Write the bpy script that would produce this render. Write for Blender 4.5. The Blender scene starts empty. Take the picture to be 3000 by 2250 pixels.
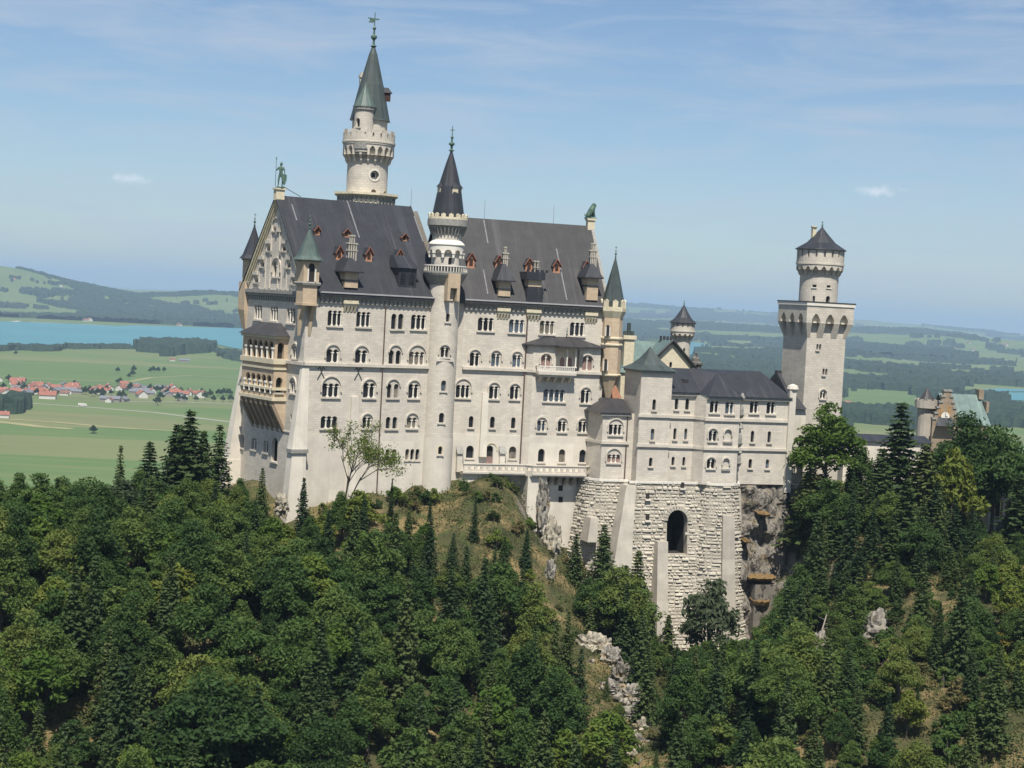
import bpy, bmesh, math, random
import numpy as np
from mathutils import Vector, noise
from mathutils.geometry import delaunay_2d_cdt
R = math.radians
rnd = random.Random(7)
scene = bpy.context.scene
COL = scene.collection
# ------------------------------------------------------------------ camera, sky, sun
F_ = 5200.; PIT = R(2.63); ROL = R(2.99)          # focal length in photo pixels (3000 wide), pitch down, roll
cam_d = bpy.data.cameras.new('camera'); cam = bpy.data.objects.new('camera', cam_d); COL.objects.link(cam)
cam_d.sensor_width = 36; cam_d.lens = 36 * F_ / 3000; cam_d.clip_start = 1; cam_d.clip_end = 200000
from mathutils import Matrix
cam.matrix_world = Matrix.Rotation(R(90) - PIT, 4, 'X') @ Matrix.Rotation(ROL, 4, 'Z')
scene.camera = cam
SUN_AZ, SUN_EL = 175.0, 60.0                      # clockwise from +Y
world = bpy.data.worlds.new("World"); scene.world = world; world.use_nodes = True
wn = world.node_tree.nodes; wl = world.node_tree.links; wn.clear()
wo = wn.new('ShaderNodeOutputWorld'); bg = wn.new('ShaderNodeBackground'); sky = wn.new('ShaderNodeTexSky')
sky.sky_type = 'NISHITA'; sky.sun_disc = False; sky.sun_elevation = R(SUN_EL); sky.sun_rotation = R(SUN_AZ)
sky.altitude = 900; sky.air_density = 1.0; sky.dust_density = .8; sky.ozone_density = 1.2
bg.inputs[1].default_value = 0.078
tc = wn.new('ShaderNodeTexCoord'); mp = wn.new('ShaderNodeMapping'); mp.inputs['Scale'].default_value = (5.0, 5.0, 34.0)
mp.inputs['Rotation'].default_value = (0, R(-4), 0)
n1 = wn.new('ShaderNodeTexNoise'); n1.inputs['Scale'].default_value = 1.6; n1.inputs['Detail'].default_value = 7; n1.inputs['Roughness'].default_value = .62; n1.inputs['Distortion'].default_value = .6
cr = wn.new('ShaderNodeMapRange'); cr.inputs[1].default_value = .44; cr.inputs[2].default_value = .76; cr.inputs[3].default_value = 0.0; cr.inputs[4].default_value = .72
mx = wn.new('ShaderNodeMixRGB'); mx.inputs[2].default_value = (5.0, 5.7, 6.8, 1)
wl.new(tc.outputs['Generated'], mp.inputs[0]); wl.new(mp.outputs[0], n1.inputs[0]); wl.new(n1.outputs[0], cr.inputs[0])
tint = wn.new('ShaderNodeMixRGB'); tint.blend_type = 'MULTIPLY'; tint.inputs[0].default_value = 1; tint.inputs[2].default_value = (.82, .90, 1.0, 1); wl.new(sky.outputs[0], tint.inputs[1])
wl.new(cr.outputs[0], mx.inputs[0]); wl.new(tint.outputs[0], mx.inputs[1]); 
prev = mx
for cd, sc_ in (((-.2210, 1, .0580), (.0105, .0026)), ((.1990, 1, .0730), (.0115, .0026))):      # two small fair-weather clouds
    L_ = Vector(cd).length; cd = [c / L_ for c in cd]
    sb = wn.new('ShaderNodeVectorMath'); sb.operation = 'SUBTRACT'; sb.inputs[1].default_value = cd; wl.new(tc.outputs['Generated'], sb.inputs[0])
    ml = wn.new('ShaderNodeVectorMath'); ml.operation = 'MULTIPLY'; ml.inputs[1].default_value = (1 / sc_[0], 30, 1 / sc_[1]); wl.new(sb.outputs[0], ml.inputs[0])
    nz = wn.new('ShaderNodeTexNoise'); nz.inputs['Scale'].default_value = 260; nz.inputs['Detail'].default_value = 4; wl.new(tc.outputs['Generated'], nz.inputs[0])
    ln = wn.new('ShaderNodeVectorMath'); ln.operation = 'LENGTH'; wl.new(ml.outputs[0], ln.inputs[0])
    sm = wn.new('ShaderNodeMath'); sm.operation = 'MULTIPLY_ADD'; sm.inputs[1].default_value = 2.2; wl.new(nz.outputs[0], sm.inputs[0]); wl.new(ln.outputs['Value'], sm.inputs[2])
    rg = wn.new('ShaderNodeMapRange'); rg.inputs[1].default_value = 1.2; rg.inputs[2].default_value = 2.3; rg.inputs[3].default_value = .75; rg.inputs[4].default_value = 0; wl.new(sm.outputs[0], rg.inputs[0])
    m_ = wn.new('ShaderNodeMixRGB'); m_.inputs[2].default_value = (7.6, 8.2, 9.0, 1); wl.new(rg.outputs[0], m_.inputs[0]); wl.new(prev.outputs[0], m_.inputs[1]); prev = m_
wl.new(prev.outputs[0], bg.inputs[0]); wl.new(bg.outputs[0], wo.inputs[0])
sl = bpy.data.lights.new('sun', 'SUN'); sl.energy = 4.9; sl.angle = R(.53); sl.color = (1, .95, .855)
so = bpy.data.objects.new('sun', sl); COL.objects.link(so)
sd = Vector((math.sin(R(SUN_AZ)) * math.cos(R(SUN_EL)), math.cos(R(SUN_AZ)) * math.cos(R(SUN_EL)), math.sin(R(SUN_EL))))
so.rotation_euler = sd.to_track_quat('Z', 'Y').to_euler()
scene.view_settings.view_transform = 'Standard'; scene.view_settings.look = 'None'
scene.view_settings.gamma = 1; scene.view_settings.exposure = 0.42
scene.cycles.max_bounces = 5; scene.cycles.diffuse_bounces = 3; scene.cycles.volume_bounces = 0; scene.cycles.transparent_max_bounces = 8

# ------------------------------------------------------------------ surveying: photo measurements to metres
def ray(px, py):
    ix, iy = px - 1500, py - 1125
    c, s = math.cos(-ROL), math.sin(-ROL)
    x, y = c * ix - s * iy, s * ix + c * iy
    X, Y, U = x / F_, 1., -y / F_
    c, s = math.cos(PIT), math.sin(PIT)
    return np.array([X, Y * c + U * s, -Y * s + U * c])
def at(px, py, Y): r = ray(px, py); return r * (Y / r[1])
def on_z(px, py, z): r = ray(px, py); return r * (z / r[2])
def on_plane(px, py, P, N): r = ray(px, py); return r * (float(np.dot(P, N)) / float(np.dot(r, N)))
class Fr:
    """a vertical wall frame: a = metres along, t = metres inward, z = height (0 = eye level)"""
    def __init__(s, o, deg):
        t = R(deg); s.o = np.array([o[0], o[1]]); s.u = np.array([math.cos(t), math.sin(t)]); s.w = np.array([-math.sin(t), math.cos(t)])
    def P(s, a, t, z): q = s.o + a * s.u + t * s.w; return (q[0], q[1], z)
    def px(s, X, Y, t=0):
        r = ray(X, Y); o = s.o + t * s.w; k = (o @ s.w) / (r[:2] @ s.w); h = r[:2] * k - o
        return float(h @ s.u), float(r[2] * k)
    def side(s, X, Y, a=0):
        r = ray(X, Y); o = s.o + a * s.u; k = (o @ s.u) / (r[:2] @ s.u); h = r[:2] * k - o
        return float(h @ s.w), float(r[2] * k)
def rr(x0, y0, s=2212 / 700.): return lambda X, Y: (x0 + X / s, y0 + Y / s)
R1 = rr(650, 450); R2 = rr(650, 900); R3 = rr(1200, 550); R4 = rr(1200, 950); R5 = rr(1700, 850); R6 = rr(1600, 1350, 2.765)
R7 = rr(2200, 600, 4.424); R8 = rr(950, 0, 2.764); R9 = rr(2300, 850)
_c = at(876, 1090, 320)
A = Fr((_c[0], _c[1]), 33.1)                      # west half of the palace
_s, _z = A.px(1338, 1275); _p = A.P(_s, 1.5, _z)
B = Fr((_p[0], _p[1]), 19.4)                      # east half, and the lower wing
W0 = .8                                           # where the west face stands along A

# ------------------------------------------------------------------ materials
MATS = {}
def mat(name, base, rough=.85, var=.12, var_scale=.6, c2=None, metal=0, spec=.3):
    m = bpy.data.materials.new(name); m.use_nodes = True; nt = m.node_tree; b = nt.nodes['Principled BSDF']
    b.inputs['Roughness'].default_value = rough; b.inputs['Metallic'].default_value = metal; b.inputs['Specular IOR Level'].default_value = spec
    tc = nt.nodes.new('ShaderNodeTexCoord'); n = nt.nodes.new('ShaderNodeTexNoise'); n.inputs['Scale'].default_value = var_scale; n.inputs['Detail'].default_value = 6; n.inputs['Roughness'].default_value = .6
    nt.links.new(tc.outputs['Object'], n.inputs[0])
    r = nt.nodes.new('ShaderNodeMapRange'); r.inputs[1].default_value = .32; r.inputs[2].default_value = .68; nt.links.new(n.outputs[0], r.inputs[0])
    x = nt.nodes.new('ShaderNodeMixRGB'); nt.links.new(r.outputs[0], x.inputs[0])
    x.inputs[1].default_value = (*[c * (1 - var) for c in base], 1); x.inputs[2].default_value = (*(c2 or [min(1, c * (1 + var)) for c in base]), 1)
    nt.links.new(x.outputs[0], b.inputs['Base Color'])
    m['x'] = 1; MATS[name] = m
    return m, nt, b, x, tc
def lay(nt, b, prev, fac, col, mode='MIX'):
    x = nt.nodes.new('ShaderNodeMixRGB'); x.blend_type = mode; nt.links.new(fac, x.inputs[0]); nt.links.new(prev.outputs[0], x.inputs[1]); x.inputs[2].default_value = (*col, 1)
    nt.links.new(x.outputs[0], b.inputs['Base Color']); return x
def scaled_noise(nt, src, sc, lo, hi, amt=1., rough=.6, scale=1., out='Object'):
    mp = nt.nodes.new('ShaderNodeMapping'); mp.inputs['Scale'].default_value = sc; nt.links.new(src.outputs[out], mp.inputs[0])
    n = nt.nodes.new('ShaderNodeTexNoise'); n.inputs['Scale'].default_value = scale; n.inputs['Detail'].default_value = 5; n.inputs['Roughness'].default_value = rough; nt.links.new(mp.outputs[0], n.inputs[0])
    r = nt.nodes.new('ShaderNodeMapRange'); r.inputs[1].default_value = lo; r.inputs[2].default_value = hi; r.inputs[4].default_value = amt; nt.links.new(n.outputs[0], r.inputs[0]); return r
def bump(nt, b, h, d=.1, s=.5):
    u = nt.nodes.new('ShaderNodeBump'); u.inputs['Strength'].default_value = s; u.inputs['Distance'].default_value = d; nt.links.new(h, u.inputs['Height']); nt.links.new(u.outputs[0], b.inputs['Normal'])
def stone(name, base, row=.42, width=1.1, mort=.75, var=.10, streak=.35):
    m, nt, b, x, tc = mat(name, base, .9, var, .35)
    br = nt.nodes.new('ShaderNodeTexBrick'); br.inputs['Scale'].default_value = 1; br.inputs['Row Height'].default_value = row; br.inputs['Brick Width'].default_value = width
    br.inputs['Mortar Size'].default_value = .035; br.inputs['Mortar Smooth'].default_value = .6; br.inputs['Bias'].default_value = 0
    br.inputs['Color1'].default_value = (1, 1, 1, 1); br.inputs['Color2'].default_value = (.86, .86, .87, 1); br.inputs['Mortar'].default_value = (mort, mort * .99, mort * .97, 1)
    nt.links.new(tc.outputs['UV'], br.inputs[0])
    mu = nt.nodes.new('ShaderNodeMixRGB'); mu.blend_type = 'MULTIPLY'; mu.inputs[0].default_value = 1; nt.links.new(x.outputs[0], mu.inputs[1]); nt.links.new(br.outputs[0], mu.inputs[2])
    st = scaled_noise(nt, tc, (1.6, .07, 1), .5, .8, streak, scale=1., out='UV')   # rain streaks, long down the wall
    p = lay(nt, b, mu, st.outputs[0], [c * .72 for c in base])
    st2 = scaled_noise(nt, tc, (.12, .5, 1), .52, .75, .3, scale=1.6, out='UV')
    lay(nt, b, p, st2.outputs[0], [c * .84 for c in base])
    return m
stone('limestone', (.60, .545, .462), streak=.5)
stone('plaster', (.65, .595, .505), row=9, width=7, mort=.9, var=.10, streak=.5)
stone('sandstone', (.52, .405, .28), row=.45, width=.9, mort=.85, streak=.15)
stone('tower_stone', (.56, .51, .43), row=.5, width=1.0, mort=.7)
stone('concrete', (.44, .40, .335), row=3, width=9, mort=.9, var=.15, streak=.6)
stone('tan_stone', (.30, .235, .165), row=.5, width=1., mort=.8, var=.2)
mat('ochre', (.34, .21, .10), .85, .2, 1)
mat('white_stone', (.68, .64, .56), .8, .08)
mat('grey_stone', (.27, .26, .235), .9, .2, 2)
mat('cream_stone', (.60, .53, .38), .85, .12, 1.5)
def roofmat(name, base, c2, seam=.62):
    m, nt, b, x, tc = mat(name, base, .5, .18, .5, spec=.4)
    st = scaled_noise(nt, tc, (1.1, .05, 1), .55, .75, .5, out='UV', scale=1.)
    p = lay(nt, b, x, st.outputs[0], c2)
    st2 = scaled_noise(nt, tc, (.25, .12, 1), .5, .8, .5, out='UV', scale=1.); p = lay(nt, b, p, st2.outputs[0], [c * .55 for c in base])
    st3 = scaled_noise(nt, tc, (.55, .02, 1), .56, .66, .55, out='UV', scale=1.); p = lay(nt, b, p, st3.outputs[0], [c * 1.9 for c in base])
    w = nt.nodes.new('ShaderNodeTexWave'); w.inputs['Scale'].default_value = .5 / seam; w.bands_direction = 'X'; nt.links.new(tc.outputs['UV'], w.inputs[0])
    r = nt.nodes.new('ShaderNodeMapRange'); r.inputs[1].default_value = .9; r.inputs[2].default_value = 1.; nt.links.new(w.outputs[0], r.inputs[0])
    bump(nt, b, r.outputs[0], .08, .6)
    return m
roofmat('lead_roof', (.028, .030, .036), (.10, .098, .095))
roofmat('lead_roof_brown', (.040, .038, .039), (.10, .094, .09))
roofmat('copper', (.075, .105, .092), (.19, .28, .24))
roofmat('copper_dark', (.052, .066, .062), (.12, .165, .15))
roofmat('copper_teal', (.125, .18, .165), (.20, .285, .265))
mat('red_paint', (.24, .085, .045), .7, .15, 2)
mat('red_dormer', (.44, .22, .135), .75, .15, 2)
mat('dark_wood', (.05, .022, .015), .7, .2, 2)
mat('bronze', (.045, .085, .06), .55, .3, 3, c2=(.14, .22, .17), metal=.2)
mat('iron', (.05, .05, .05), .6, .2)
mat('rust_pipe', (.10, .065, .055), .6, .2)
mat('flashing', (.17, .17, .18), .6, .2, 1.5)
mat('gutter', (.36, .35, .36), .5, .1)
m, nt, b, x, tc = mat('glass', (.008, .008, .010), .2, .5, .45, c2=(.028, .030, .036), spec=.3)
mat('glass_sky', (.05, .065, .085), .25, .5, .6, c2=(.11, .14, .18), spec=.5); mat('curtain_pale', (.17, .15, .12), .7, .5, .8)  # glass_sky: bluish sky reflection painted into the pane colour
mat('curtain', (.25, .16, .14), .7, .3, .8)
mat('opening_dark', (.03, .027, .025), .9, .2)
def rock(name, base, c2, c3, sc=.35):
    m, nt, b, x, tc = mat(name, base, .95, .2, sc, c2=c2)
    s1 = scaled_noise(nt, tc, (1, 1, .5), .52, .62, .9, scale=1.1); p = lay(nt, b, x, s1.outputs[0], [c * .45 for c in base])
    s2 = scaled_noise(nt, tc, (1, 1, 1.), .56, .66, .8, scale=.5); p = lay(nt, b, p, s2.outputs[0], c3)
    bump(nt, b, s1.outputs[0], .5, .7)
rock('rock', (.24, .22, .19), (.34, .31, .26), (.36, .27, .14))
rock('rock_pale', (.31, .275, .21), (.48, .43, .34), (.28, .22, .12), .6)
rock('rock_grey', (.165, .148, .125), (.25, .225, .19), (.17, .13, .07), .25)
stone('rustic', (.455, .415, .34), row=50, width=50, mort=.9, var=.18, streak=.4)
stone('rustic_back', (.43, .385, .31), row=.62, width=1.2, mort=.8, var=.2, streak=.3)
mat('dry_grass', (.17, .12, .055), .95, .4, 1.5, c2=(.24, .15, .06))

# ------------------------------------------------------------------ mesh collecting
class MB:
    def __init__(s): s.v = []; s.f = []; s.m = []; s.uvs = {}
    def add(s, vs, fs, mi=0, uv=None):
        o = len(s.v); s.v += [tuple(map(float, p)) for p in vs]
        for k, f in enumerate(fs):
            if uv: s.uvs[len(s.f)] = [uv[i] for i in f]
            s.f.append(tuple(i + o for i in f)); s.m.append(mi)
    def quad(s, a, b, c, d, mi=0): s.add([a, b, c, d], [(0, 1, 2, 3)], mi)
    def tri(s, a, b, c, mi=0): s.add([a, b, c], [(0, 1, 2)], mi)
    def prism(s, poly, z0, z1, mi=0, cap=True):
        n = len(poly); s.add([(p[0], p[1], z0) for p in poly] + [(p[0], p[1], z1) for p in poly],
            [(i, (i + 1) % n, n + (i + 1) % n, n + i) for i in range(n)] + ([tuple(range(n))[::-1], tuple(range(n, 2 * n))] if cap else []), mi)
    def hexa(s, P, mi=0):                        # 8 points: bottom 4 ccw, top 4 ccw
        s.add(P, [(3, 2, 1, 0), (4, 5, 6, 7), (0, 1, 5, 4), (1, 2, 6, 5), (2, 3, 7, 6), (3, 0, 4, 7)], mi)
    def fbox(s, F, a0, a1, t0, t1, z0, z1, mi=0):
        s.hexa([F.P(a0, t0, z0), F.P(a1, t0, z0), F.P(a1, t1, z0), F.P(a0, t1, z0), F.P(a0, t0, z1), F.P(a1, t0, z1), F.P(a1, t1, z1), F.P(a0, t1, z1)], mi)
    def mbox(s, M, a0, a1, z0, z1, d0, d1, mi=0):  # in a wall's own mapping: d = metres in from its face
        s.hexa([M(a0, z0, d0), M(a1, z0, d0), M(a1, z0, d1), M(a0, z0, d1), M(a0, z1, d0), M(a1, z1, d0), M(a1, z1, d1), M(a0, z1, d1)], mi)
    def lathe(s, c, prof, n=24, mi=0, rot=0., sx=1, mat_fn=None, ang=None):
        a0, a1 = ang or (0, 2 * math.pi); full = ang is None; m = n if full else n + 1
        vs = []
        for r, z in prof:
            for i in range(m):
                t = a0 + (a1 - a0) * i / n + rot; vs.append((c[0] + r * sx * math.cos(t), c[1] + r * math.sin(t), z))
        fs = []; us = {}
        for j in range(len(prof) - 1):
            for i in range(n):
                k = (i + 1) % m; q = (j * m + i, j * m + k, (j + 1) * m + k, (j + 1) * m + i)
                s.uvs[len(s.f) + len(fs)] = [((a0 + (a1 - a0) * ii / n) * max(prof[j][0], prof[j + 1][0], .3), prof[jj][1]) for ii, jj in ((i, j), (i + 1, j), (i + 1, j + 1), (i, j + 1))]
                fs.append(q)
        s.add(vs, fs, mi)
        if full:
            o = len(s.v) - len(vs)
            if prof[0][0] > .01: s.f.append(tuple(range(o, o + m))[::-1]); s.m.append(mi)
            if prof[-1][0] > .01: s.f.append(tuple(range(o + (len(prof) - 1) * m, o + len(prof) * m))); s.m.append(mi)
    def cyl(s, p0, p1, r0, r1=None, n=6, mi=0):
        p0, p1 = Vector(p0), Vector(p1); r1 = r0 if r1 is None else r1; d = (p1 - p0)
        if d.length < 1e-6: return
        d.normalize(); x = d.orthogonal().normalized(); y = d.cross(x)
        vs = [p0 + r0 * (x * math.cos(2 * math.pi * i / n) + y * math.sin(2 * math.pi * i / n)) for i in range(n)] + [p1 + r1 * (x * math.cos(2 * math.pi * i / n) + y * math.sin(2 * math.pi * i / n)) for i in range(n)]
        s.add(vs, [(i, (i + 1) % n, n + (i + 1) % n, n + i) for i in range(n)] + [tuple(range(n))[::-1], tuple(range(n, 2 * n))], mi)
    def build(s, name, mats, parent=None, loc=None, smooth=False):
        me = bpy.data.meshes.new(name); base = Vector(parent['o'] if parent is not None else (loc or (0, 0, 0)))
        V = np.array(s.v, float).reshape(-1, 3) - np.array(base)
        me.from_pydata(V.tolist(), [], s.f)
        if isinstance(mats, str): mats = [mats]
        for q in mats: me.materials.append(MATS[q])
        if len(mats) > 1: me.polygons.foreach_set('material_index', s.m)
        uv = me.uv_layers.new(name='UVMap').data
        for p in me.polygons:
            if p.index in s.uvs and len(s.uvs[p.index]) == p.loop_total:
                for li, q in zip(p.loop_indices, s.uvs[p.index]): uv[li].uv = q
                continue
            n = p.normal; h = math.hypot(n.x, n.y)
            t = (-n.y / h, n.x / h) if h > .15 else (1, 0); dn = 1 / max(h, .3) if h > .15 else 1
            for li, vi in zip(p.loop_indices, p.vertices):
                q = s.v[vi]; uv[li].uv = (q[0] * t[0] + q[1] * t[1], q[2] * dn if h > .15 else q[0] * -t[1] + q[1])
        if smooth: me.polygons.foreach_set('use_smooth', [True] * len(me.polygons))
        me.update()
        o = bpy.data.objects.new(name, me); COL.objects.link(o)
        if parent is not None:
            o.parent = parent; o['o'] = parent['o']
        else:
            o.location = base; o['o'] = tuple(base)
        return o
def thing(name, label, cat, base, group=None):
    o = bpy.data.objects.new(name, None); COL.objects.link(o); o.location = base; o['o'] = tuple(map(float, base)); o['label'] = label; o['category'] = cat
    if group: o['group'] = group
    return o
def tag(o, label, cat, group=None, kind=None):
    if label: o['label'] = label
    if cat: o['category'] = cat
    if group: o['group'] = group
    if kind: o['kind'] = kind
    return o
def inside(p, poly):
    x, y = p; c = False; n = len(poly); j = n - 1
    for i in range(n):
        xi, yi = poly[i]; xj, yj = poly[j]
        if (yi > y) != (yj > y) and x < (xj - xi) * (y - yi) / (yj - yi) + xi: c = not c
        j = i
    return c
def wall(mb, M, outline, holes=(), depth=.5, vlines=(), mi=0, zlines=()):
    vs = []; es = []
    for L in [outline] + list(holes):
        o = len(vs); vs += [Vector(p) for p in L]; es += [(o + i, o + (i + 1) % len(L)) for i in range(len(L))]
    z0 = min(p[1] for p in outline); z1 = max(p[1] for p in outline); a0 = min(p[0] for p in outline); a1 = max(p[0] for p in outline)
    for a in vlines: o = len(vs); vs += [Vector((a, z0)), Vector((a, z1))]; es.append((o, o + 1))
    for z in zlines: o = len(vs); vs += [Vector((a0, z)), Vector((a1, z))]; es.append((o, o + 1))
    V, E, Fc, *_ = delaunay_2d_cdt(vs, es, [], 0, 1e-4)
    out = []
    for f in Fc:
        c = (sum(V[i].x for i in f) / 3, sum(V[i].y for i in f) / 3)
        if not inside(c, outline) or any(inside(c, h) for h in holes): continue
        q = list(f)
        ar = sum(V[q[i]].x * V[q[(i + 1) % 3]].y - V[q[(i + 1) % 3]].x * V[q[i]].y for i in range(3))
        out.append(tuple(q) if ar > 0 else tuple(q[::-1]))
    mb.add([M(v.x, v.y, 0) for v in V], out, mi, uv=[(v.x, v.y) for v in V])
    for h in holes:
        n = len(h); mb.add([M(a, z, 0) for a, z in h] + [M(a, z, depth) for a, z in h], [(i, n + i, n + (i + 1) % n, (i + 1) % n) for i in range(n)], mi)
def arch(a0, a1, zt, zb, n=1, point=False, seg=7):
    w = (a1 - a0) / n; r = w / 2; zs = zt - (r * 1.35 if point else r); P = [(a0, zb), (a1, zb)]
    for k in range(n - 1, -1, -1):
        c = a0 + (k + .5) * w
        for i in range(seg + 1):
            t = math.pi * i / seg
            if i == 0 and k < n - 1: continue
            if point: x = c + r * math.cos(t); z = zs + (zt - zs) * (1 - abs(math.cos(t)) ** 1.5)
            else: x = c + r * math.cos(t); z = zs + r * math.sin(t)
            P.append((x, z))
    return P, zs, w
def window(T, M, holes, a0, a1, zt, zb, n=1, hood=None, sill=True, deep=.5, glass='glass', surround=None, point=False, jamb=False, col='white_stone', name='window', label=None):
    P, zs, w = arch(a0, a1, zt, zb, n, point); holes.append(P)
    if glass == 'glass': glass = rnd.choice(['glass'] * 7 + ['glass_sky', 'curtain_pale'])
    mb = MB(); mb.add([M(a, z, deep - .02) for a, z in P], [tuple(range(len(P)))]); o = mb.build(name, glass, T)
    if label: o['label'] = label
    r = max(.11, min(.16, w * .13))
    spots = list(range(1, n)) + ([n] if jamb else [])
    for k in spots:
        mb = MB(); a = a0 + k * w; a = a - r if k == n else a
        p0 = M(a, zb, .2); p1 = M(a, zs, .2)
        mb.cyl(p0, p1, r, r, 8); mb.mbox(M, a - r * 1.6, a + r * 1.6, zs - .12, zs + .12, .02, .42); mb.mbox(M, a - r * 1.5, a + r * 1.5, zb, zb + .22, .04, .4)
        mb.build('column', col, o)
    if sill:
        mb = MB(); mb.mbox(M, a0 - .25, a1 + .25, zb - .3, zb - .004, -.28, .1); mb.build('sill', 'limestone', o)
    if hood is not None:
        c = (a0 + a1) / 2; Rr = (a1 - a0) / 2 + .45; zc = hood - Rr; mb = MB(); seg = 14; th = .26
        pts = [(c + Rr, zc - .9)] + [(c + Rr * math.cos(math.pi * i / seg), zc + Rr * math.sin(math.pi * i / seg)) for i in range(seg + 1)] + [(c - Rr, zc - .9)]
        inn = [(c + (Rr - th), zc - .9)] + [(c + (Rr - th) * math.cos(math.pi * i / seg), zc + (Rr - th) * math.sin(math.pi * i / seg)) for i in range(seg + 1)] + [(c - (Rr - th), zc - .9)]
        N = len(pts); vs = [M(a, z, -.24) for a, z in pts] + [M(a, z, -.24) for a, z in inn] + [M(a, z, .02) for a, z in pts] + [M(a, z, .02) for a, z in inn]
        fs = []
        for i in range(N - 1): fs += [(i, i + 1, N + i + 1, N + i), (2 * N + i, 2 * N + i + 1, i + 1, i), (N + i, N + i + 1, 3 * N + i + 1, 3 * N + i)]
        mb.add(vs, fs); mb.build('hood_mould', 'limestone', o)
    if surround:
        mb = MB(); e = .28; P2, _, _ = arch(a0 - e, a1 + e, zt + e, zb - .02, 1 if n > 1 else n, point)
        if n > 1: P2 = [(a0 - e, zb - .02), (a1 + e, zb - .02), (a1 + e, zt + .1), (a1, zt + e), (a0, zt + e), (a0 - e, zt + .1)]
        wall(mb, lambda a, z, d: M(a, z, d - .05), P2, [[(a, max(z, zb + .001)) for a, z in P]], .1); mb.build('surround', surround, o)
    return o
def ledge(T, M, a0, a1, z0, z1, proud=.5, m='limestone', name='string_course', slope=0):
    mb = MB(); mb.mbox(M, a0, a1, z0, z1, -proud, .05); return mb.build(name, m, T)
def pxw(F, reg, x0, x1, yt, yb, t=0):             # a window measured in the photo, on the wall plane t of frame F
    xm, ym = (x0 + x1) / 2, (yt + yb) / 2
    return F.px(*reg(x0, ym), t)[0], F.px(*reg(x1, ym), t)[0], F.px(*reg(xm, yt), t)[1], F.px(*reg(xm, yb), t)[1]
def fm(F, t=0): return lambda a, z, d: F.P(a, t + d, z)
def cylm(c, r, a_ref):                             # mapping round a drum; a = arc metres, 0 faces angle a_ref
    def M(a, z, d):
        t = a_ref + a / r; return (c[0] + (r - d) * math.cos(t), c[1] + (r - d) * math.sin(t), z)
    return M
def finial(T, c, z0, h, r=.35, m='bronze', vane=False, name='finial'):
    mb = MB(); mb.lathe(c, [(r * .9, z0), (r * 1.3, z0 + h * .03), (r * .5, z0 + h * .07), (r * .45, z0 + h * .2), (r * 1.25, z0 + h * .27), (r * 1.25, z0 + h * .32), (r * .4, z0 + h * .38), (r * .35, z0 + h * .5), (r * .8, z0 + h * .55), (r * .2, z0 + h * .62), (r * .16, z0 + h), (.0, z0 + h * 1.02)], 10)
    if vane:
        x, y = c[0], c[1]
        mb.hexa([(x - .1, y - .06, z0 + h * .78), (x + .9, y - .06, z0 + h * .8), (x + .9, y + .06, z0 + h * .8), (x - .1, y + .06, z0 + h * .78), (x - .1, y - .06, z0 + h * .83), (x + .9, y - .06, z0 + h * .84), (x + .9, y + .06, z0 + h * .84), (x - .1, y + .06, z0 + h * .83)])
        mb.add([(x, y - .05, z0 + h * .74), (x - 1.5, y - .05, z0 + h * .86), (x - .9, y - .05, z0 + h * .78), (x - 1.3, y - .05, z0 + h * .72), (x - .5, y - .05, z0 + h * .70), (x, y - .05, z0 + h * .84),
                (x, y + .05, z0 + h * .74), (x - 1.5, y + .05, z0 + h * .86), (x - .9, y + .05, z0 + h * .78), (x - 1.3, y + .05, z0 + h * .72), (x - .5, y + .05, z0 + h * .70), (x, y + .05, z0 + h * .84)],
               [(0, 5, 1, 2), (0, 2, 3, 4), (6, 8, 7, 11), (6, 10, 9, 8), (0, 4, 10, 6), (1, 5, 11, 7), (3, 2, 8, 9), (4, 3, 9, 10), (2, 1, 7, 8)])
    else:
        mb.cyl((c[0] - r * 1.0, c[1], z0 + h * .85), (c[0] + r * 1.0, c[1], z0 + h * .85), .07)
    return mb.build(name, m, T)
HAZE = 5.0e-5
# ------------------------------------------------------------------ PALACE
PAL = thing('palace', 'huge pale limestone palace with steep dark roofs, rows of arched windows and a tall gable', 'palace', A.P(W0, 0, -45))
Mw = lambda t, z, d: A.P(W0 + d, -t, z)           # west face, parameter runs -t so that outward is right-handed
MA = fm(A); MB_ = fm(B); S3T = -1.3; M3 = fm(B, S3T)
EAV = .1; TR = 13.3; TD = 26.6; ZR = 17.6; SA1 = 30.5
ZS0, ZS1 = -13.3, -12.75                           # the string course
ZB = -25.9                                         # the pale band
def wpx(reg, x0, x1, yt, yb):                      # window on the west face
    xm, ym = (x0 + x1) / 2, (yt + yb) / 2
    a0 = A.side(*reg(x0, ym), W0)[0]; a1 = A.side(*reg(x1, ym), W0)[0]
    return -a0, -a1, A.side(*reg(xm, yt), W0)[1], A.side(*reg(xm, yb), W0)[1]
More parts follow.
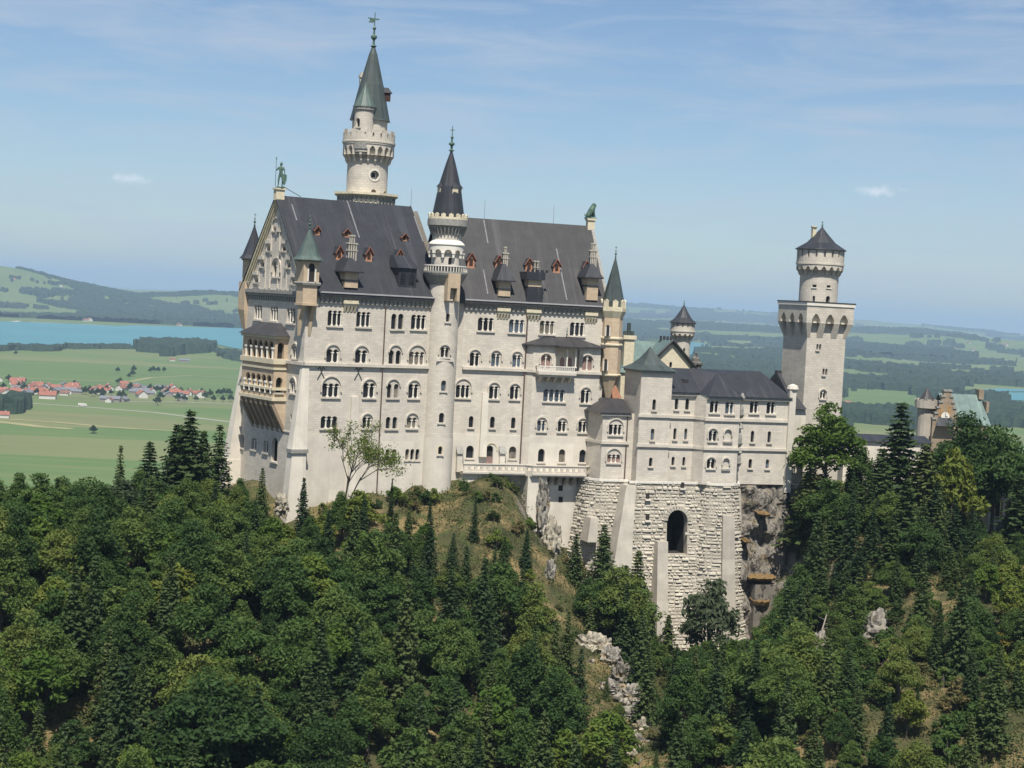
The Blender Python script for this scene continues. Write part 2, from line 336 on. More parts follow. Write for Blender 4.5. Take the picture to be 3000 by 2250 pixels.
# west wall with gable
H = []
for q in [(300, 370, 1400, 1535), (448, 518, 1415, 1550), (600, 680, 1430, 1570)]:
    window(PAL, Mw, H, *wpx(R1, *q), 3, deep=.6)
window(PAL, Mw, H, *wpx(R2, 652, 698, 362, 475), 2, hood=wpx(R2, 652, 698, 325, 475)[2])
window(PAL, Mw, H, *wpx(R2, 635, 682, 680, 795), 2, hood=wpx(R2, 635, 682, 640, 795)[2])
window(PAL, Mw, H, *wpx(R2, 632, 645, 990, 1055), 1, sill=False)
for q, n in [((275, 320, 1210, 1318), 2), ((385, 428, 1235, 1345), 2)]: window(PAL, Mw, H, *wpx(R2, *q), n, deep=.6)
window(PAL, Mw, H, *wpx(R2, 462, 515, 1205, 1430), 1, deep=.8)
window(PAL, Mw, H, *wpx(R2, 172, 205, 1180, 1300), 1, deep=.8)
for q in [(475, 502, 672, 715), (527, 552, 670, 712), (418, 452, 850, 900), (558, 592, 852, 900), (360, 393, 992, 1045), (603, 635, 1003, 1055), (303, 335, 1138, 1190), (648, 680, 1158, 1205)]:
    window(PAL, Mw, H, *wpx(R1, *q), 1, deep=.55, name='gable_window')
window(PAL, Mw, H, *wpx(R1, 472, 540, 1000, 1140), 2, hood=wpx(R1, 470, 540, 955, 1145)[2], name='gable_window')
mb = MB()
wall(mb, Mw, [(-TD, -52), (0, -52), (0, EAV), (-TR, ZR - .6), (-TD, EAV)], H, .6)
# south wall, west half
H = []
for x0, x1, yt, yb, n in [(980, 1112, 30, 172, 3), (1245, 1378, 42, 182, 3), (1752, 1892, 70, 205, 3)]: window(PAL, MA, H, *pxw(A, R2, x0, x1, yt, yb), n, jamb=True)
for x0, x1 in [(1568, 1615), (1632, 1680)]: window(PAL, MA, H, *pxw(A, R2, x0, x1, 60, 203), 1)
for x0, x1, yt, yb, n, h in [(968, 1085, 388, 510, 2, 337), (1234, 1350, 396, 516, 2, 346), (1545, 1592, 398, 524, 1, None), (1610, 1656, 400, 526, 1, None), (1732, 1878, 412, 532, 3, 341)]:
    hz = pxw(A, R2, x0, x1, h, yb)[2] if h else None
    window(PAL, MA, H, *pxw(A, R2, x0, x1, yt, yb), n, hood=hz, sill=False, jamb=n > 1)
def arch_band(T, M, a0, a1, ztop, zbase, m='limestone', name='hood_mould'):
    c = (a0 + a1) / 2; Rr = (a1 - a0) / 2; seg = 16; th = .24; zc = ztop - Rr
    P = [(c + Rr, zbase)] + [(c + Rr * math.cos(math.pi * i / seg), zc + Rr * math.sin(math.pi * i / seg)) for i in range(seg + 1)] + [(c - Rr, zbase)]
    Q = [(c + (a - c) * (1 - th / Rr), zc + (z - zc) * (1 - th / Rr) if z > zc else z) for a, z in P]; N = len(P)
    mb = MB(); vs = [M(a, z, -.24) for a, z in P] + [M(a, z, -.24) for a, z in Q] + [M(a, z, .02) for a, z in P] + [M(a, z, .02) for a, z in Q]; fs = []
    for i in range(N - 1): fs += [(i, i + 1, N + i + 1, N + i), (2 * N + i, 2 * N + i + 1, i + 1, i), (N + i, N + i + 1, 3 * N + i + 1, 3 * N + i)]
    mb.add(vs, fs); return mb.build(name, m, T)
for x0, x1, h, yb in [(1540, 1675, 342, 420), (1520, 1655, 658, 730)]:
    q = pxw(A, R2, x0, x1, h, yb); arch_band(PAL, MA, q[0], q[1], q[2], q[3])
for x0, x1, yt, yb, n, h in [(930, 1088, 705, 832, 3, 631), (1308, 1420, 702, 838, 2, 655), (1727, 1825, 712, 842, 2, 666)]:
    window(PAL, MA, H, *pxw(A, R2, x0, x1, yt, yb), n, hood=pxw(A, R2, x0, x1, h, yb)[2], jamb=True)
for x0, x1 in [(1530, 1570), (1592, 1635)]: window(PAL, MA, H, *pxw(A, R2, x0, x1, 710, 840), 1)
window(PAL, MA, H, *pxw(A, R2, 915, 1068, 1008, 1122), 3)
for x0, x1, yt, yb, n, h in [(1302, 1385, 1018, 1120, 2, 975), (1712, 1808, 1020, 1120, 2, 970)]: window(PAL, MA, H, *pxw(A, R2, x0, x1, yt, yb), n, hood=pxw(A, R2, x0, x1, h, yb)[2], jamb=True)
for x0, x1 in [(1518, 1560), (1580, 1622)]: window(PAL, MA, H, *pxw(A, R2, x0, x1, 1015, 1125), 1)
HP = []
window(PAL, MA, HP, *pxw(A, R2, 1330, 1375, 1292, 1415), 1, surround='cream_stone')
for x0, x1 in [(1510, 1548), (1572, 1612)]: window(PAL, MA, HP, *pxw(A, R2, x0, x1, 1314, 1418), 1, surround='cream_stone')
for k in range(3): window(PAL, MA, HP, *pxw(A, R2, 1695 + 47 * k, 1732 + 47 * k, 1312, 1415), 1, surround='cream_stone')
wall(mb, MA, [(W0, ZB + .2), (SA1, ZB + .2), (SA1, EAV), (W0, EAV)], H, .6)
wall(mb, fm(A, -.12), [(W0 - .12, -50), (SA1, -50), (SA1, ZB), (W0 - .12, ZB)], HP, .6, mi=1)
mb.fbox(A, W0 - .12, SA1, -.12, .05, ZB, ZB + .18, 1)
# closing walls behind
mb.quad(A.P(SA1, 0, -50), A.P(SA1, TD, -50), A.P(SA1, TD, ZR - .8), A.P(SA1, TR, ZR - .8)); mb.tri(A.P(SA1, 0, -50), A.P(SA1, TR, ZR - .8), A.P(SA1, 0, EAV))
mb.quad(A.P(SA1, TD, -50), A.P(W0, TD, -50), A.P(W0, TD, EAV), A.P(SA1, TD, EAV))
wallo = mb.build('wall', ['limestone', 'plaster'], PAL)
ledge(PAL, MA, W0 - .3, 29.2, ZS0, ZS1, .5)
mbx = MB(); mbx.mbox(Mw, -7.0, .5, ZS0, ZS1, -.5, .05); mbx.build('string_course', 'limestone', PAL); mbx = MB(); mbx.mbox(Mw, -TD, .12, ZB, ZB + .2, -.15, .05); mbx.build('string_course', 'plaster', PAL)
# eaves: cornice, corbel table, gutter
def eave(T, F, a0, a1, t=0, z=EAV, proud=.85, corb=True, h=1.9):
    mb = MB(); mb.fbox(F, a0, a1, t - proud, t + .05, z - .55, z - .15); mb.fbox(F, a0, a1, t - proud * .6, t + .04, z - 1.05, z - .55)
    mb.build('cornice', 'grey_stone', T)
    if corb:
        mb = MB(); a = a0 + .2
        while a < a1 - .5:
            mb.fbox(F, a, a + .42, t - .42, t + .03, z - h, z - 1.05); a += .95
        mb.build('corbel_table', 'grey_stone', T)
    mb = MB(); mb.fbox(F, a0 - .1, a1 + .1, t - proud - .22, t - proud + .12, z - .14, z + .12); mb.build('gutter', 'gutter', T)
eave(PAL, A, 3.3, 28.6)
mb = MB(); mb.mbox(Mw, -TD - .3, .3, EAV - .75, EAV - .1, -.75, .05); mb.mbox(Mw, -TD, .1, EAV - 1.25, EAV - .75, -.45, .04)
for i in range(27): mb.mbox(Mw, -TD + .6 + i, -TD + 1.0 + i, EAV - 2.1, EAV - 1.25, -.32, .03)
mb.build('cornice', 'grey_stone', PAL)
# roof, west half
def gable_roof(T, F, a0, a1, TRr, TDd, zr, ze, over=.95, m='lead_roof', th=.35, name='roof', dz=0):
    sl = (zr - ze) / TRr; mb = MB()
    for s in (0, 1):
        te = -over if s == 0 else TDd + over; z0 = ze - .35
        P = [F.P(a0, te, z0), F.P(a1, te, z0), F.P(a1, TRr, zr), F.P(a0, TRr, zr)]; Q = [(p[0], p[1], p[2] - th) for p in P]
        if s: P = [P[1], P[0], P[3], P[2]]; Q = [Q[1], Q[0], Q[3], Q[2]]
        mb.hexa(Q + P)
    return mb.build(name, m, T)
roofA = gable_roof(PAL, A, W0 - .85, 28.7, TR, TD, ZR, EAV)
nA = np.array([*(-A.w * (ZR - EAV + .35)), TR + .95]); nA = nA / np.linalg.norm(nA); pA = np.array(A.P(0, -.95, EAV - .35))
# west gable coping (two raking cornices) and end coping
mb = MB()
for s in (0, 1):
    for k, (p, h0, h1) in enumerate([(.75, -.1, .45), (.5, -.75, -.1), (.25, -1.3, -.75)]):
        t0, t1 = (0, TR) if s == 0 else (TD, TR); e = -.6 if s == 0 else .6
        z0 = EAV - .6 * (ZR - EAV) / TR
        h0 -= .45; h1 -= .45; P = [A.P(W0 - p, t0 + e, z0 + h0), A.P(W0 + .1, t0 + e, z0 + h0), A.P(W0 + .1, t1, ZR + h0), A.P(W0 - p, t1, ZR + h0)]
        Q = [(a, b, c + h1 - h0) for a, b, c in P]
        if s: P = P[::-1]; Q = Q[::-1]
        mb.hexa(P + Q)
mb.build('gable_coping', 'cream_stone', PAL)
mb = MB(); a = 28.7
P = [A.P(a, -.95, EAV - .3), A.P(a + .35, -.95, EAV - .3), A.P(a + .35, TR, ZR + .12), A.P(a, TR, ZR + .12)]; mb.hexa([(p[0], p[1], p[2] - .9) for p in P] + P); mb.build('roof_edge', 'lead_roof_brown', PAL)
# blind arches on the gable
q = wpx(R1, 468, 550, 585, 700); arch_band(PAL, Mw, q[0], q[1], q[2], EAV + .2, name='gable_rib')
mb = MB()
for x, y0 in [(432, 820), (580, 820), (370, 968), (622, 970), (315, 1110), (668, 1130)]:
    t, z = A.side(*R1(x, y0), W0); mb.mbox(Mw, -t - 1.0, -t + 1.0, z - .25, z + .35, -.3, .03)
    mb.mbox(Mw, -t - .9, -t - .55, EAV + .1, z - .25, -.13, .02)
mb.build('gable_rib', 'limestone', PAL)
mb = MB()
for x, y0, y1 in [(515, 715, 750), (462, 900, 935), (550, 905, 940), (403, 1045, 1082), (595, 1060, 1090), (345, 1190, 1220), (640, 1210, 1245)]:
    t, z = A.side(*R1(x, y0), W0); t2, z2 = A.side(*R1(x, y1), W0); mb.mbox(Mw, -t - .25, -t + .25, z2, z, -.35, .02)
mb.build('gable_console', 'grey_stone', PAL)
# pedestal at the ridge
PEDZ = ZR + 1.35; mb = MB(); mb.fbox(A, W0 - .9, W0 + .8, TR - .6, TR + .6, ZR - .9, ZR + 1.05); mb.fbox(A, W0 - 1.1, W0 + 1.0, TR - .8, TR + .8, ZR + 1.05, PEDZ); mb.build('pedestal', 'cream_stone', PAL)
# corner buttress, pilasters
def taper(mb, F, zt, zb, top, bot, mi=0):          # top/bot = a0,a1,t0,t1
    mb.hexa([F.P(bot[0], bot[2], zb), F.P(bot[1], bot[2], zb), F.P(bot[1], bot[3], zb), F.P(bot[0], bot[3], zb), F.P(top[0], top[2], zt), F.P(top[1], top[2], zt), F.P(top[1], top[3], zt), F.P(top[0], top[3], zt)], mi)
mb = MB(); taper(mb, A, ZS0 - .3, -28.4, (.55, 1.9, -.2, .6), (-1.4, 1.6, -1.5, .6)); taper(mb, A, -29.1, -47, (-1.3, 1.5, -1.4, .6), (-2.6, 1.6, -2.2, .6)); mb.build('buttress', 'plaster', PAL)
mb = MB(); mb.fbox(A, -1.65, 1.8, -1.75, .3, -29.1, -28.4); mb.build('buttress_cap', 'grey_stone', PAL)
mb = MB(); taper(mb, A, -15, -33, (W0 - .05, W0 + 1, TD - .8, TD + .4), (W0 - 2.6, W0 + 1, TD - 1.5, TD + 1.2)); taper(mb, A, -33, -50, (W0 - 3.0, W0 + 1, TD - 1.6, TD + 1.4), (W0 - 4.2, W0 + 1, TD - 2, TD + 1.6)); mb.build('buttress', 'plaster', PAL)
q = pxw(A, R2, 1186, 1252, 828, 1140); mb = MB(); taper(mb, A, q[2], -40, (q[0], q[1], -.45, .02), (q[0], q[1], -.8, .02)); mb.build('buttress', 'plaster', PAL)
# iron cross anchors
for x, y in [(920, 600), (1262, 605)]:
    a, z = A.px(*R2(x, y)); mb = MB()
    for s in (-1, 1):
        mb.cyl(A.P(a - s * .75, -.08, z - 1.3), A.P(a, -.08, z), .08); mb.cyl(A.P(a, -.08, z), A.P(a + s * .3, -.08, z + .9), .08); mb.cyl(A.P(a + s * .3, -.08, z + .9), A.P(a + s * .75, -.08, z + .5), .08)
    mb.build('wall_anchor', 'iron', PAL)
for reg, p0, p1 in [(R2, (1515, 5), (1437, 1640))]:
    a0, z0 = A.px(*reg(*p0), -.2); mb = MB(); mb.cyl(A.P(a0, -.28, EAV - .4), A.P(a0, -.28, -37.5), .13); mb.build('downspout', 'rust_pipe', PAL)
# west loggia bay
BT1, BT0, BD = 6.7, A.side(*R2(188, 520), W0 - 2.6)[0], 2.6
Mf = lambda t, z, d: A.P(W0 - BD + d, -t, z); Ms = lambda a, z, d: A.P(a, BT1 + d, z)
def bpx(reg, x0, x1, yt, yb):
    xm, ym = (x0 + x1) / 2, (yt + yb) / 2
    return -A.side(*reg(x0, ym), W0 - BD)[0], -A.side(*reg(x1, ym), W0 - BD)[0], A.side(*reg(xm, yt), W0 - BD)[1], A.side(*reg(xm, yb), W0 - BD)[1]
BAY_T = -8.4; BAY_B = -20.2
Hf = []; Hs = []
for (x0, x1, yt, yb) in [(232, 478, 300, 462), (215, 460, 612, 775)]:
    q = bpx(R2, x0, x1, yt, yb); w = (q[1] - q[0]) / 5
    for k in range(5): window(PAL, Mf, Hf, q[0] + k * w + .12, q[0] + (k + 1) * w - .12, q[2], q[3], 1, deep=.5, glass='opening_dark', name='loggia_arch', sill=False)
    mbc = MB()
    for k in range(6):
        aa = q[0] + k * w; mbc.cyl(Mf(aa, q[3] - .1, -.12), Mf(aa, q[2] - 1.5, -.12), .19, .19, 8); mbc.mbox(Mf, aa - .36, aa + .36, q[2] - 1.5, q[2] - 1.15, -.35, .03)
    mbc.build('colonnade', 'white_stone', PAL)
for (x0, x1, yt, yb) in [(548, 597, 330, 480), (530, 580, 650, 792)]:
    xm = (x0 + x1) / 2; r0 = ray(*R2(xm, yb)); o = A.o + BT1 * A.w; k = (o @ A.w) / (r0[:2] @ A.w); zb = r0[2] * k
    r1 = ray(*R2(xm, yt)); zt = r1[2] * (o @ A.w) / (r1[:2] @ A.w)
    window(PAL, Ms, Hs, W0 - BD + .55, W0 - .75, zt, zb, 1, deep=.8, glass='opening_dark', name='loggia_arch')
mb = MB(); wall(mb, Mf, [(-BT0, BAY_B), (-BT1, BAY_B), (-BT1, BAY_T), (-BT0, BAY_T)], Hf, .45)
wall(mb, Ms, [(W0 - BD, BAY_B), (W0, BAY_B), (W0, BAY_T), (W0 - BD, BAY_T)], Hs, .8)
mb.quad(A.P(W0, BT0, BAY_B), A.P(W0 - BD, BT0, BAY_B), A.P(W0 - BD, BT0, BAY_T), A.P(W0, BT0, BAY_T))
# corbelled underside
zc = -25.2
mb.tri(A.P(W0 - BD, BT1, BAY_B), A.P(W0, BT1, zc), A.P(W0, BT1, BAY_B)); mb.tri(A.P(W0 - BD, BT0, BAY_B), A.P(W0, BT0, BAY_B), A.P(W0, BT0, zc))
mb.quad(A.P(W0 - BD, BT0, BAY_B), A.P(W0, BT0, zc), A.P(W0, BT1, zc), A.P(W0 - BD, BT1, BAY_B))
mb.build('loggia_bay', 'sandstone', PAL)
mb = MB()
for k in range(7):
    t = BT1 + .05 + k * (BT0 - BT1 - 1.0) / 6
    vs = []
    for tt in (t, t + .9): vs += [A.P(W0 - BD - .12, tt, BAY_B + .05), A.P(W0 - BD - .12, tt, BAY_B - 1.0), A.P(W0 + .02, tt, zc - 1.1), A.P(W0 + .02, tt, BAY_B)]
    mb.add(vs, [(0, 1, 2, 3), (7, 6, 5, 4), (0, 4, 5, 1), (1, 5, 6, 2)])
mb.build('corbel_table', 'tan_stone', PAL)
for z0, z1, pr in [(BAY_B - .1, BAY_B + .5, .3), (ZS0 - .25, ZS1 + .1, .35), (-18.35, -17.9, .25), (BAY_T - .5, BAY_T, .35), (-14.6, -14.2, .2)]:
    mb = MB(); mb.fbox(A, W0 - BD - pr, W0 + .05, BT1 - pr, BT0 + pr, z0, z1); mb.build('string_course', 'cream_stone', PAL)
mb = MB(); e = .8; zt = -6.1
b0 = [A.P(W0 - BD - e, BT1 - e, BAY_T + .02), A.P(W0, BT1 - e, BAY_T + .02), A.P(W0, BT0 + e, BAY_T + .02), A.P(W0 - BD - e, BT0 + e, BAY_T + .02)]
mb.hexa(b0 + [A.P(W0 - .4, BT1 + 3, zt), A.P(W0 + .02, BT1 + 3, zt), A.P(W0 + .02, BT0 - 3, zt), A.P(W0 - .4, BT0 - 3, zt)]); mb.build('loggia_roof', 'lead_roof_brown', PAL)
# corner turrets of the west gable
def turret(cx_px, reg, F, a, t, zb, zt, w, zapex, m_roof, win=True, fh=2.6, n=4, rot=None):
    c = F.P(a, t, 0); rot = rot if rot is not None else math.atan2(F.u[1], F.u[0]) + math.pi / n; r = w / 2 / math.cos(math.pi / n)
    mb = MB(); mb.lathe(c, [(r, zb), (r, zt)], n, rot=rot); mb.build('turret', 'sandstone', PAL)
    mb = MB(); mb.lathe(c, [(r * 1.14, zt - .3), (r * 1.14, zt)], n, rot=rot); mb.build('cornice', 'grey_stone', PAL); mb = MB(); mb.lathe(c, [(r * 1.16, zb - .25), (r * 1.22, zb + .15), (r * 1.1, zb + .3)], n, rot=rot); mb.build('string_course', 'grey_stone', PAL)
    mb = MB(); mb.lathe(c, [(r * 1.3, zt), (r * 1.0, zt + (zapex - zt) * .12), (r * .42, zt + (zapex - zt) * .62), (.08, zapex)], 8 if n == 4 else n, rot=rot + (0 if n != 4 else math.pi / 8)); mb.build('turret_spire', m_roof, PAL)
    finial(PAL, c, zapex - .1, fh, .22); return c, rot, r
a, z1 = A.px(*R1(800, 985), -.9); _, z0 = A.px(*R1(800, 1205), -.9); _, za = A.px(*R1(835, 690), .0)
SWc = A.px(*R1(797, 1100), -.3)[0]; tw = 3.1
c, rot, r = turret(0, 0, A, SWc, -.2, z0, z1, tw, za, 'copper')
mb = MB(); mb.fbox(A, SWc - 1.5, SWc + 1.3, -1.7, 1, z0 - 3.6, z0 - .2)
mb.fbox(A, SWc - 1.7, SWc + 1.5, -1.95, 1.1, z0 - 3.9, z0 - 3.5)
for s in (0, 1):
    a0, a1 = (SWc - 1.5, SWc - .75) if s == 0 else (SWc + .6, SWc + 1.3)
    taper(mb, A, z0 - 3.9, z0 - 6.6, (a0, a1, -1.7, .1), (a0, a1, -.35, .1)); taper(mb, A, z0 - 6.6, z0 - 9.4, (a0, a1, -.5, .1), (a0 + .1, a1 - .1, -.06, .1))
mb.build('turret_base', 'sandstone', PAL)
MT = fm(A, -.2 - tw / 2)
mb = MB(); P, _, _ = arch(SWc - .62, SWc + .55, z0 + 3.7, z0 + .4); mb.add([MT(x, z, -.03) for x, z in P], [tuple(range(len(P)))]); w_ = mb.build('turret_opening', 'opening_dark', PAL)
mb = MB()
for s in (-.75, .7): mb.cyl(MT(SWc + s, z0 + .4, -.18), MT(SWc + s, z0 + 2.7, -.18), .16, .16, 8)
mb.build('column', 'white_stone', w_)
_, za = A.side(*R1(285, 660), W0 + 1); _, z1 = A.side(*R1(245, 975), W0 + 1); turret(0, 0, A, W0 + 1.2, TD - .4, EAV + 1, z1, 2.9, za, 'lead_roof', fh=2.4)
mb = MB(); mb.fbox(A, W0 - .8, W0 + 2, TD - 1.6, TD + 1.2, EAV - 4.2, EAV + 1.2); taper(mb, A, EAV - 4.2, EAV - 8, (W0 - .8, W0 + 2, TD - 1.6, TD + 1.2), (W0 - .1, W0 + 2, TD - 1.2, TD + .2)); mb.build('turret_base', 'sandstone', PAL)

# ---- east half
BR = 11.; BD_ = 22.; ZR2 = 16.25; BE = 30.4
H = []; H3 = []; HB = []; HB3 = []
for x0, x1, yt, yb in [(632, 780, 1203, 1325), (920, 1065, 1220, 1342), (1205, 1345, 1232, 1355), (1485, 1620, 1247, 1370)]: window(PAL, MB_, H, *pxw(B, R3, x0, x1, yt, yb), 3, jamb=True)
for x0, x1, yt, yb, n, h in [(558, 650, 265, 386, 2, 224), (757, 840, 272, 391, 2, 232), (952, 1035, 284, 396, 2, 241)]:
    window(PAL, MB_, H, *pxw(B, R4, x0, x1, yt, yb), n, hood=pxw(B, R4, x0, x1, h, yb)[2], sill=False, jamb=True)
for x0, x1, yt, yb, n, h in [(428, 560, 562, 680, 3, 496), (737, 825, 573, 690, 2, 529), (930, 1015, 576, 694, 2, 539)]:
    window(PAL, MB_, H, *pxw(B, R4, x0, x1, yt, yb), n, hood=pxw(B, R4, x0, x1, h, yb)[2], jamb=True)
for x0, x1, yt, yb in [(548, 590, 850, 955), (745, 788, 855, 960), (940, 980, 862, 965)]: window(PAL, MB_, H, *pxw(B, R4, x0, x1, yt, yb), 1)
for x0, x1, yt, yb in [(522, 592, 1122, 1240), (918, 985, 1130, 1246)]: window(PAL, MB_, HB, *pxw(B, R4, x0, x1, yt, yb), 1, surround='cream_stone')
q = pxw(B, R4, 708, 770, 1122, 1292); dr = window(PAL, MB_, HB, *q, 1, sill=False, name='terrace_door', glass='opening_dark', surround='sandstone')
q = pxw(B, R4, 698, 815, 1092, 1170); arch_band(PAL, MB_, q[0], q[1], q[2], q[3], 'cream_stone')
mb = MB(); q = pxw(B, R4, 708, 770, 1225, 1292); mb.mbox(MB_, q[0], q[1], q[3], q[2], .2, .3); mb.build('door_leaf', 'curtain', dr)
# projecting block
SB0 = B.px(*R4(1130, 600), S3T)[0]; SB1 = 29.2; SC = SB0 - 1.15
for x0, x1, yt, yb, n, h in [(1238, 1438, 603, 716, 4, None), (1585, 1670, 611, 730, 2, 573), (1182, 1262, 892, 990, 2, 851), (1373, 1452, 897, 995, 2, 856), (1563, 1640, 902, 1000, 2, 861)]:
    window(PAL, M3, H3, *pxw(B, R4, x0, x1, yt, yb, S3T), n, hood=pxw(B, R4, x0, x1, h, yb, S3T)[2] if h else None, jamb=True)
for x0, x1, yt, yb in [(1188, 1248, 1152, 1275), (1380, 1438, 1156, 1278), (1570, 1630, 1160, 1280)]: window(PAL, M3, HB3, *pxw(B, R4, x0, x1, yt, yb, S3T), 1, surround='cream_stone')
for x0, x1, yt, yb in [(1218, 1305, 285, 410), (1600, 1688, 297, 425)]:
    q = pxw(B, R4, x0, x1, yt, yb, S3T); window(PAL, M3, H3, q[0], q[1], q[2], q[3], 2, hood=q[2] + .55, glass='curtain', sill=False, jamb=False)
ZBT = B.px(*R4(1350, 195), S3T)[1]; zrt = B.px(*R4(1400, 118), 0)[1]
ZBL = B.px(*R4(1400, 432), S3T)[1]                 # balcony floor
q0 = B.px(*R4(1358, 300), S3T)[0]; q1 = B.px(*R4(1578, 300), S3T)[0]
H3.append([(q0, ZBL), (q1, ZBL), (q1, ZBT - .7), (q0, ZBT - .7)])
mb = MB()
vl = []
wall(mb, MB_, [(-1, ZB + .15), (BE, ZB + .15), (BE, EAV), (-1, EAV)], H, .6)
wall(mb, fm(B, -.12), [(-1, -36), (SC + .2, -36), (SC + .2, ZB), (-1, ZB)], HB, .6, mi=1)
mb.fbox(B, -1, SC + .2, -.12, .05, ZB, ZB + .15, 1)
wall(mb, M3, [(SB0, ZB), (SB1, ZB), (SB1, ZBT), (SB0, ZBT)], H3, .6)
wall(mb, fm(B, S3T - .1), [(SB0, -50), (SB1, -50), (SB1, ZB), (SB0, ZB)], HB3, .6, mi=1)
mb.fbox(B, SB0, SB1, S3T - .1, S3T + .02, ZB, ZB + .15, 1)
mb.quad(B.P(SC, 0, ZB), B.P(SB0, S3T, ZB), B.P(SB0, S3T, ZBT), B.P(SC, 0, ZBT)); mb.quad(B.P(SC - .08, 0, -50), B.P(SB0, S3T - .1, -50), B.P(SB0, S3T - .1, ZB), B.P(SC - .08, 0, ZB), 1)
mb.quad(B.P(SB1, S3T, -50), B.P(SB1, 0, -50), B.P(SB1, 0, ZBT), B.P(SB1, S3T, ZBT))
mb.quad(B.P(BE, 0, -50), B.P(BE, BD_, -50), B.P(BE, BD_, EAV), B.P(BE, 0, EAV)); mb.tri(B.P(BE, 0, EAV), B.P(BE, BD_, EAV), B.P(BE, BR, ZR2 - .5))
mb.quad(B.P(BE, BD_, -50), B.P(0, BD_, -50), B.P(0, BD_, EAV), B.P(BE, BD_, EAV))
mb.build('wall', ['limestone', 'plaster'], PAL)
# recessed loggia between the two window panels
D = 1.0; mb = MB(); M3l = fm(B, S3T + D); Hl = []
for x0, x1 in [(1390, 1432), (1458, 1503)]: window(PAL, M3l, Hl, *pxw(B, R4, x0, x1, 300, 425, S3T + D), 1, deep=.25, glass='curtain', sill=False, point=True, name='balcony_door')
wall(mb, M3l, [(q0, ZBL), (q1, ZBL), (q1, ZBT - .7), (q0, ZBT - .7)], Hl, .3)
mb.quad(B.P(q0, S3T + D, ZBT - .7), B.P(q1, S3T + D, ZBT - .7), B.P(q1, S3T, ZBT - .7), B.P(q0, S3T, ZBT - .7)); mb.build('loggia_back', 'limestone', PAL)
mb = MB()
for x in (1440, 1520): a = B.px(*R4(x, 350), S3T)[0]; mb.cyl(B.P(a, S3T - 1.0, ZBL + .9), B.P(a, S3T - 1.0, ZBT - .6), .14, .14, 8)
mb.build('colonnade', 'white_stone', PAL)
# balcony
b0, b1 = B.px(*R4(1192, 460), S3T - 1.9)[0], B.px(*R4(1543, 470), S3T - 1.9)[0]
mb = MB(); mb.fbox(B, b0, b1, S3T - 2.0, S3T, ZBL - .75, ZBL - .2); mb.fbox(B, b0 + .3, b1 - .3, S3T - 1.7, S3T, ZBL - 1.2, ZBL - .75)
for k in range(5):
    a = b0 + .7 + k * (b1 - b0 - 1.8) / 4; taper(mb, B, ZBL - 1.2, ZBL - 2.3, (a, a + .45, S3T - 1.6, S3T + .02), (a, a + .45, S3T - .3, S3T + .02))
mb.build('balcony_floor', 'limestone', PAL)
mb = MB(); mb.fbox(B, b0, b1, S3T - 2.0, S3T - 1.75, ZBL + .75, ZBL + .95); mb.fbox(B, b0, b1, S3T - 1.98, S3T - 1.82, ZBL - .2, ZBL + .05)
for s in (b0, b1 - .25): mb.fbox(B, s, s + .25, S3T - 1.75, S3T, ZBL + .75, ZBL + .95)
k = b0 + .1
while k < b1 - .2: mb.fbox(B, k, k + .2, S3T - 1.95, S3T - 1.83, ZBL + .05, ZBL + .75); k += .42
mb.build('balustrade', 'white_stone', PAL)
# bay roof
e = .75; mb = MB()
mb.hexa([B.P(SC - .9, -e, ZBT), B.P(SB1 + .9, -e, ZBT), B.P(SB1 + .9, .02, ZBT), B.P(SC - .9, .02, ZBT), B.P(SC + 1.5, -.6, ZBT + .2), B.P(SB1, -.6, ZBT + .2), B.P(SB1, .02, ZBT + .2), B.P(SC + 1.5, .02, ZBT + .2)]) if False else None
P0 = [B.P(SC - .9, -.1, ZBT), B.P(SB0 - .4, S3T - e, ZBT), B.P(SB1 + .6, S3T - e, ZBT), B.P(SB1 + .6, .02, ZBT)]; T0 = [B.P(SC + 4, .02, zrt), B.P(SB1 - 5, .02, zrt)]
mb.add(P0 + T0 + [(p[0], p[1], p[2] - .25) for p in P0], [(0, 1, 4), (1, 2, 5, 4), (2, 3, 5), (0, 6, 7, 1), (1, 7, 8, 2), (2, 8, 9, 3), (9, 8, 7, 6)]); mb.build('bay_roof', 'lead_roof_brown', PAL)
am = B.px(*R4(1470, 190), S3T)[0]; mb = MB(); mb.add([B.P(am - 2.4, S3T - 2.1, ZBT - .1), B.P(am + 2.6, S3T - 2.1, ZBT - .1), B.P(am + 3.2, S3T - .5, ZBT + .1), B.P(am - 3.0, S3T - .5, ZBT + .1), B.P(am - 2, -.1, zrt + .05), B.P(am + 2, -.1, zrt + .05), B.P(am - 2.4, S3T - 2.1, ZBT - .4), B.P(am + 2.6, S3T - 2.1, ZBT - .4), B.P(am + 3.2, S3T - .5, ZBT - .35), B.P(am - 3, S3T - .5, ZBT - .35)],
    [(0, 1, 5, 4), (1, 2, 5), (3, 0, 4), (6, 7, 1, 0), (7, 8, 2, 1), (9, 6, 0, 3), (9, 8, 7, 6)]); mb.build('bay_roof', 'lead_roof_brown', PAL)
finial(PAL, B.P(am, -.3, 0), zrt, 2.0, .14)
for M_, a0, a1, pr in [(MB_, 1.2, SC, .5), (M3, SB0, b0, .48), (M3, b1, SB1 + .2, .48)]: ledge(PAL, M_, a0, a1, ZS0, ZS1, pr)
mb = MB(); mb.hexa([B.P(SC, -.48, ZS0), B.P(SB0, S3T - .48, ZS0), B.P(SB0 + .1, S3T + .1, ZS0), B.P(SC, .05, ZS0), B.P(SC, -.48, ZS1), B.P(SB0, S3T - .48, ZS1), B.P(SB0 + .1, S3T + .1, ZS1), B.P(SC, .05, ZS1)]); mb.build('string_course', 'limestone', PAL)
eave(PAL, B, 1.0, BE - 1.4)
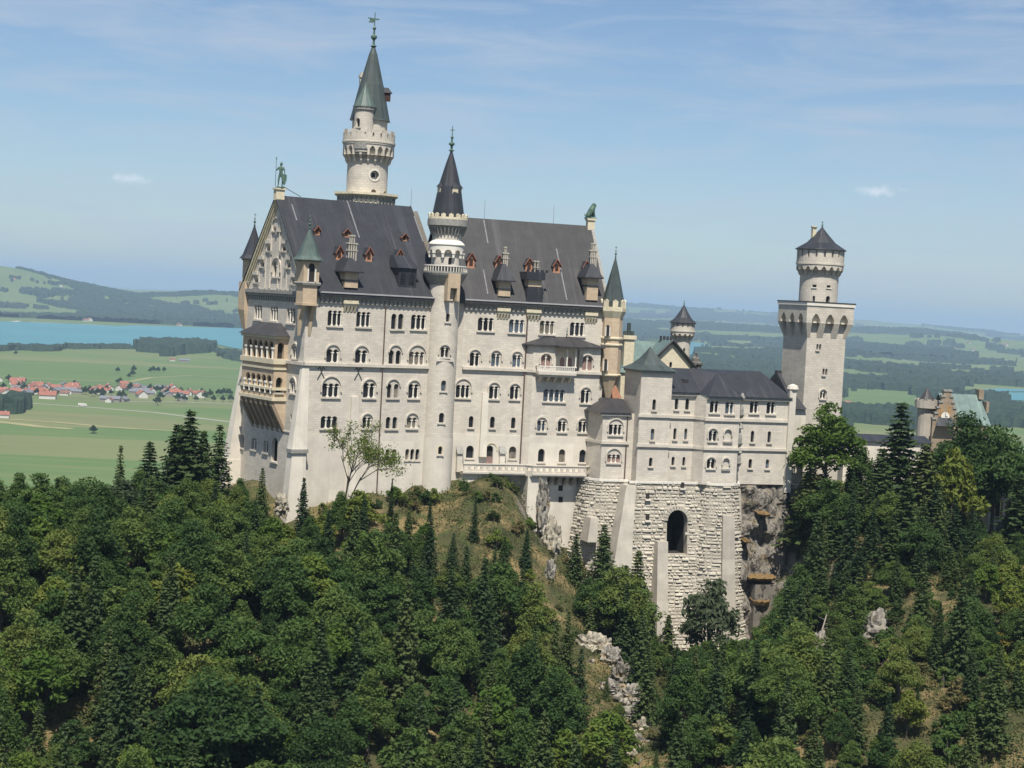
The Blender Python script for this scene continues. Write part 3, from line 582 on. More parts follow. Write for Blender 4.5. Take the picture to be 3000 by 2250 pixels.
roofB = gable_roof(PAL, B, -2.5, BE, BR, BD_, ZR2, EAV, m='lead_roof_brown')
nB = np.array([*(-B.w * (ZR2 - EAV + .35)), BR + .95]); nB = nB / np.linalg.norm(nB); pB = np.array(B.P(0, -.95, EAV - .35))
mb = MB(); P = [B.P(BE, -.6, EAV), B.P(BE + .6, -.6, EAV), B.P(BE + .6, BR, ZR2 + .25), B.P(BE, BR, ZR2 + .25)]; mb.hexa([(p[0], p[1], p[2] - 1.2) for p in P] + P)
P = [B.P(BE, BR, ZR2 + .25), B.P(BE + .6, BR, ZR2 + .25), B.P(BE + .6, BD_ + .6, EAV), B.P(BE, BD_ + .6, EAV)]; mb.hexa([(p[0], p[1], p[2] - 1.2) for p in P] + P); mb.build('gable_coping', 'grey_stone', PAL)
LPZ = ZR2 + 1.5; mb = MB(); mb.fbox(B, BE - .75, BE + .75, BR - .6, BR + .6, ZR2 - 1.2, ZR2 + 1.1); mb.fbox(B, BE - .95, BE + .95, BR - .8, BR + .8, ZR2 + 1.1, LPZ); mb.build('pedestal', 'cream_stone', PAL)
q = pxw(B, R4, 655, 708, 636, 1285); mb = MB(); taper(mb, B, q[2], -30, (q[0], q[1], -.4, .02), (q[0] - .15, q[1] + .1, -.85, .02)); mb.build('buttress', 'plaster', PAL)
for x0, x1 in [(442, 492), (838, 886)]:
    q = pxw(B, R4, x0, x1, 1130, 1290, -.9); mb = MB(); mb.fbox(B, q[0], q[1], -.9, .02, -33, q[2] - 1.2); mb.build('buttress', 'plaster', PAL)
    mb = MB(); taper(mb, B, q[2], q[2] - 1.4, (q[0] - .1, q[1] + .1, -.1, .02), (q[0] - .1, q[1] + .25, -1.2, .02)); mb.build('buttress_cap', 'grey_stone', PAL)
a, z = B.px(*R4(1072, 300), -.2); mb = MB(); mb.cyl(B.P(a, -.3, EAV - .4), B.P(a, -.3, B.px(*R4(1018, 1290), -.2)[1]), .14); mb.build('downspout', 'rust_pipe', PAL)
# terrace with arched balustrade, carried on a wall and corbels
TF = B.px(*R4(700, 1360), -2.6)[1]; TT = B.px(*R4(700, 1298), -2.6)[1]; te0 = 1.6; te1 = B.px(*R4(1625, 1335), -3.8)[0]
mb = MB(); TB = -2.8; TC = S3T - 2.9
for (a0, a1, t) in [(te0, SB0 - 1.0, TB), (SB0, te1, TC)]:
    mb.fbox(B, a0, a1, t, 0, TF - .75, TF - .1); mb.fbox(B, a0 - .1, a1 + .1, t - .25, t, TF - .45, TF - .1)
mb.hexa([B.P(SB0 - 1.0, TB, TF - .75), B.P(SB0, TC, TF - .75), B.P(SB0, 0, TF - .75), B.P(SB0 - 1.0, 0, TF - .75), B.P(SB0 - 1, TB, TF - .1), B.P(SB0, TC, TF - .1), B.P(SB0, 0, TF - .1), B.P(SB0 - 1, 0, TF - .1)])
mb.build('terrace_floor', 'limestone', PAL)
def parapet(T, P0, P1, z0, z1, gap=1.15, m='limestone', name='balustrade', th=.3):
    P0, P1 = np.array(P0[:2]), np.array(P1[:2]); L = np.linalg.norm(P1 - P0); u = (P1 - P0) / L; w = np.array([-u[1], u[0]])
    M = lambda a, z, d: (*(P0 + a * u + d * w), z)
    n = max(1, int(L / gap)); g = L / n; holes = []
    for k in range(n): P, _, _ = arch(k * g + g * .2, (k + 1) * g - g * .2, z1 - .32, z0 + (z1 - z0) * .3, 1); holes.append(P)
    mb = MB(); wall(mb, M, [(0, z0), (L, z0), (L, z1), (0, z1)], holes, th); wall(mb, lambda a, z, d: M(L - a, z, th - d), [(0, z0), (L, z0), (L, z1), (0, z1)], [[(L - a, z) for a, z in h][::-1] for h in holes], .01)
    mb.mbox(M, -.05, L + .05, z1 - .02, z1 + .16, -.12, th + .12); mb.build(name, m, T)
parapet(PAL, B.P(te0, TB, 0), B.P(SB0 - 1.0, TB, 0), TF - .1, TT); parapet(PAL, B.P(SB0 - 1, TB, 0), B.P(SB0, TC, 0), TF - .1, TT); parapet(PAL, B.P(SB0, TC, 0), B.P(te1, TC, 0), TF - .1, TT); parapet(PAL, B.P(te1, TC, 0), B.P(te1 + 2.4, TC + 2.4, 0), TF - .1, TT)
mb = MB(); mb.fbox(B, te0 + .1, 7.0, TB + .5, -.1, -40, TF - .75); mb.build('terrace_wall', 'plaster', PAL); mb = MB(); mb.fbox(B, SB0 - .6, SB0 + 3.3, TC + .6, S3T, -44, TF - .75); mb.build('terrace_wall', 'plaster', PAL)
mb = MB()
for k in range(8):
    a = SB0 + 4.2 + k * 1.55; taper(mb, B, TF - .75, TF - 2.6, (a, a + .5, TC + .2, S3T), (a, a + .5, S3T - .3, S3T))
mb.build('terrace_corbels', 'grey_stone', PAL)
for x, y in [(1398, 1515), (1398, 1620)]:
    a, z = B.px(*R4(x, y), S3T - .1); mb = MB(); mb.fbox(B, a - .45, a + .45, S3T - .13, S3T, z - .6, z + .5); mb.build('wall_slit', 'opening_dark', PAL)
# tan corner turret at the south-east
tx0, tx1 = B.px(*R4(1778, 250), -.4)[0], B.px(*R4(1950, 300), -.4)[0]
tcx = (tx0 + tx1) / 2; tr = (tx1 - tx0) / 2; tc0 = B.P(tcx, -.1, 0); rot8 = math.atan2(B.u[1], B.u[0]) + math.pi / 8
ztb = B.px(*R4(1830, 470), -1.8)[1]; ztt = B.px(*R3(1880, 1180), -1.8)[1]; zcr = B.px(*R3(1900, 1105), -1.8)[1]; zcp = B.px(*R3(1900, 1050), -1.8)[1]; zap = B.px(*R3(1905, 640), 0)[1]
mb = MB(); mb.lathe(tc0, [(.3, ztb - 5.6), (tr * 1.0, ztb - .3), (tr * 1.04, ztb), (tr * 1.04, ztt)], 8, rot=rot8); mb.build('turret', 'sandstone', PAL)
mb = MB(); mb.lathe(tc0, [(tr * 1.05, ztt - .5), (tr * 1.32, ztt + .8), (tr * 1.32, zcr), (tr * 1.2, zcr + .01)], 8, rot=rot8)
mb.build('cornice', 'cream_stone', PAL)
for z in (B.px(*R4(1850, 130), -1.8)[1], B.px(*R4(1850, 190), -1.8)[1], ztb): mb = MB(); mb.lathe(tc0, [(tr * 1.04, z - .3), (tr * 1.17, z - .1), (tr * 1.17, z + .15), (tr * 1.04, z + .25)], 8, rot=rot8); mb.build('string_course', 'cream_stone', PAL)
mb = MB(); mb.fbox(B, tcx - .3, tcx + .3, -.3, .2, ztt - .6, ztt - .5)
mb.build('string_course', 'cream_stone', PAL)
def crenels(mb, c, r, z0, z1, n, rot=0, frac=.55, th=.35, pointed=False):
    for i in range(n):
        t0 = rot + 2 * math.pi * (i + .5 - frac / 2) / n; t1 = rot + 2 * math.pi * (i + .5 + frac / 2) / n
        P = [(c[0] + q * math.cos(t), c[1] + q * math.sin(t)) for q, t in ((r, t0), (r, t1), (r - th, t1), (r - th, t0))]
        mb.prism(P, z0, z1)
        if pointed:
            cc = [(c[0] + q * math.cos((t0 + t1) / 2), c[1] + q * math.sin((t0 + t1) / 2)) for q in (r, r - th)]; zt = z1 + (z1 - z0) * .22
            mb.add([(*P[0], z1), (*P[1], z1), (*P[2], z1), (*P[3], z1), (*cc[0], zt), (*cc[1], zt)], [(0, 1, 4), (1, 2, 5, 4), (2, 3, 5), (3, 0, 4, 5)])
mb = MB(); crenels(mb, tc0, tr * 1.26, zcr - .4, zcp, 8, rot8 - .2, pointed=True); mb.build('battlement', 'cream_stone', PAL)
mb = MB(); mb.lathe(tc0, [(tr * 1.12, zcr - .2), (tr * 1.08, zcp), (tr * .45, zcp + (zap - zcp) * .62), (.06, zap)], 8, rot=rot8); mb.build('turret_spire', 'copper_dark', PAL); finial(PAL, tc0, zap - .1, 2.3, .2)
for reg, x0, x1, yt, yb, s in [(R4, 1820, 1848, 5, 110, 0), (R4, 1800, 1828, 320, 430, 0)]:
    q = pxw(B, reg, x0, x1, yt, yb, -.1 - tr); Mt = fm(B, -.1 - tr * .96); H_ = []
    mb = MB(); P, _, _ = arch(q[0], q[1], q[2], q[3]); mb.add([Mt(x, z, -.05) for x, z in P], [tuple(range(len(P)))]); o = mb.build('turret_opening', 'opening_dark', PAL)
    mb = MB()
    for a in (q[0] - .12, q[1] + .12): mb.cyl(Mt(a, q[3], -.15), Mt(a, q[2] - .4, -.15), .13, .13, 6)
    mb.build('column', 'white_stone', o)
    mb = MB(); t = rot8 + math.pi / 4 * 7 - math.pi / 8 + 0; cA = np.array([math.cos(t), math.sin(t)])
# dormers
def dormer(F, reg, x0, x1, yt, yb, P, N, red=True):
    c = on_plane(*reg((x0 + x1) / 2, yb), P, N); top = on_plane(*reg((x0 + x1) / 2, yt), P, N)
    rel = np.array([c[0], c[1]]) - F.o; a = float(rel @ F.u); t = float(rel @ F.w) - .15
    w = (x1 - x0) / (2212 / 700.) * c[1] / F_ * .5 * 1.05; k = (yb - yt) / (2212 / 700.) * c[1] / F_
    z0 = c[2] - .15; zb = z0 + k * .58; zt = z0 + k; sl = N[2] / math.hypot(N[0], N[1]); D = k * sl + .5   # metres inward for a rise of k
    mb = MB(); mb.fbox(F, a - w * .82, a + w * .82, t, t + D * .8, z0 - .6, zb); mb.add([F.P(a - w * .82, t, zb), F.P(a + w * .82, t, zb), F.P(a, t, zt - .15), F.P(a, t + D, zt - .15)], [(0, 1, 2)])
    o = mb.build('dormer', 'red_dormer', PAL)
    mb = MB()
    for s in (-1, 1):
        p = [F.P(a + s * w * 1.1, t - .3, zb - .25), F.P(a, t - .3, zt), F.P(a, t + D + .3, zt), F.P(a + s * w * 1.1, t + D * .72, zb - .25)]
        mb.hexa([(x, y, z - .16) for x, y, z in (p if s < 0 else p[::-1])] + (p if s < 0 else p[::-1]))
    mb.build('dormer_roof', 'lead_roof', o)
    mb = MB()
    for s in (-1, 1): p = [F.P(a + s * w * 1.13, t - .34, zb - .3), F.P(a, t - .34, zt + .05)]; mb.cyl(p[0], p[1], .09)
    mb.build('barge_board', 'red_paint', o)
    mb = MB(); Pp, _, _ = arch(a - w * .42, a + w * .42, zb + k * .08, z0 + k * .13); mb.add([F.P(x, t - .03, z) for x, z in Pp], [tuple(range(len(Pp)))]); mb.build('pane', 'dark_wood', o)
for q in [(845, 910, 665, 745), (1115, 1185, 690, 765), (1650, 1722, 735, 800), (1045, 1120, 848, 975), (1318, 1395, 862, 990), (1600, 1675, 880, 1008)]: dormer(A, R1, *q, pA, nA)
for q in [(525, 605, 598, 735), (782, 862, 620, 745), (1062, 1140, 645, 765), (1320, 1395, 658, 780), (1597, 1665, 672, 795)]: dormer(B, R3, *q, pB, nB)
# wide dark dormer near the stair tower
c = on_plane(*R1(1715, 1240), pA, nA); rel = np.array(c[:2]) - A.o; a, t = float(rel @ A.u), float(rel @ A.w); z0 = c[2]
mb = MB(); mb.fbox(A, a - 1.9, a + 1.9, t, t + 4.4, z0 - .5, z0 + 3.6); o = mb.build('dormer', 'lead_roof', PAL)
mb = MB(); mb.hexa([A.P(a - 2.3, t - .4, z0 + 3.6), A.P(a + 2.3, t - .4, z0 + 3.6), A.P(a + 2.3, t + 4, z0 + 3.6), A.P(a - 2.3, t + 4, z0 + 3.6), A.P(a - 1.6, t + 3, z0 + 6), A.P(a + 1.6, t + 3, z0 + 6), A.P(a + 1.6, t + 4, z0 + 6), A.P(a - 1.6, t + 4, z0 + 6)]); mb.build('dormer_roof', 'lead_roof', o)
mb = MB()
for s in (-.95, .85): Pp, _, _ = arch(a + s - .55, a + s + .55, z0 + 2.8, z0 + .5); mb.add([A.P(x, t - .03, z) for x, z in Pp], [tuple(range(len(Pp)))])
mb.build('pane', 'glass', o)
# chimneys standing on the eaves
def chimney(F, reg, bx0, bx1, yb, yt, roof_y, px0, px1, py, n=4, flat=False, low=None, m='sandstone'):
    t = -.35; q = pxw(F, reg, bx0, bx1, yt, yb, t); a0, a1 = q[0], q[1]; z1, z0 = q[2], q[3]; zr = F.px(*reg((bx0 + bx1) / 2, roof_y), .6)[1]; zp = F.px(*reg((px0 + px1) / 2, py), .6)[1]
    mb = MB(); mb.fbox(F, a0, a1, t, 4.6, z0, z1 - .6); o = mb.build('chimney', m, PAL)
    mb = MB(); mb.fbox(F, a0 - .1, a1 + .1, t - .12, 4.7, z1 - 2.2, z1 - 1.9)
    if not flat: taper(mb, F, zr, z1 - .4, (a0 + .9, a1 - .9, .5, 3.2), (a0 - .75, a1 + .75, t - .75, 4.8)); mb.fbox(F, a0 - .78, a1 + .78, t - .78, 4.8, z1 - .6, z1 - .35)
    else:
        mb.fbox(F, a0 - .6, a1 + .5, t - .6, 4.9, z1 - .6, z1 + .9)
        for k in range(5): mb.fbox(F, a0 - .6 + k * .98, a0 - .1 + k * .98, t - .6, t - .2, z1 + .9, z1 + 1.4)
    mb.build('chimney_cap', 'lead_roof', o)
    ap0, ap1 = F.px(*reg(px0, (py + roof_y) / 2), .8)[0], F.px(*reg(px1, (py + roof_y) / 2), .8)[0]; mb = MB(); zr2 = (zr if not flat else z1 + .6)
    mid = (ap0 + ap1) / 2; H_ = zp - zr2
    for k in range(n):
        a = ap0 + .25 + (ap1 - ap0 - .5) * k / max(1, n - 1); top = zr2 + H_ * (1.0 if abs(a - mid) < (ap1 - ap0) * .25 else .66)
        for tt in (.8, 1.5): mb.cyl(F.P(a, tt, zr2 - .5), F.P(a, tt, top - .2), .15, .15, 8); mb.cyl(F.P(a, tt, top - .3), F.P(a, tt, top), .26, .24, 8)
    for f in (.3, .6): mb.fbox(F, ap0 - .1, ap1 + .1, .6, 1.7, zr2 + H_ * f, zr2 + H_ * f + .14)
    mb.build('chimney_pots', 'concrete', o)
    # corbel below the eave
    mb = MB(); mb.fbox(F, a0 - .15, a1 + .15, -.75, .03, EAV - 1.9, EAV - 1.3); mb.fbox(F, a0, a1, -.5, .03, EAV - 2.4, EAV - 1.9)
    for k in range(4): a = a0 + .1 + k * (a1 - a0 - .6) / 3; taper(mb, F, EAV - 2.4, EAV - 3.4, (a, a + .4, -.5, .02), (a, a + .4, -.12, .02))
    mb.build('chimney_corbel', 'cream_stone', o)
    if low: mb = MB(); mb.fbox(F, a0 - .3, a1 + .3, t - .4, .5, EAV, z0 + .1); mb.build('chimney_skirt', 'lead_roof', o)
chimney(A, R1, 1140, 1262, 1242, 1072, 965, 1168, 1256, 752, 4)
chimney(B, R3, 825, 935, 1005, 840, 705, 862, 918, 545, 3)
chimney(B, R3, 1100, 1222, 940, 825, 800, 1150, 1198, 612, 2, flat=True, low=True)
chimney(B, R3, 1642, 1746, 1042, 812, 705, 1670, 1740, 510, 4)
# pale flashing strips down the roof
for F, P_, N_, reg, p0, p1 in [(A, pA, nA, R1, (1160, 440), (1272, 780)), (A, pA, nA, R1, (1745, 490), (1862, 815)), (A, pA, nA, R1, (640, 470), (700, 620)), (B, pB, nB, R3, (688, 300), (722, 515)), (B, pB, nB, R3, (1362, 565), (1452, 1040)), (B, pB, nB, R3, (688, 760), (718, 985))]:
    a, b = on_plane(*reg(*p0), P_, N_), on_plane(*reg(*p1), P_, N_); ra, rb = a[:2] - F.o, b[:2] - F.o; ua, ub = float(ra @ F.u), float(rb @ F.u); um = (ua + ub) / 2; ta, tb_ = float(ra @ F.w), float(rb @ F.w)
    mb = MB(); q = [F.P(um - .13, tb_, b[2]), F.P(um + .13, tb_, b[2]), F.P(um + .13, ta, a[2]), F.P(um - .13, ta, a[2])]; nn_ = N_ * .07; mb.hexa(q + [(x + nn_[0], y + nn_[1], z + nn_[2]) for x, y, z in q]); mb.build('flashing', 'flashing', PAL)
# lightning rods
for F, reg, x, y0, y1, t in [(A, R1, 1750, 480, 320, TR), (B, R3, 690, 290, 110, BR), (B, R3, 1330, 325, 165, BR)]:
    a, z0 = F.px(*reg(x, y0), t); mb = MB(); mb.cyl(F.P(a, t, z0 - .3), F.P(a, t, F.px(*reg(x, y1), t)[1]), .045, .03, 4); mb.build('lightning_rod', 'iron', PAL)

# ------------------------------------------------------------------ STAIR TOWER between the halves
sx = A.px(*R3(320, 1250), -.3)[0]; SC_ = A.P(sx, .2, 0); sr = 2.95
aS = math.atan2(-SC_[1], -SC_[0])                 # angle facing the viewer's side of the hill
aS = math.atan2(-A.w[1] * .5 - B.w[1] * .5, -A.w[0] * .5 - B.w[0] * .5)
ST = thing('stair_tower', 'slender round stair tower with a dark pointed spire on the middle of the palace front', 'tower', (SC_[0], SC_[1], -42))
def sz(y, reg=R3, t=-sr, x=320): return A.px(*reg(x, y), t)[1]
Ml = cylm(SC_, sr, aS)
def cyl_a(c, r, aref, px, py):                     # arc position of a photo point on a drum
    lo = None
    r_ = ray(px, py); x0, y0 = c[0], c[1]; dx, dy = r_[0], r_[1]
    a_ = dx * dx + dy * dy; b_ = -2 * (dx * x0 + dy * y0); c_ = x0 * x0 + y0 * y0 - r * r; D = b_ * b_ - 4 * a_ * c_
    k = (-b_ - math.sqrt(max(D, 0))) / (2 * a_); P = (dx * k - x0, dy * k - y0); t = math.atan2(P[1], P[0]) - aref
    while t > math.pi: t -= 2 * math.pi
    while t < -math.pi: t += 2 * math.pi
    return t * r, r_[2] * k
def cyw(c, r, aref, reg, x0, x1, yt, yb):
    xm, ym = (x0 + x1) / 2, (yt + yb) / 2
    return cyl_a(c, r, aref, *reg(x0, ym))[0], cyl_a(c, r, aref, *reg(x1, ym))[0], cyl_a(c, r, aref, *reg(xm, yt))[1], cyl_a(c, r, aref, *reg(xm, yb))[1]
def drum(T, c, r, aref, z0, z1, holes, m, depth=.5, name='wall', n=40):
    M = cylm(c, r, aref); L = math.pi * r; mb = MB(); wall(mb, M, [(-L, z0), (L, z0), (L, z1), (-L, z1)], holes, depth, vlines=[-L + 2 * L * i / n for i in range(1, n)]); return mb.build(name, m, T)
H = []; st = lambda *a: cyw(SC_, sr, aS, *a)
window(ST, Ml, H, *st(R3, 337, 372, 1165, 1240), 1); window(ST, Ml, H, *st(R3, 350, 385, 955, 1030), 1)
window(ST, Ml, H, *st(R4, 288, 362, 215, 305), 2, hood=st(R4, 288, 362, 180, 305)[2]); window(ST, Ml, H, *st(R4, 292, 338, 520, 618), 1); window(ST, Ml, H, *st(R4, 272, 320, 820, 912), 1)
HP2 = []; window(ST, cylm(SC_, sr + .12, aS), HP2, *cyw(SC_, sr + .12, aS, R4, 265, 302, 1130, 1205), 1, surround='cream_stone')
zbal = sz(790); zgal = sz(715)
drum(ST, SC_, sr, aS, ZB - .3, zbal - 1, H, 'limestone'); drum(ST, SC_, sr + .12, aS, -48, ZB - .3, HP2, 'plaster', name='base')
q = st(R4, 255, 398, 318, 340); mb = MB(); mb.mbox(Ml, q[0], q[1], q[3] - .1, q[2], -.5, .2); mb.build('sill', 'limestone', ST)
mb = MB(); Pc = [(sr, sz(900)), (sr + .3, sz(880)), (sr + 1.1, sz(810)), (sr + 1.25, zbal), (sr + 1.25, zbal + .35), (0.1, zbal + .36)]; mb.lathe(SC_, Pc, 32); mb.build('balcony', 'grey_stone', ST)
mb = MB(); mb.lathe(SC_, [(sr + 1.22, zgal - .22), (sr + 1.22, zgal), (sr + .98, zgal), (sr + .98, zgal - .22)], 32)
for i in range(44): t = 2 * math.pi * i / 44; mb.cyl((SC_[0] + (sr + 1.1) * math.cos(t), SC_[1] + (sr + 1.1) * math.sin(t), zbal + .3), (SC_[0] + (sr + 1.1) * math.cos(t), SC_[1] + (sr + 1.1) * math.sin(t), zgal - .2), .09, .09, 6)
mb.build('balustrade', 'white_stone', ST)
z35 = sz(400); ztop = sz(290); zcr = sz(225); rs = 3.25; ru = sr - .15
H = []; Mu = cylm(SC_, ru, aS); window(ST, Mu, H, *cyw(SC_, ru, aS, R3, 358, 395, 645, 712), 1, sill=False, name='door')
drum(ST, SC_, ru, aS, zbal, ztop, H, 'limestone')
# ring of arches on brackets round the room
zA0, zA1 = sz(600), sz(525)
nA_ = 10; H = []; L = math.pi * rs
for i in range(nA_): a = -L + 2 * L * (i + .5) / nA_; P, _, _ = arch(a - .78, a + .78, zA1 - .9, zA0 - .02); P = [(x, max(z, zA0 + .001)) for x, z in P]; H.append([(x, z) for x, z in P])
mb = MB(); wall(mb, cylm(SC_, rs + .05, aS), [(-L, zA0), (L, zA0), (L, zA1), (-L, zA1)], H, .35, vlines=[-L + 2 * L * i / 40 for i in range(1, 40)])
mb.lathe(SC_, [(ru, zA1), (rs + .2, zA1), (rs + .2, zA1 + .15), (ru, zA1 + .9)], 32)
for i in range(nA_): a = -L + 2 * L * i / nA_; M_ = cylm(SC_, rs + .12, aS); mb.mbox(M_, a - .22, a + .22, zA0 - .9, zA0 + .2, 0, .5); mb.mbox(M_, a - .34, a + .34, zA0 - .15, zA0 + .1, -.1, .5)
mb.build('arcade', 'white_stone', ST)
mb = MB(); mb.lathe(SC_, [(ru, sz(400) - .3), (rs + .35, sz(350)), (rs + .6, sz(345)), (rs + .6, ztop + .1), (.1, ztop + .12)], 32)
for i in range(30): t = 2 * math.pi * i / 30; mb.cyl((SC_[0] + (ru + .2) * math.cos(t), SC_[1] + (ru + .2) * math.sin(t), z35 - .7), (SC_[0] + (rs + .3) * math.cos(t), SC_[1] + (rs + .3) * math.sin(t), sz(350)), .12, .2, 4)
mb.build('cornice', 'grey_stone', ST)
mb = MB(); crenels(mb, SC_, rs + .5, ztop, zcr - .3, 16, pointed=True, frac=.6); mb.lathe(SC_, [(rs + .5, ztop), (rs + .5, ztop + .5), (rs + .2, ztop + .5), (rs + .2, ztop)], 32); mb.build('battlement', 'cream_stone', ST)
zsp = A.px(*R8(1030, 1220), 0)[1]; zsb = sz(250)
mb = MB(); mb.lathe(SC_, [(rs - .15, ztop), (rs - .2, zsb), (rs * .66, A.px(*R8(1000, 1510), 0)[1]), (rs * .3, A.px(*R8(1020, 1330), 0)[1]), (.16, zsp)], 16); sp_ = mb.build('spire', 'lead_roof', ST)
zd = A.px(*R8(985, 1570), -2)[1]
for k, t in enumerate([aS + .1, aS + 1.5, aS - 1.5]):
    d = np.array([math.cos(t), math.sin(t)]); o_ = np.array(SC_[:2]) + d * rs * .70; w = np.array([-d[1], d[0]])
    mb = MB(); P = [(*(o_ + w * s * .6 - d * k2), zd) for s, k2 in ((-1, 0), (1, 0), (1, 1.2), (-1, 1.2))]; mb.hexa(P + [(a, b, c + 1.5) for a, b, c in P]); o = mb.build('spire_dormer', 'cream_stone', ST)
    mb = MB(); b = [(*(o_ + w * s * .8 - d * (k2 - .2)), zd + 1.4) for s, k2 in ((-1, 0), (1, 0), (1, 1.6), (-1, 1.6))]; tpp = (*(o_ - d * .5), zd + 2.5); mb.add(b + [tpp], [(0, 1, 4), (1, 2, 4), (2, 3, 4), (3, 0, 4)]); mb.build('dormer_roof', 'lead_roof', o)
finial(ST, SC_, zsp - .1, A.px(*R8(1038, 1018), 0)[1] - zsp, .45, 'bronze')
# tan oriel under the balcony
t0 = cyl_a(SC_, sr, aS, *R3(385, 900))[0]; Mo = cylm(SC_, sr + 1.1, aS); mb = MB()
w = 1.15; tt = aS + t0 / sr; d = np.array([math.cos(tt), math.sin(tt)]); e = np.array([-d[1], d[0]]); o_ = np.array(SC_[:2]); MOr = lambda a, z, dd: (*(o_ + d * (sr + 1.35 - dd) + e * a), z)
P, _, _ = arch(-w * .62, w * .62, sz(895) - .0, sz(1005)); zq0 = sz(985)
wall(mb, MOr, [(-w * 1.1, zq0 + 1.2), (w * 1.1, zq0 + 1.2), (w * 1.1, zbal - .01), (-w * 1.1, zbal - .01)], [], .3)
for s in (-1, 1): mb.mbox(MOr, *(sorted((s * w * 1.1, s * w * .6))), zq0 - 1.2, zbal - .01, .02, 2.2)
mb.mbox(MOr, -w * 1.1, w * 1.1, zq0 + 3.0, zbal - .02, .02, 2.2)
mb.build('oriel', 'sandstone', ST)
# ------------------------------------------------------------------ MAIN ROUND TOWER (behind the palace roof)
mx_ = A.px(*R8(345, 1500), 30)[0]; MC = A.P(mx_, 30, 0); mr = 4.12
MT_ = thing('round_tower', 'tallest round tower with battlemented gallery and green spire, rising behind the palace roof', 'tower', (MC[0], MC[1], -30))
aM = math.atan2(-MC[1], -MC[0])
def mz(y, x=350, back=0.): r_ = ray(*R8(x, y)); return float(r_[2] * (MC[1] - back) / r_[1])
mt = lambda *a: cyw(MC, mr, aM, R8, *a)
H = []; Mm = cylm(MC, mr, aM)
window(MT_, Mm, H, *mt(380, 420, 1532, 1585), 1, sill=False); window(MT_, Mm, H, *mt(480, 504, 1542, 1590), 1, sill=False)
q = mt(385, 430, 1397, 1442); ca, cz, cr_ = (q[0] + q[1]) / 2, (q[2] + q[3]) / 2, .95
circ = lambda r, n=18: [(ca + r * math.cos(2 * math.pi * i / n), cz + r * math.sin(2 * math.pi * i / n)) for i in range(n)]
H.append(circ(cr_)); mb = MB(); mb.add([Mm(a, z, .75) for a, z in circ(cr_)], [tuple(range(18))]); o = mb.build('round_window', 'white_stone', MT_)
mb = MB(); mb.mbox(Mm, ca - .45, ca + .45, cz - .4, cz + .5, .7, .9); mb.build('pane', 'glass', o)
mb = MB(); a_, b_ = circ(cr_ + .28), circ(cr_); mb.add([Mm(a, z, -.12) for a, z in a_] + [Mm(a, z, -.12) for a, z in b_] + [Mm(a, z, .05) for a, z in a_], [(i, (i + 1) % 18, 18 + (i + 1) % 18, 18 + i) for i in range(18)] + [(36 + i, 36 + (i + 1) % 18, (i + 1) % 18, i) for i in range(18)]); mb.build('surround', 'white_stone', o)
zc0, zc1, zp0, zp1 = mz(1335), mz(1190), mz(1165), mz(1068); rg = 5.15
drum(MT_, MC, mr, aM, -30, zc1, H, 'tower_stone')
zpl = mz(1600); mb = MB(); mb.lathe(MC, [(5.9, zpl - 3), (6.1, zpl - .2), (6.9, zpl + .3), (6.9, zpl + .75), (.1, zpl + .8)], 8, rot=aM + math.pi / 8); mb.build('platform', 'cream_stone', MT_)
mb = MB(); rc = 6.25
for i in range(8):
    t0, t1 = aM + math.pi / 8 + i * math.pi / 4, aM + math.pi / 8 + (i + 1) * math.pi / 4; p0 = np.array([MC[0] + rc * math.cos(t0), MC[1] + rc * math.sin(t0)]); p1 = np.array([MC[0] + rc * math.cos(t1), MC[1] + rc * math.sin(t1)])
    for k in range(5):
        f0, f1 = k / 5, (k + 1) / 5; A0, A1 = p0 + (p1 - p0) * f0, p0 + (p1 - p0) * f1; Am = (A0 + A1) / 2
        mb.cyl((*A0, zpl - 1.5), (*Am, zpl + .15), .1, .1, 4); mb.cyl((*Am, zpl + .15), (*A1, zpl - 1.5), .1, .1, 4)
mb.build('platform_brackets', 'grey_stone', MT_)
# pointed machicolation
def machic(T, c, r0, r1, aref, z0, z1, n, m='limestone', zlow=None, name='machicolation', frac=.36):
    L = math.pi * r1; H = []; g = 2 * L / n
    for i in range(n):
        a = -L + g * (i + .5); P, _, _ = arch(a - g * frac, a + g * frac, z1 - .35, z0 + .02 + (z1 - z0) * .0, 1, True); H.append([(x, max(z, z0 + .001)) for x, z in P])
    mb = MB(); wall(mb, cylm(c, r1, aref), [(-L, z0), (L, z0), (L, z1), (-L, z1)], H, (r1 - r0) * .9, vlines=[-L + 2 * L * i / (n * 4) for i in range(1, n * 4)])
    zl = zlow if zlow is not None else z0 - 1.5
    for i in range(n):
        t = aref - math.pi + 2 * math.pi * i / n; hw = g * (.5 - frac) / r1
        vs = []
        for s in (-1, 1):
            th = t + s * hw
            for r, z in ((r0 - .1, zl), (r0 + .12, zl), (r0 + (r1 - r0) * .5, zl + (z0 - zl) * .35), (r0 + (r1 - r0) * .55, zl + (z0 - zl) * .6), (r1, z0), (r0 - .1, z0)): vs.append((c[0] + r * math.cos(th), c[1] + r * math.sin(th), z))
        mb.add(vs, [tuple(range(6)), tuple(range(6, 12))[::-1]] + [(j, 6 + j, 6 + (j + 1) % 6, (j + 1) % 6) for j in range(6)])
    mb.lathe(c, [(r0 - .02, z0 - .6), (r1 - (r1 - r0) * .85, z0), (r1 - (r1 - r0) * .85, z1)], n * 2)
    mb.lathe(c, [(r0 - .1, z1 - .02), (r1, z1 - .02), (r1 + .15, z1), (r1 + .15, z1 + .3), (r1, z1 + .32), (r0 - .5, z1 + .34)], n * 2)
    return mb.build(name, m, T)
machic(MT_, MC, mr, rg, aM, (zc0 + zc1) / 2 - .1, zc1 + .3, 20, zlow=zc0)
mb = MB(); n = 20; L = math.pi * (rg + .1)
H = []
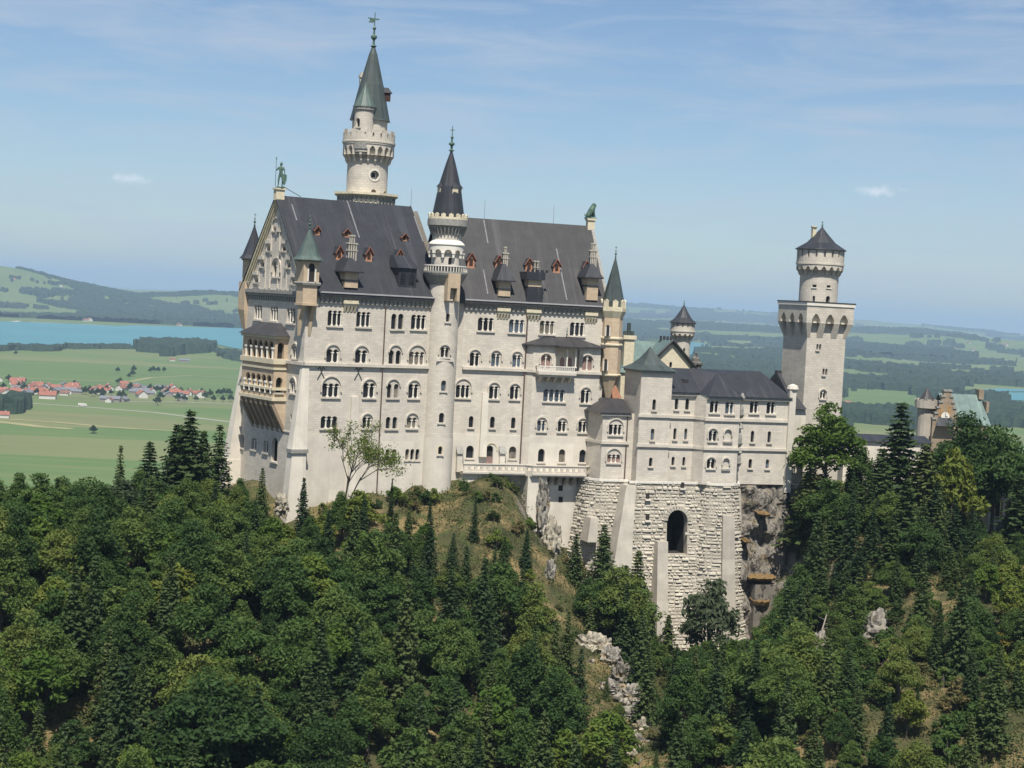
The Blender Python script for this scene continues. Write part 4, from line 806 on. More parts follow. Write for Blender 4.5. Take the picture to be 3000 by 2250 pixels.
for i in range(n): a = -L + 2 * L * (i + .5) / n; H.append([(a - .22, zp0 + .9), (a + .22, zp0 + .9), (a + .14, zp0 + 1.9), (a - .14, zp0 + 1.9)])
wall(mb, cylm(MC, rg + .1, aM), [(-L, zc1 + .6), (L, zc1 + .6), (L, zp1 - .5), (-L, zp1 - .5)], H, .35, vlines=[-L + 2 * L * i / 40 for i in range(1, 40)])
mb.lathe(MC, [(rg + .1, zp1 - .5), (rg - .25, zp1 - .5), (rg - .25, zp0 + .3), (.1, zp0 + .3)], 40); crenels(mb, MC, rg + .1, zp1 - .5, zp1 + .15, 14, aM, frac=.62); mb.lathe(MC, [(rg + .1, zp0 - .1), (rg + .25, zp0), (rg + .25, zp0 + .3), (rg + .1, zp0 + .35)], 40)
mb.build('battlement', 'tower_stone', MT_)
zup = mz(968); ru_ = 3.55; H = []; Mu = cylm(MC, ru_, aM); window(MT_, Mu, H, *cyw(MC, ru_, aM, R8, 492, 510, 1035, 1075), 1, sill=False)
drum(MT_, MC, ru_, aM, zp0, zup + .1, H, 'tower_stone', name='upper_wall')
zA = mz(378, 405); zm = mz(690, 400)
mb = MB(); mb.lathe(MC, [(4.15, zup - .3), (4.0, zup + .1), (2.45, zm), (2.4, zm + .05), (.85, mz(440, 400)), (.3, zA)], 12, rot=.2); sp_ = mb.build('spire', 'copper_dark', MT_)
finial(MT_, MC, zA - .1, mz(100, 415) - zA, .5, 'bronze', vane=True, name='weather_vane')
d = -np.array(MC[:2]) / np.linalg.norm(MC[:2]); e = np.array([-d[1], d[0]]); e = -e if e[0] < 0 else e
def dpt(a, b, z): q = np.array(MC[:2]) + e * a + d * b; return (q[0], q[1], z)
mb = MB(); zz = mz(810); p = [dpt(2.4, -.6, zz), dpt(3.9, -.6, zz), dpt(3.9, .7, zz), dpt(2.4, .7, zz)]; mb.hexa(p + [(a, b, zz + 1.7) for a, b, c in p]); mb.build('spire_dormer', 'dark_wood', sp_)
mb = MB(); p = [dpt(1.8, -.9, zz + 1.6), dpt(4.2, -.9, zz + 1.6), dpt(4.2, 1., zz + 1.6), dpt(1.8, 1., zz + 1.6)]; mb.add(p + [dpt(3.4, 0, zz + 2.7), dpt(1, 0, zz + 2.7)], [(0, 1, 4, 5), (1, 2, 4), (2, 3, 5, 4), (3, 2, 1, 0)]); mb.build('dormer_roof', 'lead_roof', sp_)
# side turret and chimney
sx_ = (302 - 347) / 2.764 / F_ * MC[1] * 1.0; TCn = dpt(sx_ - .05, 3.1, 0); rt = 1.95; mTt = cylm(TCn, rt, aM); H = []
window(MT_, mTt, H, *cyw(TCn, rt, aM, R8, 256, 288, 955, 1025), 1, name='turret_window'); zt1 = mz(865, 300, 3)
drum(MT_, TCn, rt, aM, zp0 - 2, zt1, H, 'tower_stone', name='turret', n=28)
mb = MB(); mb.lathe(TCn, [(rt + .45, zt1 - .1), (rt + .35, zt1 + .15), (rt * .55, zt1 + 2.6), (.1, mz(670, 320, 3))], 14); mb.build('turret_spire', 'copper', MT_)
mb = MB(); mb.lathe(TCn, [(rt, zt1 - .9), (rt + .25, zt1 - .7), (rt + .3, zt1 - .05)], 28)
mb.lathe(TCn, [(.2, zc0 - .5), (.8, zc0 + .4), (.9, zc0 + 1.0), (1.5, zc0 + 1.4), (1.6, zc0 + 2.3), (2.15, zc0 + 2.8), (2.2, zc1 + .4)], 24); mb.build('turret_corbel', 'grey_stone', MT_)
cc = dpt(sx_ - .9, -.8, 0); mb = MB(); mb.fbox(Fr(cc[:2], 20), -.42, .42, -.42, .42, zup, mz(620, 285)); mb.fbox(Fr(cc[:2], 20), -.6, .6, -.6, .6, mz(625, 285), mz(605, 285)); mb.fbox(Fr(cc[:2], 20), -.25, .25, -.25, .25, mz(605, 285), mz(580, 285)); mb.build('chimney', 'tower_stone', MT_)

# ------------------------------------------------------------------ SQUARE TOWER
c0 = at(2364.6, 986, 368); G = Fr(c0[:2], 22.6); GW = G.px(*R9(560, 450))[0]
GT = thing('square_tower', 'square stone tower with deep pointed arches under its parapet and a round turret on top', 'tower', G.P(GW / 2, GW / 2, -50))
gz = lambda X, Y, t=0: G.px(*R9(X, Y), t)[1]
zsh = gz(300, 440); zarch = gz(300, 320, -1.4); zpt = gz(440, 160, -1.9); ztopg = gz(440, 118, -1.9)
H = []; MG = fm(G)
for x0, x1, yt, yb in [(290, 335, 498, 552), (347, 392, 726, 785)]:
    q = pxw(G, R9, x0, x1, yt, yb); 
    for s in (0, 1): window(GT, MG, H, q[0] + s * (q[1] - q[0]) * .56, q[0] + (q[1] - q[0]) * (.44 + s * .56), q[2], q[3], 1, sill=not s, glass='glass')
q = pxw(G, R9, 325, 375, 935, 1005); window(GT, MG, H, *q, 2, hood=pxw(G, R9, 325, 375, 908, 1005)[2])
mb = MB(); wall(mb, MG, [(0, -60), (GW, -60), (GW, zsh), (0, zsh)], H, .5)
MGw = lambda a, z, d: G.P(d, -a, z); wall(mb, MGw, [(-GW, -60), (0, -60), (0, zsh), (-GW, zsh)], [], .5)
mb.quad(G.P(GW, 0, -60), G.P(GW, GW, -60), G.P(GW, GW, zsh), G.P(GW, 0, zsh)); mb.quad(G.P(GW, GW, -60), G.P(0, GW, -60), G.P(0, GW, zsh), G.P(GW, GW, zsh)); mb.build('wall', 'tower_stone', GT)
# machicolated head: four faces, flared piers with pointed arches
PR = 1.02; zspr = gz(300, 318, 0) ; 
mb = MB()
faces = [lambda a, z, d: G.P(a, -PR + d, z), lambda a, z, d: G.P(-PR + d, GW - a, z), lambda a, z, d: G.P(GW - a, GW + PR - d, z), lambda a, z, d: G.P(GW + PR - d, a, z)]
zt_arch = gz(300, 215, -PR); zb_arch = gz(300, 305, -PR)
for M_ in faces:
    n = 3; W_ = GW + 2 * PR; g = (W_ - 1.2) / n; H = []
    for k in range(n):
        a = -PR + .6 + g * (k + .5); P, _, _ = arch(a - g * .3, a + g * .3, zt_arch, zb_arch, 1, True); H.append([(x, max(z, zb_arch + .001)) for x, z in P])
    wall(mb, M_, [(-PR, zb_arch), (GW + PR, zb_arch), (GW + PR, ztopg - .8), (-PR, ztopg - .8)], H, .87)
    for k in range(n + 1):
        a = -PR + .6 + g * k; hw = g * .2 if 0 < k < n else g * .2
        a0, a1 = a - hw, a + hw
        if k == 0: a0 = -PR
        if k == n: a1 = GW + PR
        b0, b1 = a0, a1
        if k == 0: b0, b1 = 0, max(.7, a1 - .2)
        if k == n: b0, b1 = min(GW - .7, a0 + .2), GW
        mb.hexa([M_(b0, zsh, PR - .05), M_(b1, zsh, PR - .05), M_(b1, zsh, PR + .4), M_(b0, zsh, PR + .4), M_(a0, zb_arch, 0), M_(a1, zb_arch, 0), M_(a1, zb_arch, PR + .4), M_(a0, zb_arch, PR + .4)])
mb.hexa([G.P(-.3, -.3, zt_arch + .3), G.P(GW + .3, -.3, zt_arch + .3), G.P(GW + .3, GW + .3, zt_arch + .3), G.P(-.3, GW + .3, zt_arch + .3), G.P(-PR + .2, -PR + .2, ztopg - .9), G.P(GW + PR - .2, -PR + .2, ztopg - .9), G.P(GW + PR - .2, GW + PR - .2, ztopg - .9), G.P(-PR + .2, GW + PR - .2, ztopg - .9)])
mb.fbox(G, .1, GW - .1, .1, GW - .1, zsh - .1, zt_arch + .35); mb.fbox(G, -PR + .85, GW + PR - .85, -PR + .85, GW + PR - .85, zb_arch - .02, ztopg - 1)
mb.build('machicolation', 'tower_stone', GT)
mb = MB(); mb.fbox(G, -PR - .18, GW + PR + .18, -PR - .18, GW + PR + .18, ztopg - .78, ztopg - .12); mb.build('parapet', 'white_stone', GT)
mb = MB(); mb.fbox(G, -PR - .25, GW + PR + .25, -PR - .25, GW + PR + .25, ztopg - .12, ztopg + .1); mb.build('parapet_coping', 'lead_roof_brown', GT)
# round head
def g7(x, y): r_ = ray(*R7(x, y)); return r_
gcx = G.P(GW / 2, GW / 2, 0); r_ = ray(*R7(868, 1240)); ax = r_[0] / r_[1]; GC = (gcx[1] * ax, gcx[1], 0); aG = math.atan2(-GC[1], -GC[0])
z7 = lambda y, x=880: float(ray(*R7(x, y))[2] / ray(*R7(x, y))[1] * GC[1]); s7 = GC[1] / F_ / 4.424
rsh = 495 / 2 * s7; rhd = 605 / 2 * s7
H = []; M_ = cylm(GC, rsh, aG); c7 = lambda *a: cyw(GC, rsh, aG, R7, *a)
for q in [(795, 850, 1035, 1068), (982, 1035, 1043, 1075)]: a = c7(*q); H.append([(a[0], a[3]), (a[1], a[3]), (a[1], a[2]), (a[0], a[2])]); mb = MB(); mb.mbox(M_, a[0], a[1], a[3], a[2], .45, .5); o = mb.build('window', 'glass', GT); mb = MB(); mb.mbox(M_, a[0] - .1, a[1] + .1, a[3] - .22, a[3] - .01, -.2, .1); mb.build('sill', 'white_stone', o)
for q in [(797, 830, 1178, 1260), (972, 1025, 1180, 1265)]: window(GT, M_, H, *c7(*q), 1, sill=False)
drum(GT, GC, rsh, aG, ztopg - .5, z7(860), H, 'tower_stone', name='upper_wall')
machic(GT, GC, rsh, rhd, aG, z7(850), z7(780), 18, 'tower_stone', zlow=z7(925), frac=.33)
L = math.pi * (rhd + .02); H = []; n = 18
for i in range(n): a = -L + 2 * L * (i + .5) / n; H.append([(a - .22, z7(690)), (a + .22, z7(690)), (a + .22, z7(600)), (a - .22, z7(600))])
mb = MB(); wall(mb, cylm(GC, rhd + .02, aG), [(-L, z7(782)), (L, z7(782)), (L, z7(575)), (-L, z7(575))], H, .5, vlines=[-L + 2 * L * i / 40 for i in range(1, 40)]); mb.lathe(GC, [(rhd - .4, z7(700)), (rhd - .4, z7(585))], 32); mb.build('battlement', 'tower_stone', GT)
zE, zAp = z7(582, 900), z7(290, 935); dz = zAp - zE
mb = MB(); mb.lathe(GC, [(rhd + .0, zE - .25), (rhd + .5, zE - .1), (rhd + .45, zE + .02), (rhd * .62, zE + dz * .30), (rhd * .28, zE + dz * .68), (.08, zAp)], 16); rf = mb.build('roof', 'lead_roof', GT)
finial(GT, GC, zAp - .1, z7(205, 940) - zAp, .22)
cx = ray(*R7(812, 400)); q = (GC[1] * cx[0] / cx[1], GC[1], 0); mb = MB(); mb.fbox(Fr(q[:2], 20), -.4, .4, -.4, .4, zE + .5, z7(310, 812)); mb.lathe(q, [(.4, z7(315, 812)), (.72, z7(290, 812)), (.72, z7(275, 812))], 8); mb.build('chimney', 'cream_stone', GT)

# ------------------------------------------------------------------ RESIDENCE WING on its rusticated base
KW = thing('residence_wing', 'lower limestone wing of stepped blocks with dark roofs between palace and square tower', 'building', B.P(45, -8, -33))
T1, T2, T3, T4, T5 = -7.2, -9.6, -8.7, -11.4, -9.3
KB = -33.5                                          # where the smooth walls end
def kp(x, y, t): return B.px(*R5(x, y), t)
def block(T, a0, a1, t, z0, z1, H, cham=0, tb=0, m='limestone', left=True, side_holes=None, right=True):
    mb = MB(); wall(mb, fm(B, t), [(a0, z0), (a1, z0), (a1, z1), (a0, z1)], H, .5)
    if left: mb.quad(B.P(a0 - cham, tb, z0), B.P(a0, t + (0), z0) if not cham else B.P(a0, t, z0), B.P(a0, t, z1), B.P(a0 - cham, tb, z1))
    if right: mb.quad(B.P(a1, t, z0), B.P(a1, tb, z0), B.P(a1, tb, z1), B.P(a1, t, z1))
    return mb.build('wall', m, T)
# block 1
k10, k11 = kp(205, 1300, T1)[0], kp(445, 1300, T1)[0]; z1t = kp(330, 1135, T1)[1]; H = []
window(KW, fm(B, T1), H, *pxw(B, R5, 265, 388, 1243, 1340, T1), 3, hood=pxw(B, R5, 265, 388, 1182, 1340, T1)[2], jamb=True)
window(KW, fm(B, T1), H, *pxw(B, R5, 250, 368, 1520, 1598, T1), 3, hood=pxw(B, R5, 250, 368, 1457, 1600, T1)[2], glass='curtain')
block(KW, k10, k11 + 2, T1, KB, z1t, H, .8, S3T - .2)
mb = MB(); z1r = kp(380, 1008, -3.5)[1]; mb.add([B.P(k10 - 1.2, T1 - .7, z1t), B.P(k11 + .5, T1 - .7, z1t), B.P(k11 + .5, 0, z1t), B.P(k10 - 1.8, 0, z1t), B.P(k10 + 2.2, -3.4, z1r), B.P(k11 + .2, -3.4, z1r), B.P(k10 + 2.2, 0, z1r), B.P(k11 + .2, 0, z1r)],
   [(0, 1, 5, 4), (3, 0, 4, 6), (1, 2, 7, 5), (4, 5, 7, 6), (0, 3, 2, 1)]); mb.build('roof', 'lead_roof_brown', KW)
mb = MB(); mb.fbox(B, k10 - .6, k11 + .2, T1 - .45, T1 + .1, z1t - .6, z1t - .05); mb.build('cornice', 'grey_stone', KW)
# block 2 (tower like), block 3
k20, k21 = kp(550, 1100, T2)[0], kp(838, 1100, T2)[0]; z2t = kp(700, 745, T2)[1]; z2a = kp(683, 525, -4.8)[1]; H = []
for q in [(668, 700, 1010, 1110), (652, 685, 1282, 1388), (636, 668, 1550, 1632)]: window(KW, fm(B, T2), H, *pxw(B, R5, *q, T2), 1, glass='glass')
block(KW, k20, k21, T2, KB, z2t, H, 0, -1.5)
mbt = MB(); mbt.quad(B.P(k20, -1.6, z2t - 8), B.P(k21, -1.6, z2t - 8), B.P(k21, -1.6, z2t), B.P(k20, -1.6, z2t)); mbt.build('wall', 'limestone', KW)
def pyr(T, a0, a1, t0, t1, ze, za, over=.8, m='lead_roof', name='roof'):
    am, tm = (a0 + a1) / 2, (t0 + t1) / 2; mb = MB(); prof = [(1., 0), (.62, .22), (.36, .48), (.16, .76), (0.01, 1)]; ha, ht = (a1 - a0) / 2 + over, (t1 - t0) / 2 + over; vs = []
    for f, h in prof: vs += [B.P(am + sx * ha * f, tm + st_ * ht * f, ze + (za - ze) * h) for sx, st_ in ((-1, -1), (1, -1), (1, 1), (-1, 1))]
    fs = [(3, 2, 1, 0)]
    for j in range(len(prof) - 1): fs += [(j * 4 + i, j * 4 + (i + 1) % 4, j * 4 + 4 + (i + 1) % 4, j * 4 + 4 + i) for i in range(4)]
    mb.add(vs, fs); return mb.build(name, m, T)
pyr(KW, k20, k21, T2, -1.6, z2t, z2a, .75, 'copper_dark'); mb = MB(); mb.fbox(B, k20 - .3, k21 + .3, T2 - .3, -1.3, z2t - .5, z2t - .03); mb.build('cornice', 'grey_stone', KW)
k31 = kp(1085, 1100, T3)[0]; z3t = kp(960, 945, T3)[1]; z3r = kp(960, 735, -4)[1]; H = []
for q in [(875, 908, 1003, 1105), (973, 1008, 1006, 1108), (862, 890, 1277, 1383), (963, 990, 1280, 1385), (845, 873, 1542, 1623), (946, 972, 1544, 1626)]: window(KW, fm(B, T3), H, *pxw(B, R5, *q, T3), 1)
block(KW, k21 - .5, k31, T3, KB, z3t, H, 0, 0, left=False, right=False)
# blocks 4 and 5
k40, k41 = kp(1165, 1100, T4)[0], kp(1480, 1100, T4)[0]; z4t = kp(1300, 985, T4)[1]; H = []
w4 = lambda *q: pxw(B, R5, *q, T4)
window(KW, fm(B, T4), H, *w4(1200, 1285, 1028, 1135), 2, jamb=True); window(KW, fm(B, T4), H, *w4(1342, 1425, 1036, 1145), 2, jamb=True)
window(KW, fm(B, T4), H, *w4(1190, 1262, 1305, 1398), 2, hood=w4(1190, 1262, 1270, 1400)[2]); window(KW, fm(B, T4), H, *w4(1172, 1245, 1565, 1650), 2, hood=w4(1172, 1245, 1536, 1650)[2])
for q in [(1322, 1408, 1278, 1400), (1308, 1388, 1545, 1655)]:
    a = w4(*q); P, _, _ = arch(a[0] + .15, a[1] - .15, a[2] - .15, a[3]); H.append(P); mb = MB(); mb.add([fm(B, T4)(x, z, .2) for x, z in P], [tuple(range(len(P)))]); o = mb.build('blind_arch', 'limestone', KW); mb = MB(); mb.mbox(fm(B, T4), a[0], a[1], a[3] - .35, a[3] - .01, -.3, .1); mb.build('sill', 'grey_stone', o); arch_band(KW, fm(B, T4), a[0], a[1], a[2], a[2] - 1.6)
block(KW, k40, k41, T4, KB, z4t, H, 1.3, T3 + .2, right=False)
mb = MB(); mb.quad(B.P(k41, T4, KB), B.P(k41 + 1.2, T5, KB), B.P(k41 + 1.2, T5, z4t), B.P(k41, T4, z4t)); mb.build('wall', 'limestone', KW)
k51 = kp(1925, 1150, T5)[0]; H = []; w5 = lambda *q: pxw(B, R5, *q, T5)
window(KW, fm(B, T5), H, *w5(1570, 1650, 1032, 1138), 2, jamb=True); window(KW, fm(B, T5), H, *w5(1725, 1805, 1037, 1145), 2, jamb=True)
for q in [(1578, 1610, 1302, 1408), (1734, 1765, 1306, 1412), (1558, 1590, 1562, 1648), (1716, 1748, 1566, 1652)]: window(KW, fm(B, T5), H, *w5(*q), 1)
z5t = kp(1700, 995, T5)[1]; block(KW, k41 + 1.2, k51, T5, KB, z4t, H, 0, 4, left=False)
# statue niche in the angle
mb = MB(); 
for yb_, h in [(1150, 4.2), (1415, 3.9), (1600, 3.0)]:
    z = kp(1478, yb_, T4)[1]; c_ = B.P(k41 + .5, T4 + .3, 0); mb.lathe(c_, [(.2, z - .8), (.55, z - .2), (.6, z)], 8); mb.lathe(c_, [(.35, z), (.4, z + .9), (.3, z + 1.6), (.12, z + 1.9)], 8); mb.lathe(c_, [(.5, z + h - 1.2), (.6, z + h - 1.0), (.15, z + h)], 8)
mb.build('corner_canopy', 'grey_stone', KW)
# bands
for y, zz in ((1165, None), (1440, None)):
    for (a0, a1, t, X, dy) in [(k20 - .3, k21 + .3, T2, 700, 0), (k21, k31 + .2, T3, 950, 10), (k40 - .2, k41 + .2, T4, 1300, 35 if y == 1165 else 28), (k41 + 1.1, k51 + .25, T5, 1700, 44 if y == 1165 else 35)]:
        z = kp(X, y + dy, t)[1]; ledge(KW, fm(B, t), a0, a1, z - .28, z + .28, .32)
    z = kp(1165, y + 26, T4)[1]; mb = MB(); mb.hexa([B.P(k40 - 1.5, T3 + .1, z - .28), B.P(k40, T4 - .3, z - .28), B.P(k40 + .1, T4 + .1, z - .28), B.P(k40 - 1.2, T3 + .4, z - .28), B.P(k40 - 1.5, T3 + .1, z + .28), B.P(k40, T4 - .3, z + .28), B.P(k40 + .1, T4 + .1, z + .28), B.P(k40 - 1.2, T3 + .4, z + .28)]); mb.build('string_course', 'limestone', KW)
z = kp(320, 1412, T1)[1]; ledge(KW, fm(B, T1), k10 - .2, k11 + .2, z - .28, z + .28, .32); mb = MB(); mb.hexa([B.P(k10 - 1.1, S3T - .2, z - .28), B.P(k10, T1 - .3, z - .28), B.P(k10 + .1, T1 + .1, z - .28), B.P(k10 - .7, S3T, z - .28), B.P(k10 - 1.1, S3T - .2, z + .28), B.P(k10, T1 - .3, z + .28), B.P(k10 + .1, T1 + .1, z + .28), B.P(k10 - .7, S3T, z + .28)]); mb.build('string_course', 'limestone', KW)
# main lead roof over blocks 3-5
zrr = B.px(*R5(1500, 745), -3.2)[1]; a_r0 = k21 - 3; a_r1 = B.px(*R5(1665, 790), -3.2)[0]
mb = MB(); e = .8; TRR = -3.2
mb.add([B.P(k21 - .6, T3 - e, z3t), B.P(k31 + .1, T3 - e, z3t), B.P(k31 + .1, TRR, zrr), B.P(k21 - .6, TRR, zrr)], [(0, 1, 2, 3)])
mb.add([B.P(k31 - .3, T3 - e, z4t + .2), B.P(k40 + .1, T4 - e, z4t), B.P(k41, T4 - e, z4t), B.P(k41 + 1.4, T5 - e, z4t), B.P(k51 + .5, T5 - e, z5t), B.P(k51 + .5, 3.5, z5t), B.P(a_r1, TRR, zrr), B.P(k31 + .1, TRR, zrr), B.P((k40 + k41) / 2 + .8, -6.2, zrr - .6)],
       [(0, 1, 8, 7), (1, 2, 8), (2, 3, 8), (3, 4, 6), (3, 6, 8), (8, 6, 7), (4, 5, 6)])
mb.add([B.P(a_r1, TRR, zrr), B.P(k21 - .6, TRR, zrr), B.P(k21 - .6, 4, z3t), B.P(k51 + .5, 4, z3t)], [(0, 1, 2, 3)])
mb.build('roof', 'lead_roof', KW)
mb = MB(); mb.fbox(B, k21 + .2, k31, T3 - .5, T3 + .1, z3t - .7, z3t - .05); mb.fbox(B, k40, k41, T4 - .45, T4 + .1, z4t - .65, z4t - .05); mb.fbox(B, k41 + 1.0, k51 + .2, T5 - .5, T5 + .1, z4t - .65, z4t - .05); mb.build('cornice', 'grey_stone', KW)
nK = np.array([*(-B.w * (zrr - z4t)), (TRR - T5)]); nK /= np.linalg.norm(nK); pK = np.array(B.P(60, T5, z4t))
for x, y in [(965, 850), (1425, 835), (1375, 790)]:
    c = on_plane(*R5(x, y), pK, nK); rel = c[:2] - B.o; a, t = float(rel @ B.u), float(rel @ B.w); mb = MB(); mb.fbox(B, a - .55, a + .55, t - .7, t + .8, c[2] - .1, c[2] + .55); mb.build('roof_hatch', 'lead_roof_brown', KW)
# east end wall of the wing, link to the square tower
zgw = kp(1880, 770, T5 + 3)[1]; mb = MB(); mb.add([B.P(k51, T5 - .2, z4t), B.P(k51 + .8, T5 - .2, z4t), B.P(k51 + .8, TRR, zgw + .3), B.P(k51, TRR, zgw + .3), B.P(k51 + .8, 4, z4t), B.P(k51, 4, z4t)], [(0, 1, 2, 3), (3, 2, 4, 5), (0, 3, 5), (1, 4, 2)]); mb.build('gable_wall', 'lead_roof_brown', KW)
mb = MB(); mb.fbox(B, k51 - .1, k51 + 1.3, T5 - .5, T5 + .9, KB - 1.5, kp(1935, 935, T5)[1]); mb.build('buttress', 'plaster', KW)
mb = MB(); mb.lathe(B.P(k51 + .8, T5 + .2, 0), [(.95, kp(1935, 935, T5)[1]), (1.2, kp(1935, 915, T5)[1]), (1.0, kp(1935, 885, T5)[1]), (.2, kp(1935, 868, T5)[1])], 8); mb.build('pinnacle', 'plaster', KW); mb = MB(); mb.fbox(B, k51 - .1, k51 + 1.0, TRR - .5, TRR + .4, zgw - 1, zgw + .45); mb.build('pinnacle', 'lead_roof_brown', KW)
TL = -4.5; zl = B.px(*R5(2000, 1100), TL)[1]; al0, al1 = k51 + .6, B.px(*R5(2088, 1200), TL)[0]
mb = MB(); mb.fbox(B, al0, al1, TL, 3, KB - 4, zl); mb.build('wall', 'plaster', KW)
mb = MB(); zl2 = B.px(*R5(2000, 972), TL + 3)[1]; taper(mb, B, zl2, zl, (al0, al1 - 1.2, TL + 2.6, 3), (al0, al1 - .2, TL - .7, 3)); mb.build('roof', 'lead_roof_brown', KW)
mb = MB(); mb.cyl(B.P(al0 + .8, TL - .15, zl), B.P(al0 + .8, TL - .15, KB), .1); 
for x, y0, y1, t in [(440, 1160, 1690, T1), (1080, 975, 1700, T3 - .1)]:
    a, _ = B.px(*R5(x, y0), t - .1); mb.cyl(B.P(a, t - .15, B.px(*R5(x, y0), t)[1]), B.P(a, t - .15, KB - 5), .13)
mb.build('downspout', 'rust_pipe', KW)
mb = MB(); mb.fbox(B, k51 + .6, k51 + 10, -6.5, 3, -34.6, -33.8); mb.build('terrace', 'white_stone', KW)

# ------------------------------------------------------------------ RUSTICATED RETAINING WALLS
def rustic(name, label, ring, z0, z1, flare, arches=(), group=None, bw=(0.7, 1.7), rh=.64, skip=None):
    """ring: wall line on B's plan, left to right; rough blocks course by course, leaning out downwards by flare"""
    W = thing(name, label, 'wall', B.P(ring[0][0], ring[0][1], z0)); 
    pts = [np.array(p) for p in ring]; seg = [np.linalg.norm(pts[i + 1] - pts[i]) for i in range(len(pts) - 1)]; L = sum(seg)
    nrm = []
    for i in range(len(pts)):
        ds = [(pts[min(i + 1, len(pts) - 1)] - pts[max(i - 1, 0)])]; d = ds[0] / np.linalg.norm(ds[0]); nrm.append(np.array([d[1], -d[0]]))
    def M(a, z, d=0):
        f = max(0., (z1 - z)) ; off = flare * f + (.35 * flare) * f * f / max(1, (z1 - z0))
        x = a; i = 0
        while i < len(seg) - 1 and x > seg[i]: x -= seg[i]; i += 1
        k = x / seg[i]; p = pts[i] * (1 - k) + pts[i + 1] * k; n = nrm[i] * (1 - k) + nrm[i + 1] * k
        q = p + n * (off - d); return B.P(q[0], q[1], z)
    m = int(L / 1.2) + 1; mb = MB(); nz = int((z1 - z0) / 3) + 1
    sk = lambda a, z: skip and skip(a, z)
    if arches: wall(mb, lambda a, z, d: M(a, z, .05 + d), [(0, z0), (L, z0), (L, z1), (0, z1)], arches, 1.6, vlines=[L * i / m for i in range(1, m)], zlines=[z0 + (z1 - z0) * j / nz for j in range(1, nz)])
    for i in range(0 if arches else m):
        for j in range(nz * 4):
            a0, a1 = L * i / m, L * (i + 1) / m; b0, b1 = z0 + (z1 - z0) * j / nz / 4, z0 + (z1 - z0) * (j + 1) / nz / 4
            if sk((a0 + a1) / 2, (b0 + b1) / 2) and sk(a0, b0) and sk(a1, b1) and sk(a0, b1) and sk(a1, b0): continue
            mb.quad(M(a0, b0, .05), M(a1, b0, .05), M(a1, b1, .05), M(a0, b1, .05))
    mb.build('wall_core', 'rustic_back', W)
    mb = MB(); z = z1
    while z > z0:
        h = rh * rnd.uniform(.75, 1.3); a = -rnd.uniform(0, .6)
        while a < L:
            w = rnd.uniform(*bw) * rnd.choice((.7, 1, 1.3)); 
            if rnd.random() < .2: w *= .5
            a0, a1 = max(0, a + .02), min(L, a + w - .02); gz0, gz1 = z - h + .02 + rnd.uniform(0, .12), z - .01 - rnd.uniform(0, .1)
            p = rnd.choice([.0, .02, .05, .08, .11, .15, .2, .28]) * (.55 + .75 * rnd.random()); a += w
            if a1 - a0 < .15 or sk((a0 + a1) / 2, (gz0 + gz1) / 2): continue
            s = min(.16, (a1 - a0) * .25); u = h * .22; j = lambda: rnd.uniform(-.05, .05)
            o = [M(a0, gz0, .15), M(a1, gz0, .15), M(a1, gz1, .15), M(a0, gz1, .15)]; f = [M(a0 + s, gz0 + u * .3, -p + j()), M(a1 - s, gz0 + u * .3, -p + j()), M(a1 - s, gz1 - u * 1.6, -p * .75 + j()), M(a0 + s, gz1 - u * 1.6, -p * .75 + j())]
            mb.add(o + f, [(4, 5, 6, 7), (0, 1, 5, 4), (1, 2, 6, 5), (2, 3, 7, 6), (3, 0, 4, 7)])
        z -= h
    mb.build('rough_blocks', 'rustic', W); 
    mb = MB(); n = int(L / 1.0)
    for i in range(n): mb.mbox(M, L * i / n, L * (i + .97) / n, z1 - .1, z1 + .35, -.2, .2)
    mb.build('capping', 'white_stone', W)
    return W, M, L
b1_, M1, L1 = rustic('retaining_wall', 'rough stone retaining wall under the westernmost block of the lower wing', [(k10 - 2.2, S3T - .5), (k10 - 1.6, T1 + 1.6), (k10 + .2, T1 - .5), (k11 + .3, T1 - .6)], -60, KB, .10)
# wall with the tall arch
AW = (k20 - 1.6, k40 + 1.4)
def skip2(a, z):
    x = ap0_ + a; zt, zb = az_t, az_b; r = (ax1 - ax0) / 2 + .35; c = (ax0 + ax1) / 2
    return ax0 - .35 < x < ax1 + .35 and z < zt - r and z > zb or (x - c) ** 2 + (z - (zt - r + .35)) ** 2 < r * r + .3 and z >= zt - r
TW = T2 - .6
ax0, ax1 = B.px(*R6(984, 520), TW - .9)[0] - .05, B.px(*R6(1142, 450), TW - .9)[0] + .25; az_t, az_b = B.px(*R6(1060, 396), TW - .5)[1], B.px(*R6(1000, 760), TW - 1.5)[1]
ap0_ = AW[0] - 0
b2_, M2, L2 = rustic('retaining_wall', 'rough stone retaining wall pierced by a tall dark arch', [(AW[0], TW), (AW[1], TW)], -82, KB, .085, skip=skip2, arches=[arch(ax0 - ap0_, ax1 - ap0_, az_t, az_b, 1, seg=12)[0]])
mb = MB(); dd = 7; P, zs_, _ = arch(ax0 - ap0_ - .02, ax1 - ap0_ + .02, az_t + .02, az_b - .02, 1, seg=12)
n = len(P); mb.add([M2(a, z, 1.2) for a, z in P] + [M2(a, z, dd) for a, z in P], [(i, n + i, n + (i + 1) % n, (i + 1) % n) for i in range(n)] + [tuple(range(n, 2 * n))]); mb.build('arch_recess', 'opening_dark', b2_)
mb = MB(); c_ = (ax0 + ax1) / 2 - ap0_; r = (ax1 - ax0) / 2
for i in range(13):
    t0, t1 = math.pi * i / 13 + .02, math.pi * (i + 1) / 13 - .02; zc_ = az_t - r
    pp = [(c_ + q * math.cos(t), zc_ + q * math.sin(t)) for q, t in ((r - .05, t0), (r - .05, t1), (r + .8, t1), (r + .8, t0))]
    mb.hexa([M2(a, z, -.22) for a, z in pp] + [M2(a, z, .2) for a, z in pp])
